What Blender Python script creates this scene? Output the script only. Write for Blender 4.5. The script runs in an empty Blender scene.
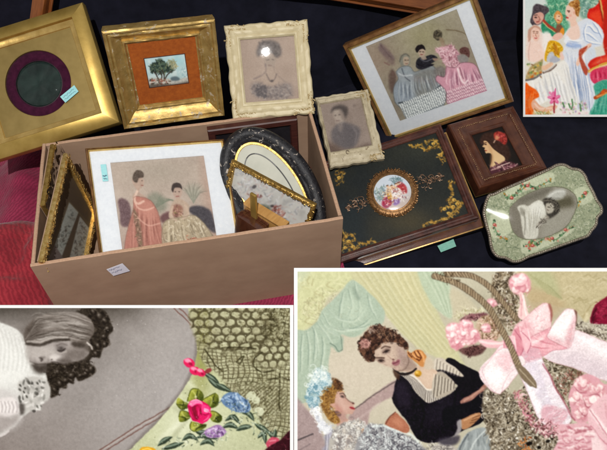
import math, random
import numpy as np

# ---------------------------------------------------------------- painter
# A tiny numpy painter for the flat artworks (prints, engravings, lace).  Each picture is painted
# stroke by stroke into a colour grid that later becomes a colour attribute on the picture's own mesh.
def spline(pts, closed=True, sub=5):
    p = np.asarray(pts, float); n = len(p)
    if n < 3: return p
    out = []
    for i in range(n if closed else n-1):
        if closed: a, b, c, d = p[(i-1) % n], p[i], p[(i+1) % n], p[(i+2) % n]
        else: a, b, c, d = p[max(i-1, 0)], p[i], p[i+1], p[min(i+2, n-1)]
        for j in range(sub):
            t = j/sub
            out.append(.5*((2*b)+(c-a)*t+(2*a-5*b+4*c-d)*t*t+(3*b-a-3*c+d)*t**3))
    if not closed: out.append(p[-1])
    return np.array(out)

def hexc(c):
    if isinstance(c, str):
        return np.array([int(c[i:i+2], 16) for i in (0, 2, 4)])/255.
    return np.asarray(c, float)/255.

class Art:
    def __init__(s, x0, y0, x1, y1, k, base='ffffff', seed=1):
        s.x0, s.y0, s.x1, s.y1, s.k = x0, y0, x1, y1, k
        s.w, s.h = int(round((x1-x0)*k)), int(round((y1-y0)*k))
        s.X = x0+(np.arange(s.w)+.5)/k; s.Y = y0+(np.arange(s.h)+.5)/k
        s.A = np.empty((s.h, s.w, 3)); s.A[:] = hexc(base)
        s.view(0, 0, 1); s.rng = np.random.default_rng(seed); s.clipm = None
    def view(s, ox, oy, sc): s.o = np.array([ox, oy], float); s.sc = sc
    def T(s, pts): return s.o+np.asarray(pts, float)/s.sc
    def box(s, lo, hi):
        i0 = max(0, int((lo[0]-s.x0)*s.k)-1); i1 = min(s.w, int((hi[0]-s.x0)*s.k)+2)
        j0 = max(0, int((lo[1]-s.y0)*s.k)-1); j1 = min(s.h, int((hi[1]-s.y0)*s.k)+2)
        return i0, i1, j0, j1
    def noise(s, scale, octv=3, seed=None, aniso=(1, 1), rot=0):
        r = np.random.default_rng(seed if seed is not None else int(s.rng.integers(1 << 30)))
        X, Y = np.meshgrid(s.X, s.Y); c_, s_ = math.cos(rot), math.sin(rot)
        U = (X*c_+Y*s_)/scale/aniso[0]; V = (-X*s_+Y*c_)/scale/aniso[1]
        out = np.zeros_like(U); amp = 1; tot = 0
        for o in range(octv):
            g = r.random((97, 89)); iu = np.floor(U).astype(int); iv = np.floor(V).astype(int)
            fu = U-iu; fv = V-iv; fu = fu*fu*(3-2*fu); fv = fv*fv*(3-2*fv)
            a = g[iv % 97, iu % 89]; b = g[iv % 97, (iu+1) % 89]; c = g[(iv+1) % 97, iu % 89]; d = g[(iv+1) % 97, (iu+1) % 89]
            out += amp*((a*(1-fu)+b*fu)*(1-fv)+(c*(1-fu)+d*fu)*fv); tot += amp
            amp *= .55; U = U*2.03+7.1; V = V*2.03+3.7
        return out/tot
    def put(s, m, b, col):
        i0, i1, j0, j1 = b
        if s.clipm is not None: m = m*s.clipm[j0:j1, i0:i1]
        s.A[j0:j1, i0:i1] = s.A[j0:j1, i0:i1]*(1-m[..., None])+np.asarray(col)*m[..., None]
    def polymask(s, P, soft):
        lo, hi = P.min(0)-soft, P.max(0)+soft; b = s.box(lo, hi); i0, i1, j0, j1 = b
        if i1 <= i0 or j1 <= j0: return None, b
        X, Y = np.meshgrid(s.X[i0:i1], s.Y[j0:j1]); d2 = np.full(X.shape, 1e9); ins = np.zeros(X.shape, bool)
        n = len(P)
        for i in range(n):
            ax, ay = P[i]; bx, by = P[(i+1) % n]; ex, ey = bx-ax, by-ay; L = ex*ex+ey*ey
            if L < 1e-12: continue
            t = np.clip(((X-ax)*ex+(Y-ay)*ey)/L, 0, 1)
            d2 = np.minimum(d2, (X-ax-t*ex)**2+(Y-ay-t*ey)**2)
            if ey != 0:
                ins ^= ((ay > Y) != (by > Y)) & (X < ex*(Y-ay)/ey+ax)
        d = np.sqrt(d2)*np.where(ins, 1, -1)
        m = np.clip(.5+d/soft, 0, 1); return m*m*(3-2*m), b
    def poly(s, pts, col, a=1, soft=.7, smooth=True, grad=None, tex=0, ts=2.5):
        P = s.T(pts)
        if smooth: P = spline(P)
        m, b = s.polymask(P, max(soft, 1.0/s.k))
        if m is None: return
        c = hexc(col); i0, i1, j0, j1 = b
        col_ = np.broadcast_to(c, m.shape+(3,))
        if grad is not None:
            c2, p, q = hexc(grad[0]), s.T([grad[1]])[0], s.T([grad[2]])[0]
            X, Y = np.meshgrid(s.X[i0:i1], s.Y[j0:j1]); v = q-p
            t = np.clip(((X-p[0])*v[0]+(Y-p[1])*v[1])/(v@v), 0, 1)[..., None]; t = t*t*(3-2*t)
            col_ = c*(1-t)+c2*t
        if tex:
            nz = s.rng.random(((j1-j0)//max(1, int(ts*s.k/2))+3, (i1-i0)//max(1, int(ts*s.k/2))+3))
            q = max(1, int(ts*s.k/2)); jj = (np.arange(j1-j0)/q); ii = (np.arange(i1-i0)/q)
            fj, fi = jj.astype(int), ii.astype(int); tj, ti = (jj-fj)[:, None], (ii-fi)[None]
            z = (nz[np.ix_(fj, fi)]*(1-tj)*(1-ti)+nz[np.ix_(fj+1, fi)]*tj*(1-ti)+nz[np.ix_(fj, fi+1)]*(1-tj)*ti+nz[np.ix_(fj+1, fi+1)]*tj*ti)
            col_ = col_+((z-.5)*2*tex)[..., None]
        s.put(m*a, b, col_)
    def clip(s, pts=None, smooth=True, soft=.7):
        if pts is None: s.clipm = None; return
        P = s.T(pts); P = spline(P) if smooth else P
        m, b = s.polymask(P, soft); s.clipm = np.zeros((s.h, s.w)); s.clipm[b[2]:b[3], b[0]:b[1]] = m
    def line(s, pts, col, w=1, a=1, soft=.6, smooth=True, taper=None):
        P = s.T(pts); n0 = len(P)
        if smooth and n0 > 2: P = spline(P, False, 5)
        r = w/2; b = s.box(P.min(0)-r-soft, P.max(0)+r+soft); i0, i1, j0, j1 = b
        if i1 <= i0 or j1 <= j0: return
        X, Y = np.meshgrid(s.X[i0:i1], s.Y[j0:j1]); best = np.full(X.shape, -1e9); n = len(P)
        for i in range(n-1):
            ax, ay = P[i]; ex, ey = P[i+1]-P[i]; L = ex*ex+ey*ey
            if L < 1e-12: continue
            t = np.clip(((X-ax)*ex+(Y-ay)*ey)/L, 0, 1)
            rr = r
            if taper:
                f = (i+t)/(n-1); rr = r*(taper[0]*(1-f)+taper[1]*f) if taper != 'leaf' else r*np.sin(np.pi*np.clip(f, .04, .96))
            best = np.maximum(best, rr-np.sqrt((X-ax-t*ex)**2+(Y-ay-t*ey)**2))
        m = np.clip(.5+best/max(soft, 1./s.k), 0, 1); s.put(m*m*(3-2*m)*a, b, hexc(col))
    def ell(s, c, rx, ry=None, col='000000', a=1, rot=0, soft=.6, fall=None):
        ry = rx if ry is None else ry; p = s.T([c])[0]; rx, ry = rx/s.sc, ry/s.sc; R = max(rx, ry)+soft
        b = s.box(p-R, p+R); i0, i1, j0, j1 = b
        if i1 <= i0 or j1 <= j0: return
        X, Y = np.meshgrid(s.X[i0:i1]-p[0], s.Y[j0:j1]-p[1]); c_, s_ = math.cos(rot), math.sin(rot)
        u, v = (X*c_+Y*s_)/rx, (-X*s_+Y*c_)/ry; q = np.sqrt(u*u+v*v)
        if fall: m = np.clip(1-q, 0, 1)**fall
        else: m = np.clip(.5+(1-q)*min(rx, ry)/max(soft, 1./s.k), 0, 1)
        s.put(m*a, b, hexc(col))
    def glaze(s, F, col, a=1): s.put(np.clip(F, 0, 1)*a, (0, s.w, 0, s.h), hexc(col))
    def mul(s, F):
        s.A *= (1+(F-1)*(1 if s.clipm is None else s.clipm))[..., None]
    def grain(s, amt, scale=.6): s.A += ((s.noise(scale, 1)-.5)*2*amt)[..., None]
    def scribble(s, pts_area, n, cols, w, ln, a=.8, curl=1.0, loop=False):
        """n short curly strokes scattered in a polygon (lace, ruffles, hair)"""
        P = s.T(pts_area); lo, hi = P.min(0), P.max(0); k = 0; tries = 0; w *= .62; ln *= .55; n = int(n*1.9)
        so, sc = s.o, s.sc; s.view(0, 0, 1)
        while k < n and tries < n*20:
            tries += 1; q = lo+s.rng.random(2)*(hi-lo); ins = False; m = len(P)
            for i in range(m):
                (ax, ay), (bx, by) = P[i], P[(i+1) % m]
                if (ay > q[1]) != (by > q[1]) and q[0] < (bx-ax)*(q[1]-ay)/(by-ay)+ax: ins = not ins
            if not ins: continue
            k += 1; th = s.rng.random()*6.28; pts = [q]; L = ln*(.4+s.rng.random())
            tn = s.rng.choice((-1, 1))*s.rng.uniform(.7, 1.15)
            for _ in range(5 if loop else 0):
                th += tn; q = q+np.array([math.cos(th), math.sin(th)])*L/3.2; pts.append(q)
            for _ in range(0 if loop else 3):
                th += (s.rng.random()-.5)*2*curl; q = q+np.array([math.cos(th), math.sin(th)])*L/3; pts.append(q)
            s.line(pts, cols[int(s.rng.integers(len(cols)))], w*(.6+.8*s.rng.random()), a, .5, False)
        s.o, s.sc = so, sc
    def warp(s, amp, scale, seed=None):
        """nudge the paint about by a smooth noise, so that no edge stays ruler-clean"""
        dx = (s.noise(scale, 2)-.5)*2*amp*s.k; dy = (s.noise(scale, 2)-.5)*2*amp*s.k
        J, I = np.meshgrid(np.arange(s.h), np.arange(s.w), indexing='ij')
        u = np.clip(I+dx, 0, s.w-1.001); v = np.clip(J+dy, 0, s.h-1.001); i = u.astype(int); j = v.astype(int)
        fu, fv = (u-i)[..., None], (v-j)[..., None]; A = s.A
        s.A = (A[j, i]*(1-fu)+A[j, i+1]*fu)*(1-fv)+(A[j+1, i]*(1-fu)+A[j+1, i+1]*fu)*fv
    def tone(s, sat, gain=1., con=1., piv=.55):
        g = s.A.mean(2, keepdims=True); s.A = np.clip((piv+((g+(s.A-g)*sat)-piv)*con)*gain, 0, 1)
    def sparkle(s, pts_area, n, cols, r):
        P = s.T(pts_area); lo, hi = P.min(0), P.max(0); m, b = s.polymask(P, 1.)
        o, sc, cm = s.o, s.sc, s.clipm; s.view(0, 0, 1); s.clipm = np.zeros((s.h, s.w)); s.clipm[b[2]:b[3], b[0]:b[1]] = m
        for q in range(n):
            p = lo+s.rng.random(2)*(hi-lo); s.ell(p, r*s.rng.uniform(.5, 1.3), r*s.rng.uniform(.4, 1.), cols[q % len(cols)], .85, s.rng.random()*3, .5)
        s.o, s.sc, s.clipm = o, sc, cm
    def blur(s, n=1):
        for _ in range(n):
            A = np.pad(s.A, ((1, 1), (1, 1), (0, 0)), 'edge')
            A = (A[:-2]+2*A[1:-1]+A[2:])/4; s.A = (A[:, :-2]+2*A[:, 1:-1]+A[:, 2:])/4
    def folds(s, pts, n, dark, light, w=2, a=.5, jit=3, seed=1, soft=1.5):
        """a fan of soft fold lines between two rails pts=(a0,a1,b0,b1): from a0..a1 to b0..b1"""
        r = random.Random(seed); a0, a1, b0, b1 = [np.array(p, float) for p in pts]
        for q in range(n):
            t = (q+r.random()*.8)/n; p = a0+(a1-a0)*t; e = b0+(b1-b0)*t; m = (p+e)/2+np.array([r.uniform(-jit, jit), r.uniform(-jit, jit)])
            L = r.uniform(.5, 1); st = r.uniform(0, 1-L)
            P = [p+(e-p)*st, m, p+(e-p)*(st+L)]
            s.line(P, dark if q % 2 else light, w*r.uniform(.6, 1.3), a*r.uniform(.5, 1), soft, taper='leaf')
def art_lace_print():
    c = Art(-8, 308, 290, 462, 2.0, 'a29d9a', 3)
    X, Y = np.meshgrid(c.X, c.Y)
    c.A += ((c.noise(40, 3)-.5)*.10)[..., None]
    c.glaze(np.clip((200-X)/220, 0, 1)*np.clip((Y-360)/90, 0, 1), '8b827d', .8)
    c.glaze(np.clip((X-60)/120, 0, 1)*np.clip((Y-330)/60, 0, 1), 'aeaaa8', .7)
    c.glaze(np.exp(-((X-105)/45)**2-((Y-305)/16)**2), '4a443d', .85)
    c.glaze(np.exp(-((X-10)/60)**2-((Y-306)/14)**2), '4b4640', .9)
    # double tooled lines of the photograph's card mount
    c.view(0, 0, 1)
    for pts in ([(170, 304), (200, 333)], [(173, 302), (201, 329)], [(95, 453), (131, 430), (176, 404)], [(100, 454), (137, 431), (178, 407)]):
        c.line(pts, '6e4a42', 1.1, .75)
    c.line([(99, 452), (134, 430), (177, 405)], 'c2b6ae', 1.0, .5)
    c.glaze(np.exp(-((X-60)/75)**2-((Y-330)/42)**2), '6f6862', .55)
    # ---- the girl, lying sideways
    c.view(0, 304, 5)
    c.poly([(-60, 70), (0, 92), (60, 115), (110, 150), (130, 200), (150, 280), (190, 340), (240, 350), (250, 420), (240, 470), (120, 560), (60, 620), (-60, 640)], 'd3d3cf', 1, 2.5, tex=.03)
    c.poly([(-60, 180), (40, 200), (110, 260), (140, 330), (110, 380), (60, 400), (-60, 420)], 'dfe0dc', .9, 14)
    c.poly([(-60, 430), (60, 440), (110, 480), (100, 600), (-60, 640)], 'c6c2c0', .7, 10)
    for q in range(16):
        x = -30+q*11; c.line([(x, 110+q*5), (x+22, 210+q*5), (x+14, 330)], 'b9b9b4' if q % 2 else 'ececea', 1.4, .3, 2)
    # dark leaf-edged bonnet behind the head
    leaf = [(230, 340), (250, 260), (300, 290), (340, 270), (390, 250), (420, 240), (455, 210), (440, 165), (450, 120), (430, 60), (380, 36), (480, 20), (530, 40), (556, 90), (566, 130), (545, 160), (548, 200), (512, 225), (500, 270), (470, 262), (446, 290), (478, 320), (470, 352), (400, 385), (378, 365), (366, 398), (338, 395), (330, 424), (300, 420), (290, 452), (255, 470), (245, 420)]
    c.poly(leaf, '3b342c', 1, 2.0, tex=.05, ts=3)
    c.scribble(leaf, 150, ['2b241d', '5d554b', '78706a', '2b241d', '221c16'], 1.3, 7, .65, 1.2)
    for (x, y, r) in [(500, 60, 26), (528, 85, 20), (540, 125, 20), (522, 165, 18), (528, 205, 16), (492, 210, 20), (480, 250, 18), (458, 325, 18), (432, 350, 20), (404, 360, 16), (360, 360, 20), (330, 385, 18), (300, 400, 20), (276, 430, 16), (330, 320, 16), (290, 340, 16), (470, 40, 16), (440, 335, 16)]:
        c.ell((x, y), r, r*.7, '2a231c', .8, random.Random(x).random()*3); c.ell((x-4, y-5), r*.6, r*.35, '776f67', .6, random.Random(y).random()*3, 2.0)
        c.ell((x-5, y-7), r*.22, r*.2, 'a59d96', .55, soft=1.4)
    # face
    c.poly([(150, 290), (132, 240), (140, 205), (190, 190), (260, 196), (330, 186), (390, 200), (430, 215), (445, 245), (420, 272), (385, 285), (345, 290), (318, 300), (290, 292), (262, 290), (232, 298), (200, 304), (172, 302)], '9f9894', 1, 2)
    c.poly([(150, 235), (200, 215), (270, 215), (300, 230), (270, 262), (210, 270), (165, 272)], 'b9b3ae', .9, 12)
    c.poly([(345, 215), (400, 215), (425, 240), (390, 262), (350, 262)], 'aea7a2', .8, 9)
    c.poly([(285, 205), (320, 205), (330, 235), (310, 250), (285, 240)], '7a7370', .8, 8)
    c.ell((306, 224), 14, 12, '4a4544', .8, fall=1.2); c.line([(292, 236), (306, 240), (322, 232)], '3a3534', 1.3, .8, 1.2); c.line([(286, 206), (310, 198), (335, 206)], '6a625e', 1.6, .5, 1.6)
    c.poly([(255, 262), (285, 252), (305, 262), (300, 285), (270, 290)], 'cbc6c2', .75, 5)
    c.line([(258, 288), (286, 291), (330, 300)], '4d4541', 1.6, .7, 1.6); c.ell((246, 274), 10, 12, '6f6864', .7, fall=1)
    c.ell((208, 272), 13, 15, '3f3835', .95, fall=1.1); c.ell((222, 266), 12, 9, '625a56', .6, fall=1); c.ell((190, 268), 16, 20, 'cac5c1', .5, fall=1)
    c.line([(150, 288), (180, 300), (230, 297)], '5a524d', 1.6, .6)
    c.poly([(158, 298), (200, 302), (245, 298), (238, 335), (205, 350), (170, 335)], '4b443e', .9, 7)
    c.poly([(150, 240), (146, 280), (170, 300), (150, 300), (128, 270), (126, 200)], 'b8b4af', .8, 4)
    # hair
    hair = [(120, 150), (135, 110), (180, 70), (250, 45), (340, 42), (400, 50), (450, 75), (470, 130), (450, 180), (425, 205), (380, 190), (330, 182), (270, 185), (220, 200), (160, 210), (130, 195)]
    c.poly(hair, '8c847e', 1, 2.2)
    c.clip(hair, soft=2)
    c.poly([(300, 50), (400, 55), (455, 90), (440, 125), (340, 100), (220, 90)], 'b5afaa', .7, 14)
    c.poly([(130, 120), (170, 85), (200, 110), (170, 170), (130, 175)], '554d46', .75, 14)
    c.poly([(200, 135), (300, 120), (420, 130), (450, 160), (330, 160), (220, 180)], '6a625b', .6, 12)
    c.poly([(420, 90), (470, 110), (465, 170), (430, 200), (400, 180)], '4f4740', .7, 14)
    r = random.Random(5)
    for q in range(420):
        t = r.random(); j = r.uniform(-10, 10); a0, a1 = sorted((r.random(), r.random()))
        P = spline([(118, 205-t*30+j), (190, 62+t*125+j), (280, 50+t*118+j*.5), (370, 50+t*125+j), (462, 85+t*110+j)], False, 8)
        P = P[int(a0*len(P)*.8):int(a0*len(P)*.8)+4+int(a1*len(P)*.5)]
        if len(P) > 2: c.line(P[::2], r.choice(['4b433d', 'b5afa9', '6f6761', 'cfcac5', '39322c', 'a29a94']), r.uniform(.4, 1.1), r.uniform(.15, .5), .7, taper='leaf')
    c.poly([(130, 180), (200, 195), (280, 172), (340, 180), (260, 200), (180, 215)], '463e38', .7, 8)
    c.clip()
    c.poly([(360, 185), (400, 195), (440, 205), (458, 225), (440, 240), (410, 215), (370, 210)], '5a524b', .8, 4)
    c.view(15, 305, 6.07)
    c.poly([(330, 270), (420, 262), (440, 300), (410, 335), (340, 340), (300, 330)], '6f6762', .75, 10); c.poly([(345, 232), (400, 228), (425, 250), (400, 262), (355, 252)], '4a433d', .85, 5); c.poly([(250, 330), (290, 322), (340, 335), (330, 352), (280, 352)], '5b534e', .7, 5)
    c.ell((278, 268), 26, 22, '5b5450', .7, .3, fall=.8); c.line([(255, 285), (280, 292), (312, 284)], 'b7b0aa', 2.0, .6, 1.8); c.line([(258, 276), (284, 278), (306, 268)], '3d3633', 1.2, .8, 1.2); c.poly([(205, 318), (235, 300), (262, 312), (250, 330), (220, 334)], 'd3cdc8', .7, 4); c.ell((222, 330), 8, 6, '4d4541', .8, fall=.8)
    c.line([(150, 318), (168, 326), (160, 338)], '4a423e', 1.3, .7, 1.3); c.poly([(85, 250), (160, 245), (220, 262), (210, 300), (130, 310), (95, 295)], 'b3ada8', .6, 12)
    rh = random.Random(17)
    for q in range(90):
        t = rh.random(); x0 = rh.uniform(70, 380); y0 = 60+t*160; L = rh.uniform(60, 190); am = rh.uniform(-10, 10)
        c.line([(x0, y0+14*math.sin(x0*.02)), (x0+L*.4, y0-8+am), (x0+L, y0+10*math.sin(x0*.02+2)+6)], rh.choice(['cfcbc6', '4a433d', 'bdb8b2', '5a524c', '3a342e']), rh.uniform(.5, 1.6), rh.uniform(.12, .36), 1.2, taper='leaf')
    c.poly([(60, 150), (150, 100), (175, 150), (120, 200), (70, 215)], '463e38', .5, 14); c.line([(70, 235), (150, 245), (240, 215), (330, 210)], '38312b', 2.6, .7, 2.2); c.line([(75, 220), (150, 225), (235, 198), (320, 196)], 'c6c0ba', 2.0, .6, 1.8)
    c.line([(440, 232), (462, 250), (468, 268)], 'd2ccc6', 2.0, .7)
    c.view(0, 304, 5)
    # flower spray and hand on the dress
    c.view(0, 370, 5.625)
    c.poly([(100, 90), (120, 55), (190, 35), (260, 60), (285, 110), (275, 160), (240, 190), (200, 235), (170, 230), (120, 250), (105, 200), (130, 170)], 'bdbbb6', 1, 3)
    r = random.Random(8)
    for q in range(70):
        x, y = r.uniform(110, 255), r.uniform(45, 235)
        if (x-180)**2/80**2+(y-130)**2/105**2 > 1: continue
        c.ell((x, y), r.uniform(7, 18), r.uniform(4, 9), r.choice(['e2e1dd', '6a6964', 'a5a39e', '55534e', 'd2d0cc', '8f8d88']), .8, r.random()*3, .8)
    for (x, y) in [(115, 85), (140, 100), (135, 125), (165, 70), (150, 150), (210, 75)]:
        c.ell((x, y), 9, 5, '44423d', .8, 1)
    c.poly([(105, 195), (135, 195), (135, 245), (115, 250)], '4e4844', .8, 4); c.ell((190, 233), 11, 7, '4a4542', .8)
    c.poly([(-60, 175), (0, 165), (60, 150), (95, 175), (108, 215), (100, 245), (40, 262), (-60, 275)], 'dbd6d4', 1, 3)
    for q in range(5):
        x = 5+q*21; c.line([(x, 180), (x+9, 205), (x+5, 235)], 'aaa3a2', 2.0, .55, 1.2); c.line([(x-8, 180), (x, 206), (x-4, 232)], 'f0ecea', 2.2, .5, 1.4)
    c.line([(-10, 375), (20, 362), (45, 345)], 'd8d3d1', 2.5, .8)
    c.poly([(-60, 262), (60, 262), (100, 250), (90, 300), (-60, 380)], '948b87', .6, 8)
    # ---- satin cover on the right with lace over it
    edge = [(197, 300), (196, 330), (197, 352), (192, 375), (184, 388), (168, 410), (150, 430), (132, 448), (118, 470), (320, 470), (320, 300)]
    c.view(0, 0, 1)
    c.line([(198, 305), (197, 352), (190, 378), (166, 412), (128, 452)], '6d6560', 5, .55, 4)
    c.poly(edge, 'b9bd9a', 1, .9, tex=.03)
    c.clip(edge)
    X, Y = np.meshgrid(c.X, c.Y)
    c.glaze(np.exp(-((X-190)/40)**2-((Y-425)/28)**2), 'd3d7bd', .85)
    c.glaze(np.exp(-((X-201)/9)**2-((Y-335)/60)**2), '8a8a4c', .85)
    c.glaze(np.clip((Y-425)/40, 0, 1)*np.clip((X-190)/60, 0, 1), 'b3b59c', .5)
    c.line([(188, 382), (200, 398), (188, 415), (160, 440)], 'e3e6d4', 6, .35, 6)
    c.line([(175, 408), (186, 420), (165, 445)], '9ea184', 4, .4, 4)
    lace = [(198, 300), (197, 345), (206, 366), (216, 372), (232, 392), (250, 405), (262, 424), (274, 436), (300, 440), (320, 300)]
    c.clip(lace, soft=4)
    c.glaze(np.ones_like(X), 'a39f84', .75)
    nz = c.noise(22, 2, 5); n2 = c.noise(9, 3, 9)
    c.glaze(np.clip((n2-.45)*3, 0, 1), 'c3c6a6', .45)
    # warped square net
    wx, wy = X+6*(nz-.5)*2, Y+5*(c.noise(25, 2, 6)-.5)*2
    wx = wx+.12*(Y-350)
    g = np.maximum(np.abs((wx/4.6) % 1-.5), np.abs((wy/3.7) % 1-.5))
    net = np.clip((g-.36+.10*(n2-.5))/.10, 0, 1)
    big = np.clip(1.4-np.sqrt(((X-233)/36)**2+((Y-322)/24)**2)*1.0, 0, 1); big = np.clip(big*4, 0, 1)
    net2 = np.clip(np.exp(-((X-272)/22)**2-((Y-352)/20)**2)*2.6-.8, 0, 1)
    def holes(cx_, cy_, sx, sy):
        row = np.floor((Y-cy_)/sy); u = ((X-cx_)/sx+.5*(row % 2)) % 1-.5; v = ((Y-cy_)/sy) % 1-.5; u = u+(nz-.5)*.5; v = v+(n2-.5)*.45
        return np.clip((np.sqrt((u/.46)**2+(v/.46)**2)-.80+.25*(n2-.5))/.20, 0, 1)
    H1 = holes(215, 304, 10.2, 7.6); H2 = holes(268, 346, 8.5, 7.2)
    D = net*.9*(1-big)*(1-net2)+H1*big*.9+H2*net2*.9
    dense = np.clip((c.noise(7, 2, 31)-.35)*2.5, 0, 1)
    dm = np.clip(np.exp(-((X-278)/26)**2-((Y-330)/15)**2)*2+np.exp(-((X-218)/12)**2-((Y-345)/14)**2)*0-.5, 0, 1)
    diag = np.clip((np.abs((((X*.7+Y*.75)+4*nz)/2.9) % 1-.5)-.16)/.2, 0, 1)
    dl = np.clip(np.exp(-((X-262)/32)**2-((Y-400)/22)**2)*2.4-.7, 0, 1)
    D = D*(1-dl)+np.maximum(net*.6, diag*.75)*dl
    D = np.maximum(D, dm*dense*.9)
    D = np.maximum(D, np.clip((c.noise(3, 2, 77)-.62)*5, 0, 1)*.7)
    c.glaze(D, '463f2b', .86)
    c.glaze(np.clip(np.roll(D, 2, 0)-D, 0, 1), 'd4d7ba', .35)
    c.scribble([(255, 308), (292, 308), (292, 345), (262, 338)], 70, ['38331f', '4a452e', '5c573d'], 1.3, 7, .8, 1.4)
    for pts in ([(222, 348), (240, 347), (256, 349)], [(262, 352), (255, 358), (254, 366), (262, 372), (275, 370)], [(205, 350), (213, 362), (222, 371)], [(292, 380), (280, 378), (268, 380)], [(236, 362), (244, 356), (240, 364), (236, 362)], [(280, 374), (279, 400), (280, 410)]):
        c.line(pts, '37321f', 1.5, .75)
    c.scribble([(222, 382), (262, 372), (285, 400), (285, 430), (262, 424)], 120, ['4a4530', 'c3c4a8', '5a553e', '6c6a4c'], 1.0, 7, .7, .8)
    for (x, y, r_) in [(251, 396, 5), (259, 411, 5), (255, 418, 4), (256, 400, 4)]: c.ell((x, y), r_, r_*.9, 'c9cdb2', .9)
    c.scribble([(196, 300), (212, 300), (212, 345), (198, 345)], 40, ['5f5c32', '7c7944'], 1, 6, .5)
    c.clip(edge)
    c.clip(lace, soft=4); c.scribble(lace, 420, ['c9c7a8', '5a5238', 'dedcc2', '7d7556'], .9, 6, .4, .5, True); c.clip(edge)
    # ---- ribbon flowers
    def leaf(pts, w, col, hi):
        c.line(pts, col, w, 1, .7, taper='leaf'); c.line([np.array(p)+(-.6, -.8) for p in pts], hi, w*.35, .75, .9, taper='leaf')
    for p in ([(203, 372), (212, 378), (220, 386)], [(208, 378), (215, 384), (224, 391)], [(216, 384), (224, 388), (232, 392)], [(240, 412), (249, 414), (254, 421)], [(222, 428), (230, 425), (238, 428)], [(225, 421), (233, 417), (240, 424)], [(236, 430), (244, 427), (252, 427)], [(255, 424), (262, 428), (270, 432)], [(258, 438), (264, 434), (266, 444)], [(266, 430), (274, 436), (276, 430)], [(158, 446), (165, 440), (172, 437)], [(162, 449), (172, 446), (184, 443)], [(182, 441), (190, 436), (198, 441)], [(196, 438), (206, 436), (218, 439)], [(200, 445), (208, 441), (214, 446)], [(194, 428), (200, 432), (208, 431)]):
        leaf(p, 5.5, '3f4a3d', '98a896')
    c.clip()
    c.view(130, 370, 5.625)
    for P, a_, b_ in (([(322, 175), (345, 110), (385, 105), (412, 140), (405, 180), (365, 170)], (335, 120), (410, 170)), ([(408, 168), (440, 150), (480, 130), (498, 150), (495, 195), (450, 215)], (430, 150), (490, 200)),
                     ([(440, 235), (480, 235), (515, 260), (505, 295), (460, 285)], (450, 240), (500, 290)), ([(325, 215), (290, 220), (262, 190), (272, 155), (300, 175), (330, 190)], (270, 160), (320, 215)),
                     ([(335, 240), (290, 228), (275, 260), (280, 290), (310, 285), (340, 265)], (280, 240), (330, 285)), ([(345, 290), (338, 330), (360, 345), (410, 330), (430, 305), (390, 300)], (345, 330), (420, 300))):
        c.poly(P, 'a9ad52', 1, .9, grad=('4c5522', a_, b_), tex=.05)
        m = np.mean(P, 0); c.line([P[1], m, P[-1]], 'd3d38a', 1.4, .6, 1.4, taper='leaf'); c.line([P[2], m+(4, 6), P[-2]], '2c3413', 1.5, .75, 1, taper='leaf'); c.line([P[0], P[1], P[2]], '3c4419', 1.0, .7, .8)
    c.ell((370, 148), 12, 9, 'e9e6c8', .9, fall=.8)
    c.view(0, 0, 1)
    rose = [(187, 407), (192, 400), (200, 399), (207, 404), (211, 411), (208, 420), (201, 424), (193, 421), (188, 415)]
    c.view(130, 370, 5.625)
    c.poly([(326, 200), (340, 172), (372, 160), (400, 172), (430, 186), (458, 214), (452, 236), (462, 256), (436, 286), (404, 302), (380, 292), (352, 282), (334, 250)], 'd41f64', 1, .9, False, tex=.03)
    for P, k in (([(332, 195), (352, 166), (392, 168), (412, 192), (378, 188), (346, 208)], 'ec86ae'), ([(328, 204), (348, 208), (360, 250), (378, 288), (348, 270)], 'b81252'), ([(350, 208), (386, 196), (402, 230), (394, 278), (370, 272), (358, 240)], '8e0a3c'), ([(372, 205), (392, 202), (400, 236), (388, 262), (378, 236)], 'c9185a'), ([(404, 192), (444, 206), (452, 238), (422, 250), (406, 226)], 'ea4c88'), ([(402, 246), (452, 242), (440, 280), (406, 298), (384, 288)], 'da2a6c'), ([(420, 214), (444, 224), (440, 238), (420, 234)], 'f7a5c4')):
        c.poly(P, k, .95, 1.0, tex=.04)
    for P, k in (([(340, 178), (370, 164), (404, 178)], 'f9c3d8'), ([(404, 198), (400, 232), (410, 262)], '7a0833'), ([(404, 246), (428, 252), (452, 242)], '8e0a3c'), ([(352, 212), (362, 250), (382, 284)], '7a0833'), ([(408, 290), (432, 276), (448, 252)], 'f48fb4'), ([(384, 206), (390, 240), (384, 262)], 'ee6a9c'), ([(334, 214), (344, 250), (360, 274)], 'e0558c')): c.line(P, k, 1.0, .75, .8, taper='leaf')
    c.view(0, 0, 1)
    for (x, y, r_) in [(189, 363, 6), (195, 371, 5.5), (201, 373, 5)]:
        c.ell((x, y), r_, r_*.75, 'd62d62', 1, .4); c.ell((x-1, y-2), r_*.6, r_*.35, 'f6a9bd', .85, .4, 1); c.ell((x+1.5, y+1), r_*.4, r_*.25, '8f1238', .7, .7, 1)
    c.ell((208, 371), 4, 2.2, '8e3a40', .9, -.5)
    blue = [(221, 399), (227, 393), (236, 392), (244, 397), (250, 404), (250, 411), (243, 413), (234, 411), (225, 406)]
    c.poly(blue, '6d87a6', 1, .9)
    for p, col in (([(223, 399), (230, 396), (238, 398)], 'a5bacf'), ([(231, 396), (235, 404), (241, 411)], '41587a'), ([(226, 404), (232, 404), (238, 410)], '4d6688'), ([(240, 396), (243, 403), (247, 409)], '92a9c2'), ([(244, 398), (248, 404), (247, 411)], '3d5373'), ([(228, 398), (233, 402), (231, 408)], '8fa8c4'), ([(236, 393), (238, 399), (244, 405)], 'c0cfde')):
        c.line(p, col, 2.0, .8, 1.0)
    lil = [(204, 431), (212, 426), (220, 425), (226, 431), (222, 436), (214, 438), (207, 437)]
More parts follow.
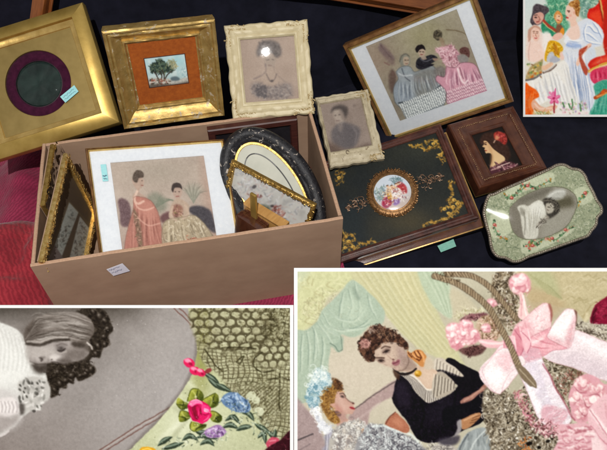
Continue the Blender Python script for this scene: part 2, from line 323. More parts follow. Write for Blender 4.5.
    c.poly(lil, '9a7aa6', 1, 1)
    for p, col in (([(207, 431), (213, 428), (219, 430)], 'd3bede'), ([(210, 435), (216, 431), (223, 432)], '6b4c7c'), ([(216, 427), (220, 431), (218, 436)], 'c3a6cf'), ([(206, 434), (212, 436), (218, 436)], '7c5f8d')): c.line(p, col, 1.8, .8, 1)
    c.poly([(139, 455), (141, 448), (149, 447), (156, 450), (160, 458)], 'd9a32c', 1, 1); c.line([(142, 450), (149, 449), (155, 453)], 'f3d472', 1.5, .8)
    c.poly([(266, 444), (272, 437), (279, 439), (277, 446), (270, 449)], 'c0566b', 1, 1.2); c.line([(270, 441), (276, 440)], 'e09aa6', 1.4, .7)
    c.scribble(blue, 34, ['c9d8e6', '33476a', '8ba6c4', '54709a'], 1.2, 6, .7, .5); c.scribble(lil, 22, ['e6d6ee', '5c3f6c', 'b493c2'], 1.2, 5, .7, .5)
    c.scribble([(236, 408), (256, 410), (276, 432), (262, 440), (244, 430), (214, 446), (196, 440), (225, 424)], 46, ['dfe4d4', '2c352c', '7d8c7a', 'b9c4b0'], 1.1, 5, .65, .5); c.scribble([(160, 440), (200, 432), (212, 444), (165, 450)], 20, ['e4e8d8', '2c352c', '7d8c7a'], 1.1, 4, .6, .5)
    mar = [(262, 454), (270, 446), (280, 440), (290, 430), (300, 428), (300, 470), (262, 470)]
    c.poly(mar, '451b26', 1, 1.2); c.scribble(mar, 46, ['2a0c14', '6b3440', '7d4a55', '3a131d'], 1.2, 5, .7)
    c.scribble([(222, 400), (250, 404), (266, 430), (240, 418)], 20, ['e6e9dc', '56603f'], 1, 5, .5)
    c.warp(.35, 2.5); c.warp(.7, 11)
    c.tone(.97, .97, 1.2, .62); c.sparkle([(100, 320), (190, 320), (180, 400), (90, 440)], 70, ['c9c5c2', '7d7774', 'bdb9b6'], .45); c.sparkle(edge, 420, ['d9dcc4', '6b6a4c', 'e9ebd8', '8f9172'], .5); c.grain(.022, .7); c.grain(.018, 2.2)
    return c
def art_ribbon_print():
    c = Art(297.5, 271.5, 616, 462, 2.0, 'c3bc9e', 11)
    X, Y = np.meshgrid(c.X, c.Y)
    c.A += ((c.noise(30, 3)-.5)*.09)[..., None]
    V = c.view
    # wall behind the ladies, warm cream
    c.glaze(np.exp(-((X-360)/60)**2-((Y-375)/50)**2), 'd2c4ac', .9)
    # yellow drape at the left and the diagonal yellow curtain
    V(294, 268, 5)
    c.poly([(-20, -20), (260, -20), (300, 60), (240, 110), (170, 150), (140, 210), (110, 270), (60, 310), (-20, 340)], 'cdcf94', 1, 8, tex=.03, ts=4)
    c.poly([(-20, -20), (90, -20), (40, 80), (-20, 120)], 'c3cda6', .8, 10)
    for q in range(34):
        r = random.Random(q); x, y = r.uniform(30, 230), r.uniform(20, 260)
        if x+y*.7 > 300: continue
        c.line([(x, y), (x+r.uniform(-25, 10), y+18), (x+r.uniform(-10, 30), y+34)], r.choice(['b3ab72', 'dcdba6', 'a9a878', 'c4c184']), 1.4, .6, 1.0)
    c.scribble([(40, 170), (150, 120), (230, 100), (180, 190), (110, 260), (40, 270)], 90, ['b0a878', 'dfddaf', 'a2a070', 'cfcb94'], 1.1, 7, .55, 1.6)
    V(0, 0, 1)
    curt = [(350, 268), (420, 268), (432, 300), (452, 340), (470, 380), (440, 360), (415, 345), (398, 330), (378, 305)]
    c.poly(curt, 'cbc893', 1, 3)
    c.poly([(384, 268), (406, 268), (448, 345), (470, 385), (455, 372), (420, 330)], 'd2cc94', .9, 6)
    for q in range(24):
        t = q/24; c.line([(352+60*t, 266), (385+48*t, 310), (420+46*t, 352)], ['bcb57e', 'd9d4a6', 'c8bf86'][q % 3], 1.8, .4, 1.4)
    c.poly([(418, 268), (440, 268), (452, 295), (452, 318), (440, 312), (428, 298)], 'b6c8a5', 1, 3)
    for q in range(7): c.line([(424+q*3, 272), (436+q*2.4, 294), (446+q, 314)], 'a0b592' if q % 2 else 'cbd8ba', 1, .5, 1)
    c.poly([(450, 290), (470, 300), (480, 320), (462, 352), (456, 330)], 'cabf9b', .9, 4)
    # green drapery
    V(294, 268, 5)
    dr = [(285, 60), (330, 80), (372, 120), (420, 170), (455, 220), (440, 280), (380, 290), (330, 335), (280, 345), (235, 335), (243, 400), (215, 418), (190, 380), (176, 460), (168, 560), (120, 640), (-20, 660), (-20, 340), (60, 310), (110, 270), (140, 210), (190, 165), (240, 110)]
    c.poly(dr, 'a9bea4', 1, 2.2, tex=.02)
    c.clip(dr, soft=2)
    for pts in ([(140, 220), (180, 290), (240, 310), (330, 290), (380, 250)], [(160, 200), (220, 250), (300, 260), (350, 210)], [(240, 270), (250, 300), (330, 300), (380, 280)], [(110, 270), (150, 320), (190, 380)], [(90, 290), (110, 350), (120, 440)], [(60, 310), (75, 400), (70, 500)], [(40, 330), (35, 420), (30, 520)], [(130, 260), (170, 310), (230, 340)], [(365, 130), (380, 190), (410, 250)], [(300, 70), (315, 130), (330, 150)], [(245, 120), (230, 200), (225, 250)], [(270, 105), (290, 180), (270, 240)], [(320, 160), (325, 210), (318, 250)], [(100, 300), (105, 400), (95, 470)], [(140, 340), (145, 420), (120, 560)]):
        c.line(pts, '6f8a78', 1.3, .6, 1.3, taper='leaf'); c.line([np.array(p)+(7, 5) for p in pts], 'c9d9c0', 2.4, .6, 2.2, taper='leaf')
    c.poly([(250, 180), (300, 150), (360, 200), (340, 250), (270, 260)], 'b9ccb1', .6, 10)
    c.poly([(290, 90), (320, 120), (335, 150), (318, 160), (300, 130)], '8ca18b', .7, 4)
    c.clip()
    c.poly([(178, 385), (212, 375), (243, 340), (243, 405), (225, 418), (205, 405)], '9db49b', .9, 3); c.line([(180, 378), (205, 390), (222, 414), (242, 408)], '66806d', 1.1, .7); c.line([(232, 340), (243, 408)], '66806d', .9, .6)
    # diagonal mauve chair rail and lower left mauve gown
    V(0, 0, 1)
    c.poly([(352, 412), (395, 380), (400, 392), (372, 408), (366, 432), (352, 424)], 'b3928f', .9, 2.5, tex=.03); c.line([(350, 413), (372, 396), (398, 380)], '6c5a57', 1.3, .8); c.line([(360, 418), (380, 403)], 'cbb2ac', 2, .5, 2)
    c.poly([(292, 400), (306, 408), (318, 424), (326, 446), (326, 470), (292, 470)], 'ab9190', .95, 4, tex=.04)
    c.line([(297, 440), (313, 434)], '51474a', 1.6, .8); c.line([(296, 452), (310, 444)], '7d6a6c', 1.2, .6)
    c.tone(.72, 1.0); c.scribble([(300, 274), (480, 274), (480, 400), (300, 400)], 260, ['efe9d6', '8f8d72', 'd8d6bb', 'a9a88c'], .9, 5, .22, .4)
    # ---- lady with fair hair, profile to the right
    V(294, 360, 5)
    c.poly([(210, 160), (236, 152), (250, 168), (262, 192), (288, 212), (303, 218), (298, 228), (307, 246), (298, 258), (290, 270), (262, 272), (258, 290), (290, 310), (270, 330), (215, 330), (215, 280), (198, 240), (200, 190)], 'c4a091', 1, 1)
    c.poly([(215, 190), (240, 175), (255, 210), (270, 240), (250, 270), (220, 260)], 'cfaea0', .8, 8)
    c.poly([(205, 225), (230, 235), (245, 262), (225, 275), (208, 262)], 'ba877b', .8, 7)
    c.poly([(225, 262), (265, 275), (262, 300), (230, 300)], 'b08f86', .7, 5)
    c.ell((242, 184), 15, 9, '3a302e', .95, .35, fall=.7); c.line([(228, 170), (245, 168), (258, 182)], '54433a', 1.1, .8)
    c.line([(258, 188), (276, 206), (296, 216)], '6a4d48', 1.0, .6); c.ell((297, 217), 6, 4, '55302c', .8); c.ell((292, 241), 14, 6, 'b2464c', .95, .25); c.line([(280, 238), (305, 244)], '7d2530', .8, .8)
    c.ell((192, 226), 13, 15, 'c99f8e', 1, .4); c.ell((218, 268), 20, 11, '7b5f5c', .9, .5)
    c.poly([(190, 95), (215, 98), (236, 130), (238, 152), (215, 160), (206, 190), (202, 215), (180, 222), (178, 245), (205, 265), (225, 290), (230, 310), (205, 318), (170, 295), (145, 250), (132, 205), (135, 165), (155, 135), (180, 120)], '94703f', 1, 1.4, tex=.05, ts=2)
    c.scribble([(190, 100), (232, 140), (205, 185), (180, 215), (205, 270), (220, 305), (175, 290), (140, 220), (145, 160)], 110, ['b98d48', '6f4a28', '5c3f26', 'a47c40', 'cda562'], 1.1, 8, .65, .7)
    c.poly([(185, 95), (210, 92), (240, 120), (242, 150), (225, 150), (205, 140)], '66462f', .85, 2.5); c.scribble([(185, 95), (210, 92), (240, 120), (238, 150), (205, 140)], 26, ['3b2a20', '93683c'], 1, 5, .7)
    cap = [(70, 150), (90, 90), (100, 55), (130, 45), (175, 75), (190, 120), (165, 130), (140, 150), (130, 190), (128, 220), (100, 240), (72, 220), (62, 180)]
    c.poly(cap, '9ab6bf', .7, 5)
    c.scribble(cap, 130, ['cfdfe2', '6f98a8', 'b4ccd2', '5f8a9c', 'e0e9e8', '8fb0bb'], 1.3, 7, .7, 1.0, True)
    c.scribble([(60, 140), (80, 60), (110, 35), (150, 40), (185, 80), (190, 110), (150, 100), (100, 110)], 60, ['e2ebe6', 'c6d3cd', 'f2f5f1'], 1.0, 8, .6, .6, True)
    c.scribble([(85, 240), (115, 235), (140, 300), (200, 350), (180, 380), (130, 350)], 120, ['e9ecef', 'b8bcc6', 'd6dae0', 'f6f7f8'], 1.2, 7, .7, .6, True)
    c.poly([(150, 380), (200, 360), (205, 450), (140, 450), (160, 420)], 'a9a7b4', .9, 4)
    for q in range(8): c.line([(160+q*6, 375), (158+q*7, 420), (150+q*9, 470)], 'd8d8e2' if q % 2 else '7d7c8c', 1.4, .55, 1)
    body = [(200, 345), (300, 300), (335, 300), (365, 330), (420, 380), (450, 400), (460, 480), (190, 480)]
    c.poly(body, 'b9b5ad', 1, 3)
    c.poly([(210, 390), (260, 370), (300, 340), (310, 400), (250, 450), (205, 460)], '8f8785', .8, 6)
    c.scribble(body, 330, ['ecece6', '8c8886', 'd9d8d0', 'f5f5ef', 'a39e9a', '6d6868', 'c8b8a8'], 1.1, 7, .65, .9, True)
    c.scribble([(335, 350), (375, 355), (370, 395), (340, 395)], 25, ['b4662f', 'e0c6a6', 'c98a58'], 1.1, 5, .8)
    V(370, 360, 5)
    fan = [(-20, 330), (40, 320), (110, 340), (190, 380), (250, 420), (270, 470), (-60, 470)]
    c.poly(fan, '9b9a9c', 1, 3); c.scribble(fan, 260, ['e5ebea', '5e5c64', 'c5cfcd', '45434c', 'a7acae', 'f0f4f2'], 1.1, 8, .75, 1.2)
    c.line([(20, 330), (70, 330), (130, 352), (200, 372), (240, 405)], 'dfe9e6', 2.6, .7, 1.2)
    # chair back between the ladies
    c.poly([(75, 320), (100, 285), (130, 262), (160, 290), (190, 320), (200, 350), (180, 365), (140, 350)], 'b0735a', 1, 1.5, tex=.04); c.line([(78, 318), (98, 285), (128, 260)], '6f4134', 1.2, .8); c.poly([(110, 310), (135, 285), (165, 310), (160, 340)], 'c98f73', .6, 5)
    # ---- dark-haired lady
    # gown, black velvet
    gown = [(150, 75), (195, 110), (220, 150), (260, 190), (290, 212), (340, 200), (400, 170), (432, 140), (430, 120), (330, 68), (325, 54), (380, 48), (460, 70), (540, 95), (570, 110), (560, 145), (570, 170), (560, 240), (575, 270), (560, 310), (520, 330), (480, 345), (430, 370), (380, 395), (310, 415), (255, 405), (220, 370), (195, 320), (165, 280), (130, 235), (112, 200), (118, 160), (128, 100)]
    c.poly(gown, '17121b', 1, 1.2, smooth=True)
    c.clip(gown)
    c.scribble([(110, 60), (560, 60), (560, 410), (110, 410)], 800, ['241e2c', '0c090f', '322b3a', '100c15', '201828'], 1.1, 4, .7)
    c.poly([(140, 110), (190, 130), (200, 230), (150, 230), (125, 190)], '352c3c', .6, 8); c.poly([(300, 230), (420, 190), (420, 260), (340, 320), (270, 300)], '2c2634', .5, 12)
    c.line([(250, 200), (270, 260), (255, 340)], '0c090f', 2.2, .7, 2); c.line([(425, 150), (420, 220), (390, 300)], '0c090f', 2.2, .6, 2)
    c.clip()
    c.poly([(240, 30), (300, 20), (330, 50), (360, 80), (420, 110), (380, 140), (320, 150), (290, 150), (240, 110), (200, 70), (180, 55), (220, 45)], 'cdb49e', 1, 1.2)
    c.poly([(250, 60), (310, 55), (350, 100), (300, 130), (260, 100)], 'd6c0ab', .7, 8)
    # ruffled white collar with fine pleats
    col = [(150, 68), (185, 62), (215, 75), (245, 105), (275, 140), (300, 150), (340, 140), (385, 120), (430, 140), (395, 172), (340, 198), (292, 214), (265, 190), (225, 150), (190, 105)]
    c.poly(col, 'bdb4a8', 1, 1)
    c.clip(col)
    for q in range(70):
        t = q/69
        if t < .55: u = t/.55; p = (160+125*u, 62+90*u); e = (140+135*u, 95+125*u)
        else: u = (t-.55)/.45; p = (285+150*u, 150-35*u); e = (283+160*u, 218-55*u)
        c.line([p, e], '4b443f' if q % 2 else 'e9e3d8', 1.0, .7, .7, smooth=False)
    c.clip()
    c.line([(170, 62), (215, 78), (250, 112), (282, 146), (330, 142), (385, 120)], 'e6dfd2', 1.8, .8); c.line([(175, 70), (212, 86), (246, 118), (280, 152)], '8a8178', .8, .7)
    V(440, 360, 5)
    c.poly([(-20, -10), (40, 0), (80, 30), (130, 70), (110, 85), (60, 65), (0, 48), (-40, 40)], 'c9bfaf', 1, 1.4); 
    for q in range(16): c.line([(-20+q*8, -6+q*4.6), (-26+q*8, 46+q*2.6)], '6b635b' if q % 2 else 'e3dccd', .9, .6, .7, smooth=False)
    c.poly([(-10, 60), (30, 70), (70, 110), (76, 140), (50, 170), (0, 190), (-30, 180), (-40, 120)], 'b2a898', 1, 1.5)
    for q in range(14): c.line([(-30+q*8, 70+q*3), (-40+q*8.4, 190-q*3.5)], '4d4640' if q % 2 else 'dad3c5', .9, .65, .7, smooth=False)
    c.poly([(50, -12), (110, 20), (150, 40), (190, 62), (202, 95), (215, 120), (180, 140), (120, 150), (80, 105), (20, 60), (90, 85), (120, 80), (80, 40), (30, 5)], '17131a', 1, 1.2)
    # right forearm, hand and grey glove
    c.poly([(100, 205), (140, 180), (190, 150), (220, 120), (232, 140), (200, 165), (150, 205), (110, 225)], 'a77a6c', 1, 1.2, tex=.03); c.line([(120, 205), (170, 172), (215, 140)], 'c79e8c', 1.6, .7, 1.2)
    c.poly([(100, 220), (160, 200), (200, 180), (215, 200), (205, 240), (170, 255), (110, 270), (80, 300), (60, 330), (20, 330), (20, 240)], '15111a', 1, 2)
    c.poly([(102, 300), (130, 285), (160, 270), (195, 262), (203, 272), (196, 290), (180, 305), (160, 325), (135, 342), (112, 345), (104, 325)], 'b5855f', 1, 1)
    for p in ([(160, 290), (198, 276)], [(155, 302), (192, 292)], [(150, 314), (180, 306)]): c.line(p, '6e4630', .9, .8, smooth=False)
    c.line([(120, 300), (150, 285), (185, 270)], 'd6ab85', 1.4, .7, 1)
    c.poly([(85, 310), (105, 295), (108, 340), (90, 372), (70, 380), (86, 345)], 'a9a4a4', .9, 2)
    # pale blue satin skirt, low centre
    sk = [(90, 440), (115, 390), (150, 355), (220, 335), (245, 370), (260, 420), (300, 480), (60, 480)]
    c.poly(sk, '9fa6a6', 1, 1.6); c.clip(sk)
    c.folds([(130, 360), (235, 340), (90, 470), (280, 470)], 22, '6f7677', 'c9d0ce', 2.4, .6, 8, 4, 2); c.line([(230, 350), (170, 410), (150, 470)], 'd6dcd9', 1.6, .7, 1); c.line([(140, 372), (110, 420), (95, 470)], '565c60', 1.6, .7, 1.2); c.clip()
    c.poly([(-30, 430), (20, 410), (70, 430), (90, 470), (-40, 480)], 'b8b2aa', .9, 3); c.scribble([(-60, 420), (60, 420), (80, 470), (-60, 475)], 60, ['e3e0d8', '807a78', '5a5557', 'c3bcb2'], 1.1, 7, .7)
    c.poly([(-10, 400), (60, 380), (100, 380), (80, 420), (20, 425)], '4a4550', .9, 4)
    # head
    V(340, 310, 5)
    c.poly([(165, 215), (200, 150), (270, 150), (310, 180), (330, 210), (345, 225), (372, 260), (385, 285), (340, 305), (300, 308), (270, 300), (255, 288), (225, 278), (190, 262), (165, 240)], 'baa494', 1, 1)
    c.poly([(180, 210), (225, 170), (260, 180), (280, 240), (250, 280), (205, 262)], 'cdb8a6', .8, 8)
    c.poly([(290, 190), (330, 225), (360, 262), (330, 290), (300, 270)], 'a9918b', .7, 7); c.poly([(310, 240), (350, 245), (380, 285), (330, 300)], 'a08b7e', .75, 4); c.line([(336, 226), (345, 262), (325, 294), (290, 306)], '6f5a50', 1.2, .6, 1.4); c.scribble([(170, 210), (330, 200), (370, 280), (300, 305), (200, 265)], 120, ['9a8478', 'd9c7b6', '8a7468'], .8, 2.2, .3, .4)
    c.ell((233, 204), 27, 19, '58433f', .9, -.5, fall=.8); c.ell((233, 207), 13, 6, '1f1716', .95, -.5, fall=.6); c.line([(218, 214), (230, 202), (248, 200)], '33231f', .9, .8); c.ell((240, 216), 8, 4, 'd9c3b8', .5, -.5, fall=.7); c.line([(210, 190), (228, 180), (252, 186)], '4a342d', 1.5, .8, 1)
    c.ell((207, 252), 26, 17, '5c4742', .9, .1, fall=.8); c.ell((205, 256), 12, 5, '221918', .9, .1, fall=.6); c.line([(190, 254), (204, 249), (220, 253)], '33231f', .9, .8); c.ell((205, 265), 10, 4, 'd2bbb0', .5, .1, fall=.7); c.line([(182, 240), (200, 238), (222, 240)], '4a342d', 1.4, .8, 1)
    c.line([(240, 228), (258, 246), (264, 256)], '9a7a6e', 1.0, .5, 1.4); c.ell((266, 248), 6, 5, '6a4842', .8)
    c.poly([(258, 268), (268, 255), (276, 258), (288, 248), (300, 252), (298, 268), (282, 280), (270, 278)], '9a666c', .95, 1.4); c.line([(264, 270), (280, 264), (294, 257)], '5b2530', .8, .8); c.ell((284, 292), 13, 6, 'c9aba0', .7, -.5, fall=.6)
    hair = [(165, 215), (175, 240), (168, 258), (150, 258), (125, 240), (105, 222), (92, 195), (90, 165), (105, 140), (130, 110), (160, 85), (195, 76), (230, 88), (265, 105), (290, 125), (315, 140), (335, 165), (342, 190), (325, 200), (312, 182), (290, 165), (262, 160), (235, 158), (205, 168), (185, 190)]
    c.poly(hair, '4a332a', 1, 1.3)
    c.scribble(hair, 260, ['2b1b16', '6c4b3a', '1c120f', '84604a', '3a2620', '54392e'], 1.3, 6, .75, 1.8, True)
    c.scribble([(130, 110), (195, 78), (290, 128), (250, 150), (180, 130)], 40, ['a88a76', '937056', '1a110e'], 1.0, 6, .65, 2, True)
    c.ell((125, 168), 26, 24, 'a67f77', 1, 0, 1.5); c.scribble([(100, 150), (130, 140), (152, 165), (140, 190), (108, 190)], 26, ['d1a69a', '7a524d', 'b98a80'], 1.2, 5, .8, 1.6)
    c.scribble([(140, 90), (175, 80), (170, 120), (140, 130)], 16, ['b7a79c', '6d5347'], 1.0, 5, .7, 2)
    c.poly([(265, 300), (290, 308), (300, 330), (290, 350), (272, 330)], '4e382c', .9, 2)
    c.poly([(262, 292), (300, 312), (350, 308), (380, 290), (384, 298), (350, 320), (305, 326)], '2c2322', 1, .9)
    c.ell((390, 318), 18, 16, 'c59430', 1, 0, 1); c.ell((385, 312), 8, 6, 'efd077', .8, 0, 1.5); c.line([(380, 326), (398, 330)], '7f5713', 1, .7)
    # the hand at her cheek
    c.poly([(335, 205), (355, 215), (380, 200), (410, 204), (430, 225), (440, 250), (435, 275), (410, 285), (385, 265), (360, 245), (340, 230)], 'c68a52', 1, 1)
    for p in ([(355, 218), (375, 240), (395, 250)], [(372, 210), (385, 232), (405, 240)], [(388, 206), (402, 226), (408, 240), (396, 254)], [(340, 215), (360, 236)]): c.line(p, '5b2f1c', 1.1, .9)
    for p in ([(362, 222), (380, 240)], [(380, 212), (394, 228)], [(404, 212), (418, 232), (420, 258)]): c.line(p, 'eeb982', 1.5, .7, 1)
    c.poly([(435, 235), (460, 250), (470, 285), (440, 300), (420, 285)], 'c9bca8', .95, 2)
    # ---- background at the upper right
    V(517, 268, 5)
    c.poly([(20, -10), (470, -10), (470, 250), (380, 250), (340, 270), (290, 215), (200, 190), (130, 170), (60, 160)], 'c1b692', 1, 3, tex=.03)
    c.poly([(60, 110), (200, 120), (240, 190), (160, 260), (60, 200)], 'bba682', .7, 14)
    c.poly([(50, 10), (160, 10), (220, 140), (170, 120), (80, 80)], 'b3b78e', .7, 10)
    for q in range(28):
        r = random.Random(q+50); c.line([(60+q*3.4, 30+q*2), (110+q*4, 80+q*2.4), (150+q*3, 130+q)], ['8e9468', 'd5d0a8', 'a39f77'][q % 3], .8, .45, .8)
    for q in range(26):
        r = random.Random(q+90); x, y = r.uniform(230, 460), r.uniform(20, 180)
        c.line([(x-30, y+10), (x, y-6), (x+20, y+8), (x+40, y)], r.choice(['d9d0b2', 'a3986f', 'cfc4a0']), 1.3, .5, 1.2)
    c.line([(330, 250), (350, 215), (380, 180), (450, 140)], 'a99a70', 1.2, .6, 1); c.line([(350, 230), (352, 245), (340, 268)], 'e0d6b5', 3, .6, 2)
    c.poly([(368, 275), (372, 230), (385, 195), (410, 170), (470, 140), (470, 290), (420, 282)], '8c1d3d', 1, 1.2)
    c.poly([(372, 270), (376, 230), (392, 195), (400, 210), (390, 250), (384, 276)], '4e0f22', .9, 3); c.poly([(410, 190), (440, 170), (460, 200), (440, 250), (410, 250)], 'a93250', .8, 6)
    c.scribble([(385, 200), (450, 160), (460, 270), (390, 270)], 30, ['5f1228', 'b8435f', '741830'], 1.1, 7, .6)
    # silver lace at the right
    lc = [(290, 262), (340, 272), (400, 282), (470, 290), (470, 390), (420, 360), (380, 345), (290, 315)]
    c.poly(lc, 'b9b2a0', 1, 1)
    for q in range(26):
        c.ell((300+q*7.2, 283+q*2.6+(q % 3)*9), 6, 6, '55493f', .85, soft=1); c.ell((303+q*7, 305+q*2.4), 4, 6, '6b5e52', .7, soft=1)
    c.scribble(lc, 90, ['ede8da', '4a3f37', 'd8d1be', '857a69'], 1.0, 6, .75, 1.5)
    # ---- metallic lace bag beneath the bow
    V(0, 0, 1)
    bag = [(483, 392), (494, 385), (515, 395), (530, 378), (545, 365), (560, 372), (570, 400), (572, 430), (575, 470), (498, 470), (490, 440), (483, 415)]
    c.poly(bag, '7a7060', 1, 2.5)
    c.poly([(540, 360), (560, 360), (580, 372), (588, 386), (570, 398), (560, 410), (548, 384)], '776b55', 1, 2)
    up = [(494, 275), (512, 271), (522, 285), (518, 305), (524, 320), (512, 332), (500, 318), (492, 302)]
    c.poly(up, '84745c', 1, 3)
    for A_, n in ((bag, 900), ([(540, 360), (562, 362), (586, 380), (562, 410), (546, 384)], 170), (up, 200)):
        c.scribble(A_, n, ['b0a690', '554a3b', 'cfc7b3', '6c604d', '978c78', '3a3026', 'dcd5c4', 'a09078'], 1.2, 8, .8, 1.5, True)
        c.scribble(A_, n//3, ['d9d0bb', 'b9ae97', 'e9e3d3', '3a2f24'], 1.2, 11, .55, .5)
    c.sparkle(bag, 260, ['f5f1e7', '1d1610', 'd9d2c0', '2a2118', 'fbf9f2', '8f8470'], 1.0); c.sparkle(up, 70, ['f5f1e7', '2a2118', 'd9d2c0'], .9); c.sparkle([(500, 415), (562, 400), (575, 465), (510, 465)], 110, ['fbf9f2', '120d09', 'efeadd'], 1.1)
    c.scribble([(552, 372), (580, 372), (586, 384), (566, 396)], 40, ['8b4a45', 'a9685c', '5d3a30'], 1.2, 5, .7)
    c.scribble([(516, 440), (530, 436), (532, 452), (520, 455)], 18, ['b5622f', '8a3d1f', 'd68f50'], 1.6, 5, .8)
    for (x, y) in [(548, 441), (552, 433), (530, 443), (539, 447), (535, 425), (528, 444)]: c.ell((x, y), 2.2, 1.8, '15100c', .9)
    # ---- left flower cluster with its twist of lace
    V(420, 268, 5)
    base = [(130, 290), (170, 240), (230, 215), (300, 210), (360, 220), (410, 270), (415, 330), (380, 360), (330, 370), (310, 400), (250, 440), (205, 425), (180, 400), (140, 380)]
    c.scribble([(160, 240), (220, 200), (300, 195), (340, 215), (300, 240), (220, 250)], 50, ['d5d0ae', 'a29c74', 'e6e2c9'], 1.0, 7, .7)
    c.poly([(200, 260), (240, 235), (320, 225), (340, 240), (290, 250), (230, 270)], '6e4149', .9, 3); c.scribble([(200, 262), (240, 232), (330, 225), (330, 245), (240, 268)], 40, ['8d5b62', '4d2a30', 'b48a8a'], 1.2, 5, .8, 1.6)
    c.poly([(195, 410), (240, 395), (300, 385), (330, 395), (300, 430), (240, 440)], '5d3d3c', .95, 3); c.scribble([(195, 410), (300, 385), (325, 400), (240, 440)], 50, ['3a2423', '8a6460', '6d4a48'], 1.2, 5, .8, 1.6)
    c.poly([(300, 250), (370, 235), (412, 290), (405, 340), (350, 365), (300, 350), (280, 300)], 'c4ab94', .95, 3); c.scribble([(300, 245), (375, 235), (412, 300), (385, 360), (300, 350)], 110, ['7d6248', 'ecdcc8', 'a58a6a', 'e7b9b4', '5a4430'], 1.1, 6, .75, 1.8)
    def bloom(x, y, R, seed, n=16, cols=('f3d3d3', 'e6b2b7', 'fbe9e6', 'd9959f', 'efc3c6')):
        r = random.Random(seed); c.ell((x, y), R, R*.9, 'dfa7ae', 1, 0, 2)
        for q in range(n):
            th = q/n*6.283*1.9+r.random(); d = R*(.92-.8*q/n); px, py = x+math.cos(th)*d*.75, y+math.sin(th)*d*.7; rr = R*r.uniform(.3, .48)
            c.ell((px+rr*.2, py+rr*.25), rr, rr*.7, 'bf7480', .5, th, 1.6); c.ell((px, py), rr, rr*.68, r.choice(cols), .92, th, 1.0); c.ell((px-rr*.2, py-rr*.25), rr*.6, rr*.3, 'fdf3f0', .7, th, 1.6)
    bloom(170, 310, 42, 1); bloom(230, 290, 38, 2); bloom(185, 370, 42, 3); bloom(255, 340, 45, 4); bloom(215, 330, 40, 5); bloom(330, 300, 24, 6, 9); bloom(160, 340, 30, 7)
    c.poly([(290, 360), (340, 355), (400, 370), (430, 350), (450, 400), (390, 400), (330, 395)], 'e7b9bd', 1, 2); c.line([(300, 365), (360, 378), (430, 375)], 'fbe7e4', 2.2, .7, 1.5)
    bloom(355, 175, 26, 8, 9)
    V(430, 260, 2.367)
    bloom(212, 55, 26, 9, 20)
    # stalk of the top flower
    V(517, 268, 5)
    c.poly([(10, 130), (30, 125), (45, 180), (58, 240), (40, 260), (5, 245), (15, 180)], 'efcdca', 1, 1.2); c.line([(18, 135), (24, 190), (20, 245)], 'd8a5a8', 1.6, .7, 1); c.line([(30, 140), (40, 200), (46, 240)], 'faeae6', 1.6, .8, 1)
    # ---- the satin bow
    weave = c.noise(.75, 2, 404); sheen = c.noise(5, 3, 405, (2.2, .8), -.7)
    def satin(P, base, grads, seed=1, glint=16, wv=.5, edge='cf9aa4'):
        c.poly(P, base, 1, .9); c.clip(P, soft=.9)
        for G, col_, a, so in grads: c.poly(G, col_, a, so)
        r = random.Random(seed); Q = np.array(P, float); lo, hi = Q.min(0), Q.max(0)
        for q in range(glint*14):
            x, y = r.uniform(lo[0], hi[0]), r.uniform(lo[1], hi[1]); dx, dy = (r.uniform(2, 6), r.uniform(-5, 1))
            c.line([(x, y), (x+dx, y+dy)], r.choice(['ffffff', 'e3d7da', 'f7eef0', 'd3c6cc']), .7, wv, .6, smooth=False)
        c.mul(1+.20*(weave-.5)+.06*(sheen-.5)); c.clip(); c.line(list(P)+[P[0]], edge, .7, .5, .8)
    # right tail
    satin([(130, 440), (180, 410), (270, 370), (290, 315), (330, 320), (400, 352), (470, 395), (470, 560), (440, 560), (390, 545), (330, 520), (250, 490), (180, 470)], 'eadde0', [([(150, 440), (260, 420), (330, 440), (460, 500), (470, 570), (300, 520)], 'd6c7ce', .7, 14), ([(290, 330), (400, 370), (470, 420), (470, 460), (380, 410)], 'f8f3f4', .9, 10)], 1, 22)
    # left loop
    V(430, 260, 2.367)
    satin([(115, 265), (150, 222), (170, 200), (195, 205), (215, 230), (222, 250), (195, 285), (165, 315), (140, 305)], 'eddfe0', [([(150, 225), (190, 205), (212, 240), (180, 260)], 'e8bcc2', .8, 8), ([(130, 265), (170, 250), (180, 290), (150, 300)], 'fbf6f6', .8, 8)], 2, 12)
    V(517, 268, 5)
    satin([(-10, 290), (40, 250), (90, 205), (130, 178), (155, 178), (166, 210), (172, 260), (165, 300), (140, 310), (100, 335), (60, 360), (20, 370), (-30, 360)], 'ecc9ca', [([(60, 240), (130, 185), (158, 200), (150, 280), (90, 320)], 'f2dcdc', .9, 8), ([(-10, 300), (60, 270), (80, 340), (10, 370)], 'e2abb2', .8, 12)], 3, 10, .3)
    c.poly([(156, 178), (170, 190), (178, 240), (170, 270), (166, 230)], '9c5a54', .8, 2)
    # right loop
    satin([(135, 345), (170, 300), (205, 250), (240, 208), (265, 203), (292, 215), (297, 245), (290, 310), (275, 370), (255, 403), (200, 375), (160, 360)], 'efe3e4', [([(180, 300), (240, 220), (280, 240), (270, 330), (220, 340)], 'faf4f3', .9, 10), ([(240, 350), (280, 260), (297, 250), (270, 380), (250, 400)], 'd9a9ae', .85, 6), ([(150, 345), (200, 350), (250, 390), (200, 380)], 'e2b3b8', .8, 6)], 4, 12, .35)
    c.poly([(285, 212), (300, 222), (299, 262), (292, 290), (296, 245)], '6d4638', .85, 1.6)
    # knot and pink folds
    satin([(-60, 340), (20, 360), (90, 335), (140, 310), (170, 300), (150, 345), (200, 378), (250, 402), (180, 412), (130, 440), (60, 440), (20, 470), (-60, 460)], 'e3a7b0', [([(20, 370), (100, 350), (140, 330), (130, 360), (60, 400)], 'f4cfd1', .85, 6), ([(90, 390), (160, 375), (230, 398), (150, 415)], 'eebcc2', .9, 6)], 5, 5, .25, 'b76f7c')
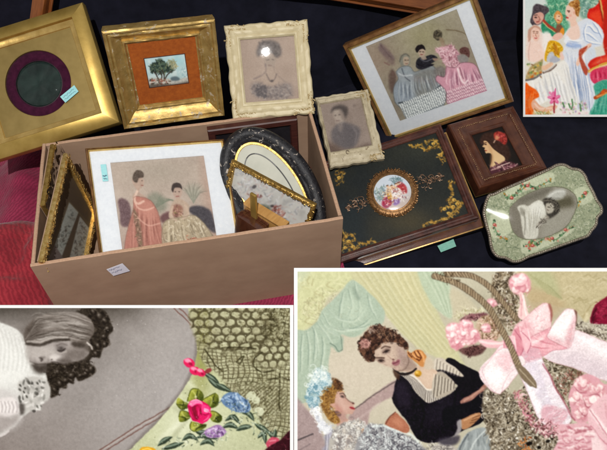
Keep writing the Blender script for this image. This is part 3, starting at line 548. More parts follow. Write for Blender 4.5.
    for p in ([(0, 380), (40, 420), (50, 460)], [(60, 390), (110, 400), (170, 400)], [(-30, 360), (10, 400), (20, 450)], [(90, 350), (130, 370), (190, 385)]): c.line(p, 'bd6676', 1.3, .6, 1.2, taper='leaf')
    for p in ([(15, 375), (55, 410)], [(80, 372), (130, 355)], [(-40, 380), (-10, 420)]): c.line(p, 'fbe6e5', 2, .7, 1.4)
    # long centre tail
    V(430, 260, 2.367)
    V(0, 0, 1)
    satin([(508, 352), (524, 350), (538, 349), (543, 360), (556, 390), (572, 418), (558, 428), (540, 421), (530, 398), (517, 368)], 'e9e0e6', [([(505, 340), (530, 345), (545, 385), (555, 415), (535, 400)], 'dcd3de', .8, 4), ([(512, 345), (520, 360), (545, 415), (537, 412)], 'f9f5f7', .9, 3), ([(545, 405), (568, 412), (558, 426), (542, 420)], 'd9a6b0', .8, 3), ([(508, 350), (538, 347), (541, 358), (516, 362)], 'd9a3ad', .8, 4)], 6, 22, .6)
    V(430, 260, 2.367)
    satin([(122, 262), (160, 215), (190, 210), (215, 225), (225, 245), (195, 262), (175, 290), (165, 318), (140, 300)], 'f0e4e4', [([(160, 225), (205, 220), (200, 250), (165, 270)], 'e9bfc4', .7, 8), ([(130, 265), (170, 255), (165, 300)], 'fcf8f8', .8, 8)], 7, 10)
    # lower right: rose of gathered ribbon and pleated edging
    V(517, 360, 5)
    c.poly([(265, 150), (300, 100), (340, 70), (400, 85), (440, 120), (470, 110), (470, 240), (420, 240), (380, 245), (360, 300), (320, 320), (280, 290), (262, 220)], 'dfa9b2', 1, 1.6)
    bloom(330, 120, 46, 21, 14); bloom(300, 190, 40, 22, 14); bloom(400, 150, 44, 23, 14); bloom(370, 205, 44, 24, 16); bloom(320, 260, 36, 25, 12); bloom(430, 190, 34, 26, 10)
    c.ell((380, 200), 22, 17, 'fbf4f0', .9, .5, 1.5)
    for p in ([(330, 190), (345, 230), (370, 245)], [(350, 180), (400, 170), (425, 200)], [(300, 240), (340, 280), (360, 250)], [(285, 130), (310, 160), (350, 165)], [(380, 240), (420, 235), (430, 160)]): c.line(p, 'a65866', 1.2, .7, 1, taper='leaf')
    c.poly([(360, 245), (470, 180), (470, 470), (360, 470), (362, 360)], 'ecc3c9', 1, 1.5)
    c.line([(370, 255), (410, 310), (470, 380)], 'fdf1f0', 4.5, .8, 3); c.line([(365, 250), (420, 330), (470, 400)], 'c77f8c', 1.3, .7, 1); c.line([(368, 330), (410, 380), (460, 430)], 'c77f8c', 1.3, .7, 1); c.poly([(370, 350), (430, 420), (430, 470), (366, 470)], 'f6dfe0', .8, 6); c.line([(440, 220), (450, 280), (470, 330)], 'd8a0a8', 2, .6, 2)
    pl = [(190, 330), (260, 320), (330, 315), (360, 330), (362, 470), (190, 470), (205, 400)]
    c.poly(pl, 'e3b4bb', 1, 2)
    r = random.Random(3)
    for q in range(60):
        x, y = r.uniform(200, 350), r.uniform(330, 450); c.line([(x, y), (x+r.uniform(4, 22), y+r.uniform(-6, 6)), (x+r.uniform(14, 40), y+r.uniform(-10, 12))], r.choice(['fae6e5', 'c57f8b', 'f0cdd0', 'b36874', 'fdf4f2']), r.uniform(1, 2.4), .6, 1.2)
    trim = [(60, 310), (120, 300), (200, 320), (215, 350), (190, 385), (140, 380), (90, 350)]
    c.scribble(trim, 90, ['e7b8be', '8d525a', 'f7dcda', 'c98a93', '5f3a3a'], 1.5, 7, .8, 1.2); c.scribble([(-20, 150), (20, 160), (60, 260), (100, 320), (60, 320), (10, 220)], 70, ['d58a98', 'f2cfd2', '8f4f5a', 'b7a48c'], 1.6, 7, .8, 1)
    c.line([(130, 20), (165, 80), (200, 150), (235, 210), (265, 270), (290, 300)], 'a65a68', 1.6, .7, 1); 
    # deep pink folds of the knot and gathers
    V(430, 260, 2.367)
    for P, k in (([(200, 165), (212, 160), (222, 200), (214, 226), (200, 222), (194, 190)], 'd98f9c'), ([(216, 168), (232, 162), (238, 195), (230, 220), (220, 205)], 'efc0c6'), ([(188, 185), (200, 180), (204, 215), (196, 228), (186, 210)], 'f3cfd2')):
        c.poly(P, k, .85, 1.5); c.line([P[0], P[2], P[3]], 'a8546a', 1.0, .6, .9); c.line([P[1], P[2]], 'fdf0ee', 1.0, .6, 1)
    V(0, 0, 1)
    c.scribble([(495, 300), (525, 292), (552, 330), (500, 350)], 34, ['f7dcdc', 'c27a88', 'fbeeec'], 1.2, 7, .45, .3)
    # twisted cord across the bow
    def rope(pts, w, seed):
        c.line(pts, '4d3f30', w+1.2, .85, 1.6); c.line(pts, '8b7961', w, 1, .8)
        P = spline(c.T(pts), False, 14); o, sc = c.o, c.sc; c.view(0, 0, 1); d = np.cumsum(np.r_[0, np.hypot(*np.diff(P, axis=0).T)]); L = d[-1]; n = int(L/3.0)
        for q in range(n):
            s_ = (q+.5)/n*L; x, y = np.interp(s_, d, P[:, 0]), np.interp(s_, d, P[:, 1]); x2, y2 = np.interp(s_+1, d, P[:, 0]), np.interp(s_+1, d, P[:, 1]); t = np.array([x2-x, y2-y]); t /= max(1e-6, np.hypot(*t)); nn = np.array([-t[1], t[0]]); p = np.array([x, y])
            c.line([p-nn*w*.42-t*1.6, p, p+nn*w*.42+t*1.6], ['c3b294', 'a39074', 'b5a285'][q % 3], 1.3, .7, .9); c.line([p-nn*w*.42-t*.2, p+t*1.4, p+nn*w*.42+t*3.0], '4d3f32', .7, .5, .8)
        c.o, c.sc = o, sc
    V(430, 260, 2.367)
    rope([(10, 38), (50, 50), (95, 75), (135, 110), (165, 155), (190, 205), (215, 262), (240, 292)], 5.2, 1)
    rope([(40, 32), (90, 36), (130, 55), (165, 90), (188, 118), (205, 140)], 4.6, 2)
    c.poly([(205, 250), (225, 255), (248, 285), (252, 303), (238, 296), (218, 280)], '85755f', 1, 1); c.line([(212, 258), (232, 280), (248, 298)], 'bcae96', 1.2, .8)
    c.scribble([(0, 20), (40, 25), (70, 50), (40, 55)], 16, ['6b5a48', 'a89678', '453726'], 1.1, 6, .8)
    c.warp(.3, 2.5); c.warp(.6, 11)
    c.scribble([(300, 275), (607, 275), (607, 460), (300, 460)], 700, ['fff8ea', '7a6f5c', 'd9ccb0', '8f866e'], .9, 3, .14, .5)
    c.tone(.95, .96, 1.14, .64); c.grain(.022, .7); c.grain(.015, 2)
    return c
def art_table_print():
    """a party at a table, painted in bright glaze colours"""
    c = Art(525, -14, 630, 115, 2.4, 'e4e0d4', 21)
    V = c.view; V(522, 0, 7.14)
    X, Y = np.meshgrid(c.X, c.Y)
    c.glaze(np.clip(1-(Y/55), 0, 1)*np.clip(1-(X-525)/60, 0, 1), 'cfe0e2', .8)
    # foliage behind
    c.poly([(150, -100), (330, -100), (330, 30), (320, 120), (340, 190), (300, 240), (240, 220), (180, 190), (150, 110), (190, 60)], '6fae8e', 1, 5, tex=.07, ts=3)
    c.poly([(390, -100), (800, -100), (800, 60), (560, 20), (500, 60), (470, 130), (415, 100)], '8fb9a0', 1, 6, tex=.06, ts=3)
    c.poly([(415, 0), (480, 10), (500, 60), (470, 120), (420, 110)], '87a9a0', .8, 6)
    c.scribble([(160, -90), (330, -90), (330, 180), (200, 180)], 90, ['4f9474', 'a7d3ae', '3b7a60', 'd2e6c4'], 1.6, 6, .6)
    c.scribble([(400, -90), (640, -90), (560, 20), (470, 110), (420, 90)], 80, ['6d9d86', 'bcd8c4', '567f74', 'd9e6d8'], 1.5, 6, .55)
    # red chair on the right
    c.poly([(475, 70), (510, 50), (550, 20), (580, -60), (800, -60), (800, 300), (580, 240), (540, 180), (500, 150), (470, 125)], 'd8342a', 1, 1.5, tex=.05)
    c.poly([(480, 110), (520, 80), (560, 90), (570, 190), (520, 150)], 'ef5a3c', .8, 5)
    c.line([(560, 10), (572, 80), (585, 160), (590, 240)], 'e2b06a', 2.6, 1, .8); c.line([(552, 10), (564, 80), (575, 150)], '8e2a1c', 1.2, .8)
    c.poly([(600, 0), (800, 0), (800, 420), (600, 400)], 'c23428', 1, 2)
    # man at the left, dark hat and hair
    c.poly([(60, 150), (75, 90), (80, 50), (110, 28), (150, 40), (180, 50), (190, 80), (165, 110), (160, 140), (140, 170), (90, 190), (70, 180)], '5c5358', 1, 1.5, tex=.08)
    c.poly([(85, 110), (110, 92), (145, 90), (155, 120), (140, 160), (110, 178), (88, 160), (80, 135)], 'd7a99a', 1, 1.2)
    c.ell((100, 128), 9, 6, '4a3735', .9); c.line([(118, 118), (128, 140), (120, 146)], '9a6659', 1, .7); c.line([(90, 112), (110, 108)], '4a3735', .9, .8); c.line([(105, 160), (122, 156)], '96403c', 1.1, .8); c.ell((140, 130), 12, 22, 'e6c0b0', .6, fall=.8)
    c.poly([(140, 170), (180, 150), (220, 190), (250, 230), (225, 260), (180, 250), (145, 230)], '3f9170', 1, 1.5, tex=.06); c.line([(155, 150), (200, 190), (240, 222)], 'b8483a', 2.6, .9, 1); c.line([(150, 160), (195, 202), (232, 232)], 'e2c48e', 1, .8)
    # seated woman, pale
    c.poly([(40, 240), (60, 205), (90, 180), (125, 195), (140, 240), (160, 260), (200, 240), (215, 300), (190, 380), (160, 430), (40, 430), (30, 300)], 'f0ddd3', 1, 1.5)
    c.poly([(40, 230), (60, 200), (95, 184), (130, 200), (140, 232), (120, 210), (92, 200), (65, 225), (62, 280), (45, 300)], 'caa28f', 1, 1.5)
    c.poly([(68, 225), (95, 200), (122, 215), (128, 255), (118, 285), (98, 298), (78, 280), (66, 250)], 'eccab9', 1, 1.2)
    for p in ((84, 236), (110, 238)): c.ell(p, 5, 2.6, '5d423a', .8); 
    c.line([(78, 226), (90, 224)], '7a5546', .8, .8); c.line([(104, 226), (116, 228)], '7a5546', .8, .8)
    c.line([(99, 238), (97, 256), (103, 260)], 'b57f6e', .9, .8); c.line([(90, 271), (98, 273), (106, 271)], 'c0565a', 1.0, .8); c.ell((80, 258), 8, 7, 'e09c90', .6, fall=.8); c.ell((118, 258), 8, 7, 'e09c90', .6, fall=.8)
    c.poly([(60, 310), (110, 300), (150, 330), (150, 420), (60, 430)], 'f3d9cd', 1, 5); c.line([(60, 300), (50, 360), (48, 430)], 'd9b3a6', 1.2, .7); c.poly([(150, 240), (190, 230), (205, 280), (180, 350), (150, 360)], 'f7f1ec', .9, 4)
    # woman in the middle, face with a raised hand
    c.poly([(235, 90), (255, 75), (280, 95), (290, 130), (275, 165), (255, 172), (238, 150), (228, 120)], 'd89a5c', 1, 1.3, tex=.1); c.poly([(245, 105), (270, 110), (275, 140), (255, 158), (240, 140)], 'f0cdb0', .9, 2); c.ell((262, 118), 5, 3, '5a3626', .9); c.line([(250, 145), (262, 148)], 'b8432f', 1.1, .8)
    c.poly([(250, 175), (290, 190), (300, 230), (270, 260), (240, 240)], '8a5b46', .9, 2)
    c.poly([(265, 240), (285, 200), (300, 205), (298, 240), (275, 262)], 'e59a3c', 1, 1.2); c.poly([(215, 270), (240, 240), (280, 235), (290, 262), (250, 290)], 'edc3b3', 1, 1.2)
    c.poly([(185, 310), (220, 290), (270, 310), (295, 350), (290, 400), (240, 420), (180, 440), (160, 410)], 'e0b032', 1, 1.3, tex=.08); c.scribble([(185, 310), (270, 310), (290, 400), (180, 430)], 26, ['f6dc84', 'a87a1a', 'c89024'], 1.4, 6, .7); c.poly([(225, 320), (250, 330), (260, 380), (235, 385)], 'b4762a', .7, 3)
    c.poly([(180, 400), (205, 370), (225, 380), (230, 430), (180, 440)], 'c9cbd2', 1, 2); c.poly([(270, 380), (300, 370), (310, 410), (280, 430)], 'efd0c4', 1, 2)
    # ---- the lady in white, standing
    dress = [(385, 170), (420, 150), (460, 130), (500, 145), (550, 180), (580, 230), (578, 290), (560, 330), (520, 340), (490, 370), (520, 440), (545, 560), (560, 690), (570, 800), (520, 850), (330, 850), (345, 700), (330, 560), (300, 420), (290, 370), (320, 300), (300, 250), (330, 210), (360, 180)]
    c.poly(dress, 'e3e7ee', 1, 1.3)
    c.poly([(330, 215), (372, 170), (400, 180), (415, 230), (400, 280), (350, 290), (310, 270)], 'f3d8ca', 1, 2.5); c.poly([(320, 250), (360, 290), (410, 275), (420, 300), (360, 320), (300, 300)], 'eef1f6', 1, 2)
    c.poly([(315, 60), (330, 35), (370, 30), (395, 60), (395, 110), (385, 145), (395, 175), (350, 190), (345, 155), (318, 140), (322, 115), (310, 100)], 'f0cfbd', 1, 1.2)
    c.poly([(335, 30), (360, 8), (395, -5), (412, 25), (412, 70), (402, 120), (380, 100), (375, 62), (350, 45)], 'b4814a', 1, 1.3, tex=.08); c.scribble([(340, 28), (395, -4), (412, 60), (400, 115), (378, 70)], 24, ['7c5028', 'e0b473', '965f30'], 1.4, 5, .7)
    c.line([(326, 78), (340, 80)], '5b3a2c', 1.2, .85); c.ell((335, 88), 5, 3, '3f2a22', .9); c.line([(316, 122), (328, 126)], 'b83a38', 1.3, .85); c.ell((345, 112), 14, 12, 'e79d8e', .6, fall=.8); c.ell((372, 95), 7, 10, 'e3b19c', .9)
    c.poly([(430, 180), (480, 150), (540, 175), (580, 235), (575, 300), (530, 330), (480, 325), (440, 290), (425, 240)], 'dfe6f1', 1, 2); c.clip(dress)
    for p in ([(440, 200), (480, 190), (520, 230), (560, 240)], [(430, 240), (480, 250), (540, 300)], [(500, 160), (540, 210), (570, 280)], [(450, 290), (500, 310), (560, 320)], [(300, 310), (360, 330), (420, 310)], [(330, 290), (400, 300), (430, 280)], [(420, 320), (430, 400), (440, 500)], [(460, 170), (440, 230), (450, 290)]):
        c.line(p, '8fa3c4', 1.2, .75, 1, taper='leaf'); c.line([np.array(q)+(8, -6) for q in p], 'ffffff', 1.8, .8, 1.4, taper='leaf')
    c.folds([(310, 380), (470, 380), (350, 830), (560, 830)], 34, '98a9c6', 'fbfcff', 2.0, .75, 14, 5, 1.3); c.folds([(330, 420), (430, 420), (400, 830), (500, 830)], 12, '7387ab', 'ffffff', 1.5, .6, 10, 6, 1)
    c.poly([(310, 300), (400, 310), (430, 330), (380, 345), (320, 330)], '9db4dd', .7, 3)
    c.clip()
    # her arm on the chair
    c.poly([(480, 310), (500, 320), (470, 360), (430, 390), (415, 440), (400, 470), (385, 450), (405, 400), (430, 350)], 'f0cdba', 1, 1.2); c.line([(490, 330), (440, 380), (412, 440)], 'c98f78', 1, .7)
    c.poly([(405, 370), (440, 340), (470, 330), (440, 380), (425, 400), (440, 440), (470, 500), (455, 540), (420, 470)], 'b24a34', .9, 1.6); c.poly([(470, 350), (520, 350), (530, 430), (500, 480), (470, 440)], 'dbe3ec', 1, 2.5)
    V(522, 50, 6.42)
    c.poly([(425, 100), (450, 60), (500, 40), (600, 20), (700, 20), (700, 90), (540, 85), (460, 140)], 'd2392e', 1, 1.5); c.poly([(450, 95), (500, 55), (600, 40), (600, 70), (520, 80)], 'ee6a4e', .8, 4)
    c.line([(432, 138), (480, 110), (560, 82), (700, 60)], 'd9a94e', 3.0, 1, .8); c.line([(432, 142), (480, 115), (560, 87)], 'f5dc9a', 1.0, .9)
    c.poly([(440, 145), (560, 95), (700, 80), (700, 200), (540, 190), (465, 215)], 'd6486a', 1, 1.5); c.folds([(450, 140), (680, 85), (465, 210), (690, 190)], 16, '9e2444', 'f08aa0', 2, .7, 3, 7, 1)
    c.poly([(462, 225), (540, 190), (700, 190), (700, 450), (430, 450), (470, 340), (468, 270)], '4fa78f', 1, 2, tex=.06); c.folds([(480, 260), (640, 220), (440, 420), (640, 420)], 16, '2f7f72', '9ad8c4', 2.6, .7, 12, 8, 1.4)
    c.line([(470, 305), (500, 290), (530, 262), (560, 270), (600, 262)], 'b4562e', 3.4, 1, 1); c.line([(480, 298), (520, 285), (550, 275), (600, 275)], 'e79a52', 1.6, .9, .9); c.ell((520, 272), 14, 9, 'd86a30', .9)
    # table, cloth and platter
    cl = [(25, 200), (90, 165), (150, 140), (215, 105), (265, 70), (300, 110), (310, 170), (345, 270), (360, 340), (330, 400), (230, 390), (170, 330), (110, 350), (60, 310), (25, 270)]
    c.poly(cl, 'f1efe9', 1, 1.5); c.clip(cl); c.folds([(60, 190), (290, 90), (120, 400), (370, 380)], 20, 'b9bbc0', 'ffffff', 2.6, .65, 6, 9, 1.8); c.clip()
    c.poly([(20, 185), (40, 130), (60, 100), (110, 70), (135, 60), (130, 110), (120, 150), (60, 185), (25, 198)], 'b9a678', 1, 2, tex=.08)
    for q in range(30):
        r = random.Random(q+7); c.ell((r.uniform(35, 125), r.uniform(80, 175)), r.uniform(5, 11), r.uniform(4, 8), r.choice(['d9b94a', '6f8a54', 'c9743a', 'e6dcae', '7d5a3a', '9cb7a0']), .85, r.random()*3, 1)
    c.line([(25, 195), (70, 185), (120, 155)], '6f6a6a', 2.0, .9, 1); c.poly([(130, 105), (165, 90), (190, 75), (200, 95), (170, 120), (135, 130)], 'e9c4a8', 1, 1.5)
    c.line([(135, 145), (180, 128), (220, 98)], '77655c', 2.2, .9, 1); c.line([(140, 140), (180, 122), (215, 96)], 'd8d4cf', 1.2, .8, .8); c.poly([(180, 60), (200, 40), (225, 45), (245, 65), (225, 80), (190, 80)], 'b7bac4', 1, 1.5)
    # orange cloak, arm and flowers in front
    c.poly([(20, 225), (50, 232), (95, 260), (110, 300), (70, 320), (60, 350), (80, 380), (80, 450), (20, 450)], 'ea6a22', 1, 1.5, tex=.05); c.folds([(30, 240), (90, 270), (30, 420), (70, 420)], 8, 'b8430e', 'fb9a58', 2.4, .7, 6, 10, 1.2)
    c.poly([(60, 340), (80, 320), (110, 350), (150, 370), (200, 355), (225, 360), (210, 385), (150, 400), (100, 395), (70, 380)], 'e5b49a', 1, 1.5); c.line([(80, 345), (120, 375), (190, 375)], 'f7dccb', 1.8, .7, 1.2)
    c.poly([(80, 385), (160, 400), (200, 400), (200, 450), (80, 450)], 'd8cfa8', .9, 3); c.scribble([(80, 390), (220, 395), (220, 430), (80, 430)], 30, ['c99a4a', 'f0ead2', 'a06a3a', '8aa06a'], 1.5, 5, .7)
    c.poly([(220, 390), (330, 385), (420, 390), (420, 450), (210, 450)], 'efe9e4', 1, 4)
    for q in range(5):
        th = q*1.257-.4; c.ell((205+24*math.cos(th), 310+22*math.sin(th)), 20, 11, 'e0699a', 1, th, 1); c.ell((205+22*math.cos(th), 308+20*math.sin(th)), 11, 4, 'f6b4cd', .8, th, 1)
    c.line([(215, 248), (210, 290)], 'd85a90', 2.4, .9, 1, taper=(.4, 1)); c.line([(180, 275), (200, 300)], 'e78bb0', 2.2, .9, 1); c.line([(207, 330), (208, 400)], 'a4404a', 1.6, .9, .9); c.ell((205, 310), 8, 8, 'b0325e', .9)
    for q in range(60):
        r = random.Random(q+70); x, y = r.uniform(240, 420), r.uniform(330, 415); c.ell((x, y), r.uniform(4, 10), r.uniform(3, 7), r.choice(['8fa886', 'c9a3c6', 'e9c0cc', 'b8c69a', 'f3efec', 'a088b8', 'd78a9a']), .7, r.random()*3, 1)
    for p in ([(262, 340), (270, 365)], [(322, 318), (325, 350), (318, 380)], [(300, 345), (310, 370)], [(372, 350), (378, 390)]): c.line(p, '5f8a5e', 1.6, .9, .9)
    c.scribble([(10, -40), (560, -40), (560, 820), (10, 820)], 500, ['ffffff', 'b9b4aa', 'e8dfd2', '8fa0a8', 'd9b8a4'], 1.0, 5, .16, .6)
    c.warp(.35, 3); c.warp(.5, 9); c.tone(1.05, .98, 1.15, .6); c.grain(.02, .7)
    return c

def art_three_ladies():
    c = Art(352, -4, 500, 134, 2.2, 'a59d8b', 31); V = c.view
    X, Y = np.meshgrid(c.X, c.Y)
    c.A += ((c.noise(14, 3)-.5)*.10)[..., None]
    c.glaze(np.exp(-((X-375)/22)**2-((Y-62)/26)**2), 'a39284', .9); c.glaze(np.exp(-((X-425)/22)**2-((Y-38)/18)**2), 'a9a47c', .5); c.glaze(np.exp(-((X-470)/20)**2-((Y-50)/30)**2), 'a09484', .7); c.glaze(np.exp(-((X-392)/14)**2-((Y-112)/18)**2), '8d8174', .8)
    V(380, 60, 5.05)
    V(360, 5, 6.43)
    c.poly([(120, 290), (135, 255), (165, 290), (215, 335), (220, 365), (190, 350), (150, 330)], '7d6d70', .7, 3); c.line([(135, 270), (175, 320), (205, 350)], '5f5358', 1, .6); c.line([(160, 380), (190, 395)], '8a6a66', 1.6, .6)
    V(380, 30, 5); r = random.Random(2)
    c.poly([(45, 235), (62, 205), (82, 230), (78, 300), (60, 320), (48, 285)], '6b5752', .8, 4); c.poly([(0, 90), (25, 85), (60, 130), (75, 175), (55, 180), (20, 140)], '85706f', .6, 4)
    # grey lady with her veil
    c.poly([(98, 160), (105, 135), (130, 125), (148, 142), (150, 175), (135, 195), (112, 195)], '8f8f86', .95, 2); c.poly([(118, 145), (140, 142), (146, 170), (132, 186), (118, 178)], 'bba997', .95, 1.5); c.line([(124, 158), (130, 158)], '54483f', .8, .8); c.line([(138, 158), (143, 158)], '54483f', .8, .8); c.line([(128, 176), (138, 175)], '8a5a52', .8, .7); c.line([(100, 165), (108, 138), (130, 127), (146, 138)], '6b665d', 1.2, .7)
    g = [(82, 215), (110, 190), (150, 190), (170, 215), (195, 210), (250, 185), (275, 200), (285, 245), (310, 270), (325, 310), (320, 370), (290, 400), (215, 430), (140, 452), (108, 400), (80, 370), (68, 320), (75, 280), (92, 250)]
    c.poly(g, '9ba2a8', 1, 1.4); c.clip(g)
    c.poly([(85, 215), (140, 195), (165, 240), (130, 270), (95, 255)], 'a5adb3', .8, 4); c.line([(110, 200), (125, 240), (150, 262)], '5d646d', 1.2, .7); c.line([(95, 225), (120, 235), (160, 232)], 'd0d5d8', 1.4, .7)
    c.poly([(72, 300), (100, 270), (150, 290), (165, 340), (110, 370), (75, 360)], 'a2abb8', .8, 6); c.poly([(180, 225), (260, 200), (285, 260), (250, 320), (190, 340), (170, 290)], '8b8a86', .8, 6)
    c.folds([(90, 260), (280, 215), (90, 375), (320, 300)], 44, '707780', 'd0d6da', 1.4, .65, 9, 3, .9)
    c.poly([(100, 372), (160, 362), (240, 335), (318, 275), (328, 370), (290, 400), (215, 430), (140, 452), (108, 410)], 'b4babd', .95, 1.6); c.line([(95, 370), (160, 358), (240, 330), (312, 272)], '50565d', 1.6, .8)
    for row in range(6):
        for q in range(24):
            t = (q+.5*(row % 2))/23; x = 105+t*222; y = 382-t*92+row*15+r.uniform(-2.5, 2.5)
            c.line([(x-7, y-2), (x-2, y+7), (x+6, y+1)], '6d747b', 1.0, .7, .7); c.line([(x-5, y-6), (x, y+1), (x+6, y-5)], 'eef0ef', 1.3, .85, .7)
    c.clip(); c.line(g+[g[0]], '5b5f62', .8, .5, .9)
    # black haired lady
    c.poly([(190, 108), (205, 96), (222, 104), (226, 125), (214, 142), (198, 138)], 'c0ab9a', 1, 1); c.poly([(176, 102), (186, 86), (208, 80), (222, 90), (226, 108), (214, 102), (198, 106), (188, 120), (180, 116)], '2a2628', 1, 1)
    c.line([(198, 116), (204, 115)], '3f322e', .8, .9); c.line([(212, 116), (218, 117)], '3f322e', .8, .9); c.line([(204, 130), (212, 130)], '8e4a48', .9, .8)
    b = [(180, 165), (196, 145), (225, 140), (255, 130), (280, 140), (285, 155), (255, 175), (270, 180), (240, 195), (205, 205), (182, 195)]
    c.poly(b, '35353d', 1, 1.1, tex=.06); c.line([(200, 150), (225, 165), (262, 150)], '71717c', 1.1, .7); c.line([(190, 180), (225, 190), (262, 180)], '1e1e26', 1.2, .7); c.poly([(203, 140), (222, 136), (232, 152), (212, 156)], 'b7a596', .9, 1.2); c.poly([(262, 150), (285, 148), (290, 156), (270, 162)], 'b59a88', .9, 1.2)
    c.poly([(270, 200), (310, 190), (335, 230), (330, 270), (290, 265), (272, 235)], '86807e', .85, 3, tex=.05); c.folds([(275, 200), (325, 195), (285, 262), (332, 262)], 10, '5f5a5a', 'b3aeaa', 1.1, .6, 4, 5, .8)
    # lady with her hair up, pink gown, back to us
    c.poly([(266, 40), (270, 14), (288, 5), (306, 15), (310, 38), (300, 56), (282, 58)], '5f584b', 1, 1.2); c.scribble([(266, 35), (288, 6), (310, 35), (295, 56)], 22, ['3b362f', '857c66', '4d463b'], 1.1, 4, .75); c.poly([(296, 44), (312, 48), (322, 70), (312, 84), (298, 66)], '9c8a74', .95, 1.2); c.poly([(310, 70), (325, 82), (345, 75), (352, 88), (330, 100), (305, 95)], 'b09a8a', .8, 2)
    p = [(275, 105), (300, 92), (330, 88), (350, 80), (375, 100), (395, 125), (400, 160), (370, 200), (340, 200), (318, 175), (300, 140)]
    c.poly(p, 'd3aab4', 1, 1.5); c.scribble(p, 110, ['edd0d6', '8e5f6c', 'd9a9b5', 'f3dde1', 'a5727e'], 1.2, 6, .7, .8)
    c.poly([(395, 105), (415, 92), (438, 98), (446, 122), (440, 145), (420, 130), (402, 125)], '6c4a47', 1, 1.2, tex=.06); c.poly([(385, 135), (420, 130), (440, 150), (425, 175), (392, 165)], '989391', .95, 2)
    pk = [(330, 190), (370, 195), (400, 172), (450, 170), (480, 190), (500, 240), (535, 290), (535, 315), (480, 345), (430, 358), (365, 375), (330, 368), (326, 310), (280, 260), (285, 235), (320, 240)]
    c.poly(pk, 'd6a4b4', 1, 1.3); c.clip(pk); c.folds([(340, 200), (480, 195), (335, 330), (525, 290)], 46, '9a687e', 'f6dbe3', 1.6, .7, 12, 4, .9)
    for row in range(4):
        for q in range(24):
            t = q/23; x = 328+t*205; y = 372-t*75-row*16+r.uniform(-3, 3); c.line([(x-6, y-4), (x-1, y+5), (x+6, y-3)], '9c6a80', 1.1, .6, .7); c.line([(x-4, y-7), (x, y), (x+6, y-6)], 'f6dfe4', 1.3, .8, .7)
    c.poly([(380, 195), (400, 188), (425, 265), (415, 278), (398, 262)], 'e3bcc6', .8, 2); c.line([(385, 200), (402, 255), (420, 272), (432, 258)], 'f8eaec', 1.6, .85); c.line([(395, 195), (412, 250)], '7d4c60', 1.1, .7); c.clip(); c.line(pk+[pk[0]], '7a5260', .8, .5, .9)
    c.line([(330, 5), (370, 8), (410, 18), (432, 34)], '75654f', 1.1, .7)
    c.warp(.25, 2.5); c.tone(.95, 1., 1.1, .55); c.grain(.03, .7); c.grain(.02, 2)
    return c

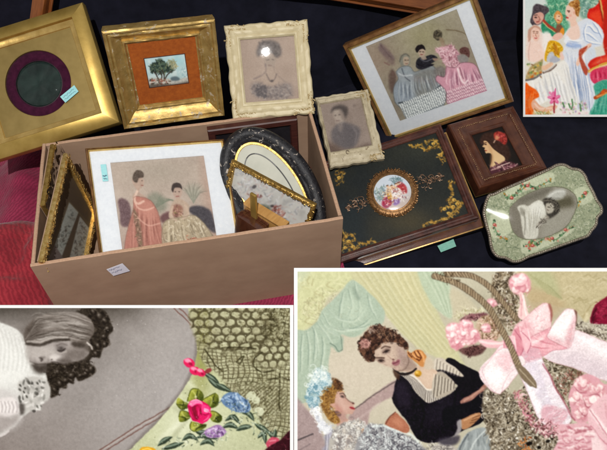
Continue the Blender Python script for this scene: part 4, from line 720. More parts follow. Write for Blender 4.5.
def art_two_ladies():
    c = Art(98, 148, 220, 262, 2.2, 'b3a398', 41); V = c.view
    X, Y = np.meshgrid(c.X, c.Y); c.A += ((c.noise(16, 3)-.5)*.08)[..., None]
    c.glaze(np.clip((X-196)/14, 0, 1), 'b08f80', .8); c.glaze(np.clip((Y-205)/40, 0, 1)*np.clip((150-X)/40, 0, 1), 'ab8f86', .5); c.glaze(np.exp(-((X-160)/30)**2-((Y-170)/14)**2), 'a69a8e', .8)
    V(100, 150, 4.09)
    c.poly([(68, 205), (85, 192), (110, 205), (122, 240), (115, 300), (80, 300), (75, 250)], '6b5157', .9, 3, tex=.05); c.poly([(190, 190), (230, 170), (270, 220), (240, 250), (205, 230)], '7b8272', .6, 6)
    for q in range(12): c.line([(215+q*3, 240-q*2), (235+q*5, 200), (250+q*6, 170+q*5)], '6f7a68', 1, .4, 1, taper='leaf')
    c.poly([(130, 120), (140, 105), (165, 105), (180, 120), (178, 140), (165, 155), (160, 170), (190, 190), (185, 205), (140, 205), (130, 185), (150, 160), (140, 145)], 'b39a8c', 1, 1.4)
    c.poly([(133, 108), (145, 82), (165, 78), (180, 92), (178, 108), (160, 112), (152, 128), (138, 125)], '5e5047', 1, 1.4, tex=.06); c.ell((172, 122), 3, 2, '4d3c36', .8); c.line([(168, 140), (176, 141)], '8a4a45', .9, .7)
    d1 = [(135, 190), (150, 185), (190, 195), (215, 215), (235, 260), (245, 330), (250, 395), (210, 408), (150, 410), (95, 405), (95, 360), (110, 300), (130, 240)]
    c.poly(d1, 'b2786b', 1, 1.5); c.clip(d1); c.folds([(140, 200), (220, 220), (110, 400), (245, 395)], 22, '8a564c', 'd09a8a', 1.7, .6, 10, 3, 1.2)
    c.poly([(150, 200), (200, 210), (225, 260), (200, 280), (160, 250)], 'bf887a', .7, 6); c.poly([(130, 240), (145, 250), (160, 310), (165, 390), (150, 395), (140, 320)], '75624f', .7, 3); c.scribble([(130, 240), (150, 250), (165, 390), (145, 390)], 30, ['c9a090', '6a5548', '8d7a60'], 1.2, 4, .7); c.line([(150, 270), (190, 300), (240, 290)], 'd8ab9c', 1.4, .6); c.clip()
    c.line([(110, 390), (150, 402), (230, 392)], 'd9b0a2', 1.4, .6)
    V(150, 160, 4.48)
    c.poly([(155, 215), (200, 200), (245, 215), (262, 250), (265, 310), (230, 290), (180, 240)], '4c4850', .95, 3, tex=.04); c.poly([(40, 245), (75, 225), (95, 240), (70, 265), (45, 270)], '6d4a4c', .9, 3)
    for q in range(14): 
        a = -2.6+q*.17; c.line([(185, 190), (185+30*math.cos(a), 160+30*math.sin(a)), (190+62*math.cos(a), 165+70*math.sin(a))], ['8f9385', '6f7568', 'a2a595'][q % 3], 1.3, .5, 1, taper='leaf')
    c.poly([(98, 130), (118, 118), (138, 128), (136, 155), (124, 172), (108, 168), (100, 150)], 'b59c8f', 1, 1.2); c.poly([(94, 130), (100, 108), (118, 100), (136, 108), (140, 130), (128, 122), (108, 124), (100, 142)], '473c3a', 1, 1.3)
    for p in ((110, 140), (127, 140)): c.ell(p, 3.5, 2, '403230', .85)
    c.line([(112, 160), (124, 160)], '8e4a46', .9, .7)
    c.poly([(90, 195), (108, 172), (130, 172), (160, 190), (165, 215), (150, 250), (100, 260), (75, 245)], 'b6a08f', 1, 1.5); c.poly([(92, 205), (118, 195), (138, 210), (128, 240), (98, 245)], '96695c', .9, 3); c.scribble([(92, 205), (138, 205), (130, 245), (98, 245)], 16, ['6d4a44', 'c49c88', '8a7a50'], 1.2, 4, .7)
    d2 = [(50, 275), (80, 255), (130, 250), (180, 240), (215, 265), (245, 310), (270, 360), (262, 400), (200, 415), (100, 420), (50, 412), (40, 330)]
    c.poly(d2, 'ad9d85', 1, 1.5); c.clip(d2); c.folds([(60, 270), (200, 255), (50, 410), (265, 380)], 34, '7d6f5c', 'd3c6ae', 1.6, .65, 12, 6, 1)
    c.scribble(d2, 110, ['d9cdb6', '83755f', 'c2b398', 'e6dccb'], 1.1, 5, .6); c.scribble([(145, 320), (190, 320), (200, 380), (150, 375)], 22, ['b5604a', 'cf8a70', '8a4a3a'], 1.2, 3.5, .7); c.clip()
    V(100, 150, 4.09)
    c.line([(150, 165), (138, 195), (150, 215), (175, 205)], 'e0c4b4', 2.2, .7, 1.4); c.line([(135, 195), (150, 230), (185, 240), (215, 230)], 'dcb4a4', 1.6, .7, 1.2); c.line(d1+[d1[0]], '7d5a50', .7, .5, .9)
    V(150, 160, 4.48); c.line([(95, 205), (85, 240), (105, 262)], 'c4ac9a', 2.2, .8, 1.2); c.line([(150, 200), (158, 235), (135, 255)], 'c4ac9a', 2.2, .8, 1.2); c.line(d2+[d2[0]], '6f614e', .7, .5, .9)
    c.warp(.25, 2.5); c.tone(.85, 1.02, 1.08, .6); c.grain(.025, .7); c.grain(.015, 2)
    return c

def art_lady_drawing():
    c = Art(236, 32, 302, 106, 3.0, 'ab978b', 51); V = c.view
    X, Y = np.meshgrid(c.X, c.Y); c.A += ((c.noise(12, 3)-.5)*.07)[..., None]
    c.glaze(np.clip((Y-80)/25, 0, 1), '9b877e', .7); c.glaze(np.clip(1-(X-240)/9, 0, 1), '9a867c', .6)
    V(220, 15, 4.09)
    c.poly([(150, 150), (165, 112), (200, 103), (235, 112), (250, 140), (248, 165), (228, 175), (215, 160), (190, 158), (168, 165), (155, 170)], '6f6664', .95, 4, tex=.05)
    c.scribble([(150, 150), (165, 112), (235, 112), (250, 160), (220, 170), (180, 158)], 50, ['4d4748', '8f8683', '5b5354'], 1, 5, .6, 1.4)
    c.poly([(185, 165), (215, 160), (228, 180), (222, 205), (205, 222), (190, 215), (182, 190)], 'a39388', .9, 3); c.line([(190, 184), (200, 183)], '5b504e', .8, .8); c.line([(212, 182), (220, 184)], '5b504e', .8, .8); c.line([(198, 206), (210, 206)], '7a5f5b', .9, .7)
    c.line([(185, 200), (188, 230), (165, 250), (140, 262)], '77696a', 1.2, .7, 1); c.line([(218, 210), (225, 235), (245, 255), (265, 270)], '85766f', 1.1, .5, 1); c.poly([(190, 215), (215, 215), (235, 255), (215, 280), (180, 275), (165, 255), (188, 235)], 'ae9a8d', .8, 4)
    c.line([(190, 240), (205, 268), (222, 262), (232, 240)], '655958', 1.0, .7, .9); c.ell((212, 268), 6, 5, '544a4b', .8)
    dr = [(130, 285), (160, 275), (190, 290), (230, 290), (265, 275), (292, 290), (290, 330), (230, 345), (160, 335), (135, 320)]
    c.poly(dr, '877b78', .85, 7); c.scribble(dr, 110, ['5e5659', 'a59a95', '6d6466', 'b8aca5'], 1, 6, .6, 1.5); c.scribble([(150, 290), (190, 290), (190, 335), (155, 330)], 50, ['4c474b', '5c565a'], 1.1, 5, .6, 1.6)
    c.warp(.3, 3); c.blur(3); c.grain(.025, .6)
    return c

def art_gentleman():
    c = Art(314, 95, 382, 154, 3.0, '8f8178', 61); V = c.view
    X, Y = np.meshgrid(c.X, c.Y); c.A += ((c.noise(12, 3)-.5)*.08)[..., None]
    V(310, 85, 5)
    c.poly([(100, 130), (110, 105), (145, 98), (178, 110), (183, 140), (170, 165), (160, 150), (125, 122)], '4b4442', .95, 4)
    c.poly([(110, 128), (140, 118), (162, 145), (168, 170), (155, 190), (135, 185), (120, 165)], 'a3968b', 1, 4); c.poly([(140, 120), (165, 150), (170, 172), (155, 160)], '7a6d66', .7, 4); c.ell((122, 145), 5, 3, '4b4340', .8); c.ell((142, 143), 5, 3, '4b4340', .8); c.line([(128, 170), (142, 170)], '6a5652', .9, .7)
    b = [(105, 225), (120, 200), (140, 185), (170, 180), (215, 195), (250, 215), (252, 250), (240, 290), (205, 310), (150, 300), (115, 270)]
    c.poly(b, '655f60', 1, 5, tex=.03); c.poly([(140, 190), (160, 185), (160, 215), (145, 215)], '8b807a', .7, 4); c.poly([(170, 200), (220, 215), (225, 280), (180, 290)], '5a5557', .6, 9); c.line([(215, 205), (235, 240), (232, 285)], '7f7776', 1.2, .6, 1.2)
    c.poly([(60, 260), (120, 280), (180, 312), (240, 312), (300, 290), (320, 330), (60, 340)], '5c4c44', .85, 8); c.ell((215, 105), 8, 6, '6f635c', .6); c.ell((45, 130), 9, 4, 'c9bfb4', .5)
    c.warp(.3, 3); c.blur(3); c.grain(.03, .6)
    return c

def art_landscape():
    c = Art(140, 55, 194, 95, 3.5, 'b7d3d6', 71); V = c.view; V(130, 45, 6.92)
    X, Y = np.meshgrid(c.X, c.Y); c.glaze(np.clip((c.noise(6, 3)-.45)*4, 0, 1), 'dbe6e4', .7); c.glaze(np.clip((Y-76)/8, 0, 1), 'a9bfc0', .7); c.glaze(np.exp(-((X-178)/8)**2-((Y-66)/5)**2), '97cbd6', .7)
    c.poly([(120, 265), (200, 255), (270, 262), (330, 270), (410, 255), (420, 310), (120, 330)], 'b8b6ae', 1, 2, tex=.08); c.poly([(285, 255), (320, 248), (345, 262), (335, 275), (290, 275)], '56676f', .9, 2)
    t = [(145, 205), (150, 170), (185, 150), (215, 130), (250, 160), (300, 185), (300, 215), (260, 215), (240, 225), (200, 225), (170, 220)]
    c.poly(t, '37453c', .75, 4); c.scribble(t, 150, ['22302a', '4d6154', '6d7a5c', '1b2622', '394b42'], 1.3, 4, .8); c.scribble([(270, 150), (310, 140), (335, 185), (295, 200)], 40, ['a09c7a', 'bdb892', '7f8464'], 1.2, 4, .7)
    for p in ([(235, 280), (238, 240), (225, 205)], [(215, 280), (222, 240), (205, 210)], [(245, 260), (262, 235), (290, 215)], [(198, 270), (185, 235), (170, 215)]): c.line(p, '3c332c', 1.2, .9, .7)
    c.scribble([(140, 262), (270, 262), (280, 295), (140, 300)], 50, ['3a3630', '7d6b58', 'd7d3ca', 'a05a4a'], 1.1, 3.5, .8); c.poly([(130, 300), (200, 292), (300, 298), (410, 285), (420, 325), (130, 330)], '4a4038', .8, 3); c.scribble([(340, 195), (400, 190), (405, 260), (350, 265)], 26, ['cfe0e2', '7fa4ac', 'e6ecea'], 1, 3, .6); c.blur(1)
    return c

def art_profile():
    c = Art(470, 120, 526, 180, 3.2, '17120f', 81); V = c.view; V(465, 120, 7.5)
    c.glaze(c.noise(10, 3), '2b2422', .5)
    c.poly([(135, 150), (160, 95), (210, 75), (270, 90), (320, 160), (340, 250), (300, 290), (270, 240), (220, 190), (190, 150), (160, 170)], '3a241c', 1, 3, tex=.04)
    c.poly([(165, 140), (185, 140), (205, 165), (225, 195), (258, 225), (300, 262), (290, 300), (240, 330), (190, 350), (205, 300), (212, 255), (205, 235), (185, 232), (172, 235), (166, 222), (172, 212), (162, 205), (168, 192), (150, 182), (164, 165)], 'd9b183', 1, 1, grad=('e2c191', (170, 160), (260, 300)))
    c.line([(168, 155), (182, 152)], '4a2d1f', 1, .8); c.line([(170, 165), (180, 166)], '2f1c14', 1.1, .9); c.line([(167, 213), (178, 213)], '9e4632', 1, .9); c.poly([(195, 170), (215, 195), (215, 230), (200, 215)], 'c79a6c', .6, 3); c.poly([(205, 240), (220, 250), (215, 300), (200, 340), (190, 345)], 'a87c54', .6, 3)
    c.poly([(245, 80), (280, 70), (320, 95), (325, 140), (305, 165), (275, 140), (250, 130), (240, 110)], 'a3352c', 1, 1.6, tex=.08); c.poly([(252, 100), (275, 100), (270, 125), (248, 128)], 'd7906a', .9, 2); c.line([(235, 150), (245, 135)], 'cfa890', 1.2, .8); c.scribble([(260, 80), (320, 95), (315, 150), (270, 135)], 20, ['d8605a', '5f1a1a', '8a2a28'], 1.2, 4, .7)
    c.poly([(185, 355), (240, 330), (300, 290), (360, 300), (400, 340), (300, 400), (200, 420)], '4d2730', 1, 2.5); c.scribble([(200, 355), (300, 300), (380, 320), (280, 385)], 34, ['8a5560', 'c9a09c', '6a3a44', '2e1418'], 1.4, 7, .7, .4); c.line([(240, 345), (290, 318), (330, 300)], 'e0c3b8', 1.2, .8); c.line([(195, 372), (260, 345)], 'caa49a', 1, .7)
    c.blur(1); return c

def art_lace_mat():
    c = Art(478, 155, 606, 278, 3.0, 'a3a98f', 91); V = c.view; V(0, 0, 1)
    X, Y = np.meshgrid(c.X, c.Y)
    c.scribble([(480, 160), (604, 160), (604, 276), (480, 276)], 2600, ['7c8870', 'bfc2a8', '66735f', 'cfd0b8', '8e977d', 'dadac6'], .9, 4, .65, 1.8)
    P = lambda pts, col='cdd1b8': c.poly(pts, col, .9, 2, tex=.03)
    V(480, 160, 4.09)
    for b in ([(105, 130), (180, 90), (290, 50), (300, 90), (240, 110), (160, 140), (120, 180)], [(180, 325), (260, 330), (370, 275), (380, 290), (300, 340), (190, 385), (165, 350)], [(385, 125), (430, 110), (462, 160), (400, 185)], [(55, 215), (105, 210), (130, 290), (60, 320), (35, 270)]): P(b)
    # flower garlands on satin
    gar = [[(110, 160), (150, 140), (195, 105), (235, 110), (290, 80)], [(185, 345), (225, 345), (270, 320), (310, 325), (360, 285), (380, 270)], [(390, 190), (420, 150), (440, 130)], [(55, 250), (70, 300), (110, 330)], [(100, 140), (130, 150), (180, 100)], [(200, 365), (210, 330), (240, 345)]]
    r = random.Random(4)
    for g in gar:
        c.line(g, '5d7a5a', 1.1, .7); S = spline(g, False, 9)
        for p in S:
            q = p+np.array([r.uniform(-7, 7), r.uniform(-7, 7)]); c.ell(q, r.uniform(4, 7), r.uniform(2.5, 4), r.choice(['4f7353', '6f9a6c', '39573d', 'c5645a', 'e0a090', '8fb08a', 'b8863a']), .85, r.random()*3, .6)
    for p in ((195, 105), (295, 320), (350, 285), (215, 350), (130, 155), (430, 135), (60, 265)): c.ell(p, 8, 7, 'b9554f', .9); c.ell((p[0]-2, p[1]-2), 4, 3, 'e9a79b', .9)
    # oval photograph of a child
    V(505, 175, 6.425)
    ov = [(35, 210), (100, 150), (200, 100), (300, 78), (380, 85), (440, 120), (462, 180), (440, 250), (400, 320), (330, 370), (230, 405), (130, 410), (70, 380), (40, 320), (30, 260)]
    c.line(ov+[ov[0]], '6d6c58', 1.6, .8); c.poly(ov, '9c978c', 1, 1); c.clip(ov)
    c.poly([(30, 180), (110, 140), (140, 260), (120, 420), (30, 420)], '7d766c', .7, 12); c.poly([(90, 150), (220, 95), (300, 80), (260, 130), (140, 175)], '6f6a60', .8, 9); c.poly([(330, 160), (420, 140), (440, 190), (400, 215), (345, 215)], '57523f', .85, 8); c.poly([(300, 240), (450, 220), (400, 340), (260, 400), (240, 330)], 'aaa69c', .8, 12)
    c.poly([(265, 140), (320, 95), (380, 90), (392, 115), (365, 150), (310, 160)], 'c3c2bd', .95, 4); c.line([(285, 135), (330, 108), (375, 105)], 'e9e8e4', 2, .6, 2); c.line([(290, 150), (350, 150)], '8d8b84', 1.6, .6, 1.5)
    c.poly([(245, 160), (285, 150), (330, 170), (352, 200), (345, 235), (315, 265), (280, 280), (268, 250), (255, 210)], '3d3832', .95, 3); c.poly([(262, 190), (285, 178), (310, 190), (318, 218), (300, 242), (275, 248), (262, 225)], 'bdb6aa', 1, 2.5); c.line([(276, 205), (288, 208)], '463f38', .9, .8); c.line([(292, 195), (300, 202)], '463f38', .8, .7); c.line([(272, 222), (280, 226)], '6b5850', .9, .7); c.line([(250, 165), (300, 165), (335, 190), (345, 215)], '8b8478', 1.2, .6); c.scribble([(255, 155), (330, 168), (350, 220), (320, 262), (318, 200)], 30, ['2b2620', '6b645a'], 1, 4, .7)
    dr = [(80, 205), (120, 190), (150, 200), (185, 175), (218, 162), (245, 180), (262, 225), (262, 262), (245, 300), (218, 330), (205, 402), (130, 408), (108, 330), (98, 255)]
    c.poly(dr, 'dbd8cf', 1, 2); c.clip(dr, soft=2); c.poly([(160, 190), (225, 170), (255, 220), (230, 260), (175, 250)], 'eceae4', .9, 6); c.folds([(110, 220), (240, 200), (130, 400), (205, 390)], 16, 'a9a59a', 'f6f5f1', 1.3, .6, 8, 2, 1); c.line([(120, 240), (130, 300), (125, 380)], '8f8a7f', 1.6, .6, 1.4); c.poly([(100, 210), (130, 230), (120, 260), (100, 250)], '8e897e', .7, 3); c.clip(ov)
    c.poly([(205, 315), (245, 275), (275, 262), (282, 280), (250, 300), (225, 330)], 'a79f94', .9, 2.5); c.scribble([(195, 320), (270, 262), (280, 282), (215, 340)], 26, ['5a534b', 'd9d4ca', '77706a'], 1.0, 4, .7)
    c.clip()
    c.warp(.3, 2); c.tone(1., .95, 1.12); c.grain(.04, .7); return c

def art_medallion():
    c = Art(370, 170, 416, 216, 3.5, 'c9d4e0', 101); V = c.view; V(360, 155, 6.43)
    X, Y = np.meshgrid(c.X, c.Y); c.glaze(np.clip((Y-190)/20, 0, 1), 'b99a86', .8); c.glaze(c.noise(4, 3), 'dfe6ec', .4)
    c.scribble([(100, 200), (170, 180), (170, 260), (110, 270)], 60, ['7f98a0', '5d7a84', 'a8b7b4', '8fa08a'], 1.3, 4, .7); c.scribble([(220, 150), (290, 160), (290, 200), (230, 190)], 40, ['6f8a90', '93a9ac', '4d6a70'], 1.3, 4, .7)
    for P, k in (([(122, 290), (150, 262), (180, 280), (178, 320), (140, 335), (120, 315)], 'a8254a'), ([(245, 205), (275, 195), (300, 235), (290, 280), (260, 270)], 'b23a3e'), ([(170, 225), (200, 205), (235, 215), (240, 270), (200, 290), (170, 270)], 'dfbe93'), ([(200, 240), (250, 230), (262, 280), (240, 320), (205, 310)], 'e9e0dc'), ([(170, 250), (190, 250), (190, 290), (165, 285)], 'd29a3a'), ([(190, 300), (230, 300), (225, 330), (190, 335)], '8a6aa6')): c.poly(P, k, 1, 2, tex=.1)
    for p in ((190, 200), (215, 208), (245, 205), (262, 205), (160, 255)): c.ell(p, 9, 9, 'e3bb9c', 1, 0, 1); c.ell((p[0], p[1]-7), 8, 4, '5a4030', .9)
    c.scribble([(120, 230), (290, 200), (280, 320), (140, 335)], 90, ['f0e6da', '9c4a48', 'd9a870', '6f5a6a', 'f7f1ea'], 1.1, 3, .65); c.blur(1); return c

def art_casket_lid():
    """dark painted panel with gilt scrolls in its corners"""
    c = Art(300, 110, 476, 272, 2.2, '10171a', 111); V = c.view; V(0, 0, 1)
    X, Y = np.meshgrid(c.X, c.Y); n = c.noise(18, 4); c.glaze(n, '2b2a1f', .7)
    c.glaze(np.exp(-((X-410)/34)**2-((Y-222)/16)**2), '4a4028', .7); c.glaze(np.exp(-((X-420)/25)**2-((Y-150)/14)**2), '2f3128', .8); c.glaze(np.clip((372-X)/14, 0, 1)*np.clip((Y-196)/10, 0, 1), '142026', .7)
    g = ['b88f2e', 'd9b354', '8a6620', 'e4c672', '6b4c16']
    rs = random.Random(6)
    def scroll(pts, w, n=3):
        c.line(pts, '7a5a1c', .8, .85, .8); P = spline(pts, False, 4)
        for p in P:
            for _ in range(2):
                q = p+np.array([rs.uniform(-6, 6), rs.uniform(-5, 5)]); c.ell(q, rs.uniform(1.6, 4.6), rs.uniform(1., 2.4), rs.choice(['9a7426', '7a5518', 'b8892e', '5b3d12', 'c79c44']), .8, rs.random()*3, .6)
            c.ell(p, 1.6, 1.2, 'cfa952', .7, 0, .6)
    V(320, 110, 2.647)
    for S in ([(345, 200), (352, 225), (340, 240), (350, 258)], [(330, 285), (350, 278), (365, 262), (372, 245)], [(300, 298), (318, 290), (335, 288)], [(345, 245), (362, 240), (372, 250), (360, 262)], [(322, 265), (338, 256), (352, 262), (345, 278)], [(275, 305), (290, 295), (305, 300)], [(352, 210), (345, 196), (352, 190)],
              [(75, 355), (95, 345), (88, 330), (72, 338)], [(62, 372), (80, 362), (98, 366), (110, 352)], [(60, 345), (70, 335), (64, 325)], [(110, 352), (125, 355), (138, 346), (150, 350)], [(80, 370), (90, 380), (100, 372)], [(68, 355), (80, 350), (92, 360)],
              [(285, 85), (305, 78), (315, 90), (300, 100)], [(318, 95), (328, 110), (320, 125), (330, 140)], [(270, 98), (285, 104), (300, 96)], [(325, 120), (335, 130)], [(240, 90), (255, 95), (270, 90)],
              [(45, 170), (60, 165), (55, 180), (42, 188)], [(50, 195), (60, 188)], [(45, 160), (55, 152)]):
        scroll(S, 1.7)
    for (x, y) in ((352, 255), (340, 272), (362, 248), (80, 348), (92, 362), (70, 365), (305, 88), (322, 118), (330, 262), (355, 238), (50, 178)): c.ell((x, y), 5, 4, 'd9b354', .95); c.ell((x+1, y+1), 2.4, 2, '8a5a1c', .9)
    c.line([(140, 355), (250, 325), (370, 290)], '8f8040', .8, .6); c.line([(60, 385), (140, 358)], '7a6a34', .7, .5)
    c.warp(.3, 2); c.grain(.03, .6); return c

def art_floral():
    c = Art(224, 160, 322, 246, 2.2, 'bcbcb8', 121); V = c.view; V(220, 170, 4.09)
    c.glaze(c.noise(9, 3), 'd6d5d0', .8); n = c.noise(6, 3); c.glaze(np.clip((n-.58)*5, 0, 1), '8f8e8c', .35)
    c.scribble([(60, 0), (350, 150), (330, 240), (60, 150)], 120, ['e5e6e8', '85888e', 'd3d5da', '9a9ca6', 'b99a95'], 1.3, 7, .6)
    c.scribble([(120, 110), (170, 100), (200, 120), (150, 140)], 18, ['a04a40', '6a3a34', 'd9c9c0'], 1.4, 5, .8, .3); c.scribble([(235, 150), (300, 190), (290, 215), (240, 190)], 30, ['7d3a36', '4b2c2a', 'e8ddd6', 'b06a5c'], 1.3, 7, .8, .3); c.ell((150, 78), 9, 8, '4a4448', .8); c.ell((238, 160), 7, 6, '3d3638', .8)
    c.ell((208, 180), 34, 26, '7d8072', .9, .4, 2); c.ell((205, 178), 26, 18, '63685c', .8, .4, 2); c.scribble([(185, 160), (235, 170), (230, 205), (190, 200)], 26, ['9aa08e', '4d5248'], 1.2, 5, .7)
    c.warp(.3, 3); c.blur(1); return c

def art_old_views():
    """three old pictures in the openings of one dark mount"""
    c = Art(44, 150, 112, 270, 2.2, '6e5f50', 131); V = c.view; V(0, 120, 2.367)
    c.poly([(135, 300), (170, 195), (192, 218), (150, 330)], 'cdd2cb', 1, .9, False, tex=.06); c.poly([(170, 330), (195, 228), (228, 270), (228, 325), (200, 335)], 'd2d3ca', 1, .9, False, tex=.06); c.poly([(120, 332), (136, 295), (160, 332)], '8d807c', 1, .9, False, tex=.05)
    c.scribble([(145, 290), (172, 210), (188, 225), (155, 315)], 40, ['5a625e', 'b9bcb4', '4a3f3a', 'a39a8c'], 1.2, 4, .6); c.scribble([(175, 320), (196, 240), (224, 275), (215, 325)], 50, ['585a55', 'c2c2b8', '463f3c', '8f7a6a'], 1.2, 4, .6)
    c.line([(118, 333), (170, 192), (228, 262)], '8a7a5c', 1, .6, smooth=False); c.blur(1); return c
# ================================================================ BLENDER
import bpy, bmesh
from mathutils import Vector, Matrix

scn = bpy.context.scene
COL = scn.collection
F_PX, CX, CY = 633., 303.5, 225.
def _vp(x, y):
    v = np.array([x-CX, y-CY, F_PX]); return v/np.linalg.norm(v)
_n = _vp(315, 725); _d = _vp(111, -573); _d = _d-_n*(_n@_d); _d /= np.linalg.norm(_d)
ROT = np.stack([np.cross(_d, -_n), _d, -_n])           # rows: world axes in camera space (x right, y down, z forward)
CAM = np.array([.314, -.6082, .9785])                   # the box stands at the origin, its rim 0.20 m up
RIGHT, UP, FACE = ROT@[1, 0, 0], ROT@[0, -1, 0], ROT@[0, 0, -1]
def ray(px): return ROT@np.array([px[0]-CX, px[1]-CY, F_PX])
def at(px, depth): return CAM+ray(px)/F_PX*depth

# ---------------------------------------------------------------- materials
def nodes(name):
    m = bpy.data.materials.new(name); m.use_nodes = True; nt = m.node_tree
    return m, nt, nt.nodes['Principled BSDF']
def ramp(nt, fac, stops):
    r = nt.nodes.new('ShaderNodeValToRGB'); e = r.color_ramp.elements
    while len(e) < len(stops): e.new(.5)
    for q, (p, c) in enumerate(stops): e[q].position = p; e[q].color = (*c, 1) if len(c) == 3 else c
    nt.links.new(fac, r.inputs[0]); return r.outputs[0]
def noise(nt, scale, detail=4, rough=.55, vec=None, dist=0.):
    n = nt.nodes.new('ShaderNodeTexNoise'); n.inputs['Scale'].default_value = scale; n.inputs['Detail'].default_value = detail
    n.inputs['Roughness'].default_value = rough; n.inputs['Distortion'].default_value = dist
    if vec is None:
        tc = nt.nodes.new('ShaderNodeTexCoord'); vec = tc.outputs['Object']
    nt.links.new(vec, n.inputs['Vector']); return n.outputs['Fac']
def mapped(nt, scale, rot=(0, 0, 0)):
    tc = nt.nodes.new('ShaderNodeTexCoord'); mp = nt.nodes.new('ShaderNodeMapping')
    mp.inputs['Scale'].default_value = scale; mp.inputs['Rotation'].default_value = rot
    nt.links.new(tc.outputs['Object'], mp.inputs['Vector']); return mp.outputs['Vector']
def bump(nt, h, strength, dist=.001):
    b = nt.nodes.new('ShaderNodeBump'); b.inputs['Strength'].default_value = strength; b.inputs['Distance'].default_value = dist
    nt.links.new(h, b.inputs['Height']); return b.outputs['Normal']
def mixc(nt, fac, a, b):
    m = nt.nodes.new('ShaderNodeMix'); m.data_type = 'RGBA'
    nt.links.new(fac, m.inputs['Factor']) if not isinstance(fac, float) else m.inputs['Factor'].__setattr__('default_value', fac)
    for s, v in ((6, a), (7, b)):
        if isinstance(v, tuple): m.inputs[s].default_value = (*v, 1)
        else: nt.links.new(v, m.inputs[s])
    return m.outputs[2]
MATS = {}
def surf(name, c1, c2, rough=.5, metal=0., scale=60, wear=None, wear_amt=.6, bmp=.3, stretch=None, wear_scale=90, spec=.5, coat=0, rrange=.12, sheen=0):
    """two-tone noise colour, optional worn patches, fine bump"""
    m, nt, b = nodes(name); v = mapped(nt, stretch) if stretch else None
    n = noise(nt, scale, 5, .6, v)
    col = ramp(nt, n, [(.32, c1), (.68, c2)])
    if wear is not None:
        w = noise(nt, wear_scale, 6, .7, None, .6); wf = ramp(nt, w, [(wear_amt, (0, 0, 0)), (wear_amt+.05, (1, 1, 1))]); col = mixc(nt, wf, col, wear)
        if metal:
            inv = nt.nodes.new('ShaderNodeMath'); inv.operation = 'MULTIPLY_ADD'; inv.inputs[1].default_value = -metal; inv.inputs[2].default_value = metal
            nt.links.new(wf, inv.inputs[0]); nt.links.new(inv.outputs[0], b.inputs['Metallic'])
    elif metal: b.inputs['Metallic'].default_value = metal
    nt.links.new(col, b.inputs['Base Color'])
    rn = noise(nt, scale*.4, 3); mr = nt.nodes.new('ShaderNodeMapRange'); mr.inputs[3].default_value = max(.03, rough-rrange); mr.inputs[4].default_value = rough+rrange
    nt.links.new(rn, mr.inputs[0]); nt.links.new(mr.outputs[0], b.inputs['Roughness'])
    b.inputs['Specular IOR Level'].default_value = spec; b.inputs['Coat Weight'].default_value = coat; b.inputs['Coat Roughness'].default_value = .12
    if sheen: b.inputs['Sheen Weight'].default_value = sheen; b.inputs['Sheen Roughness'].default_value = .4
    if bmp:
        h = noise(nt, scale*2.2, 6, .65, v); nt.links.new(bump(nt, h, bmp), b.inputs['Normal'])
    MATS[name] = m; return m
def paint_mat(name, rough=.6, spec=.3, bmp=.05, coat=0.):
    m, nt, b = nodes(name); a = nt.nodes.new('ShaderNodeAttribute'); a.attribute_name = 'Paint'
    n = noise(nt, 900, 2); nt.links.new(a.outputs['Color'], b.inputs['Base Color'])
    b.inputs['Roughness'].default_value = rough; b.inputs['Specular IOR Level'].default_value = spec; b.inputs['Coat Weight'].default_value = coat
    nt.links.new(bump(nt, n, bmp, .0004), b.inputs['Normal']); return m
def glass_mat(name, tint=(.97, .98, .97), rough=.014, wavy=0.):
    m = bpy.data.materials.new(name); m.use_nodes = True; nt = m.node_tree; nt.nodes.clear()
    o = nt.nodes.new('ShaderNodeOutputMaterial'); mx = nt.nodes.new('ShaderNodeMixShader'); t = nt.nodes.new('ShaderNodeBsdfTransparent'); g = nt.nodes.new('ShaderNodeBsdfGlossy'); fr = nt.nodes.new('ShaderNodeFresnel')
    fr.inputs['IOR'].default_value = 1.5; t.inputs['Color'].default_value = (*tint, 1); g.inputs['Roughness'].default_value = rough
    sm = noise(nt, 25, 4); mr = nt.nodes.new('ShaderNodeMapRange'); mr.inputs[3].default_value = rough*.6; mr.inputs[4].default_value = rough*1.8; nt.links.new(sm, mr.inputs[0]); nt.links.new(mr.outputs[0], g.inputs['Roughness'])
    if wavy: nt.links.new(bump(nt, noise(nt, 110, 4, .6), wavy, .0004), g.inputs['Normal'])
    nt.links.new(fr.outputs[0], mx.inputs[0]); nt.links.new(t.outputs[0], mx.inputs[1]); nt.links.new(g.outputs[0], mx.inputs[2]); nt.links.new(mx.outputs[0], o.inputs[0]); return m

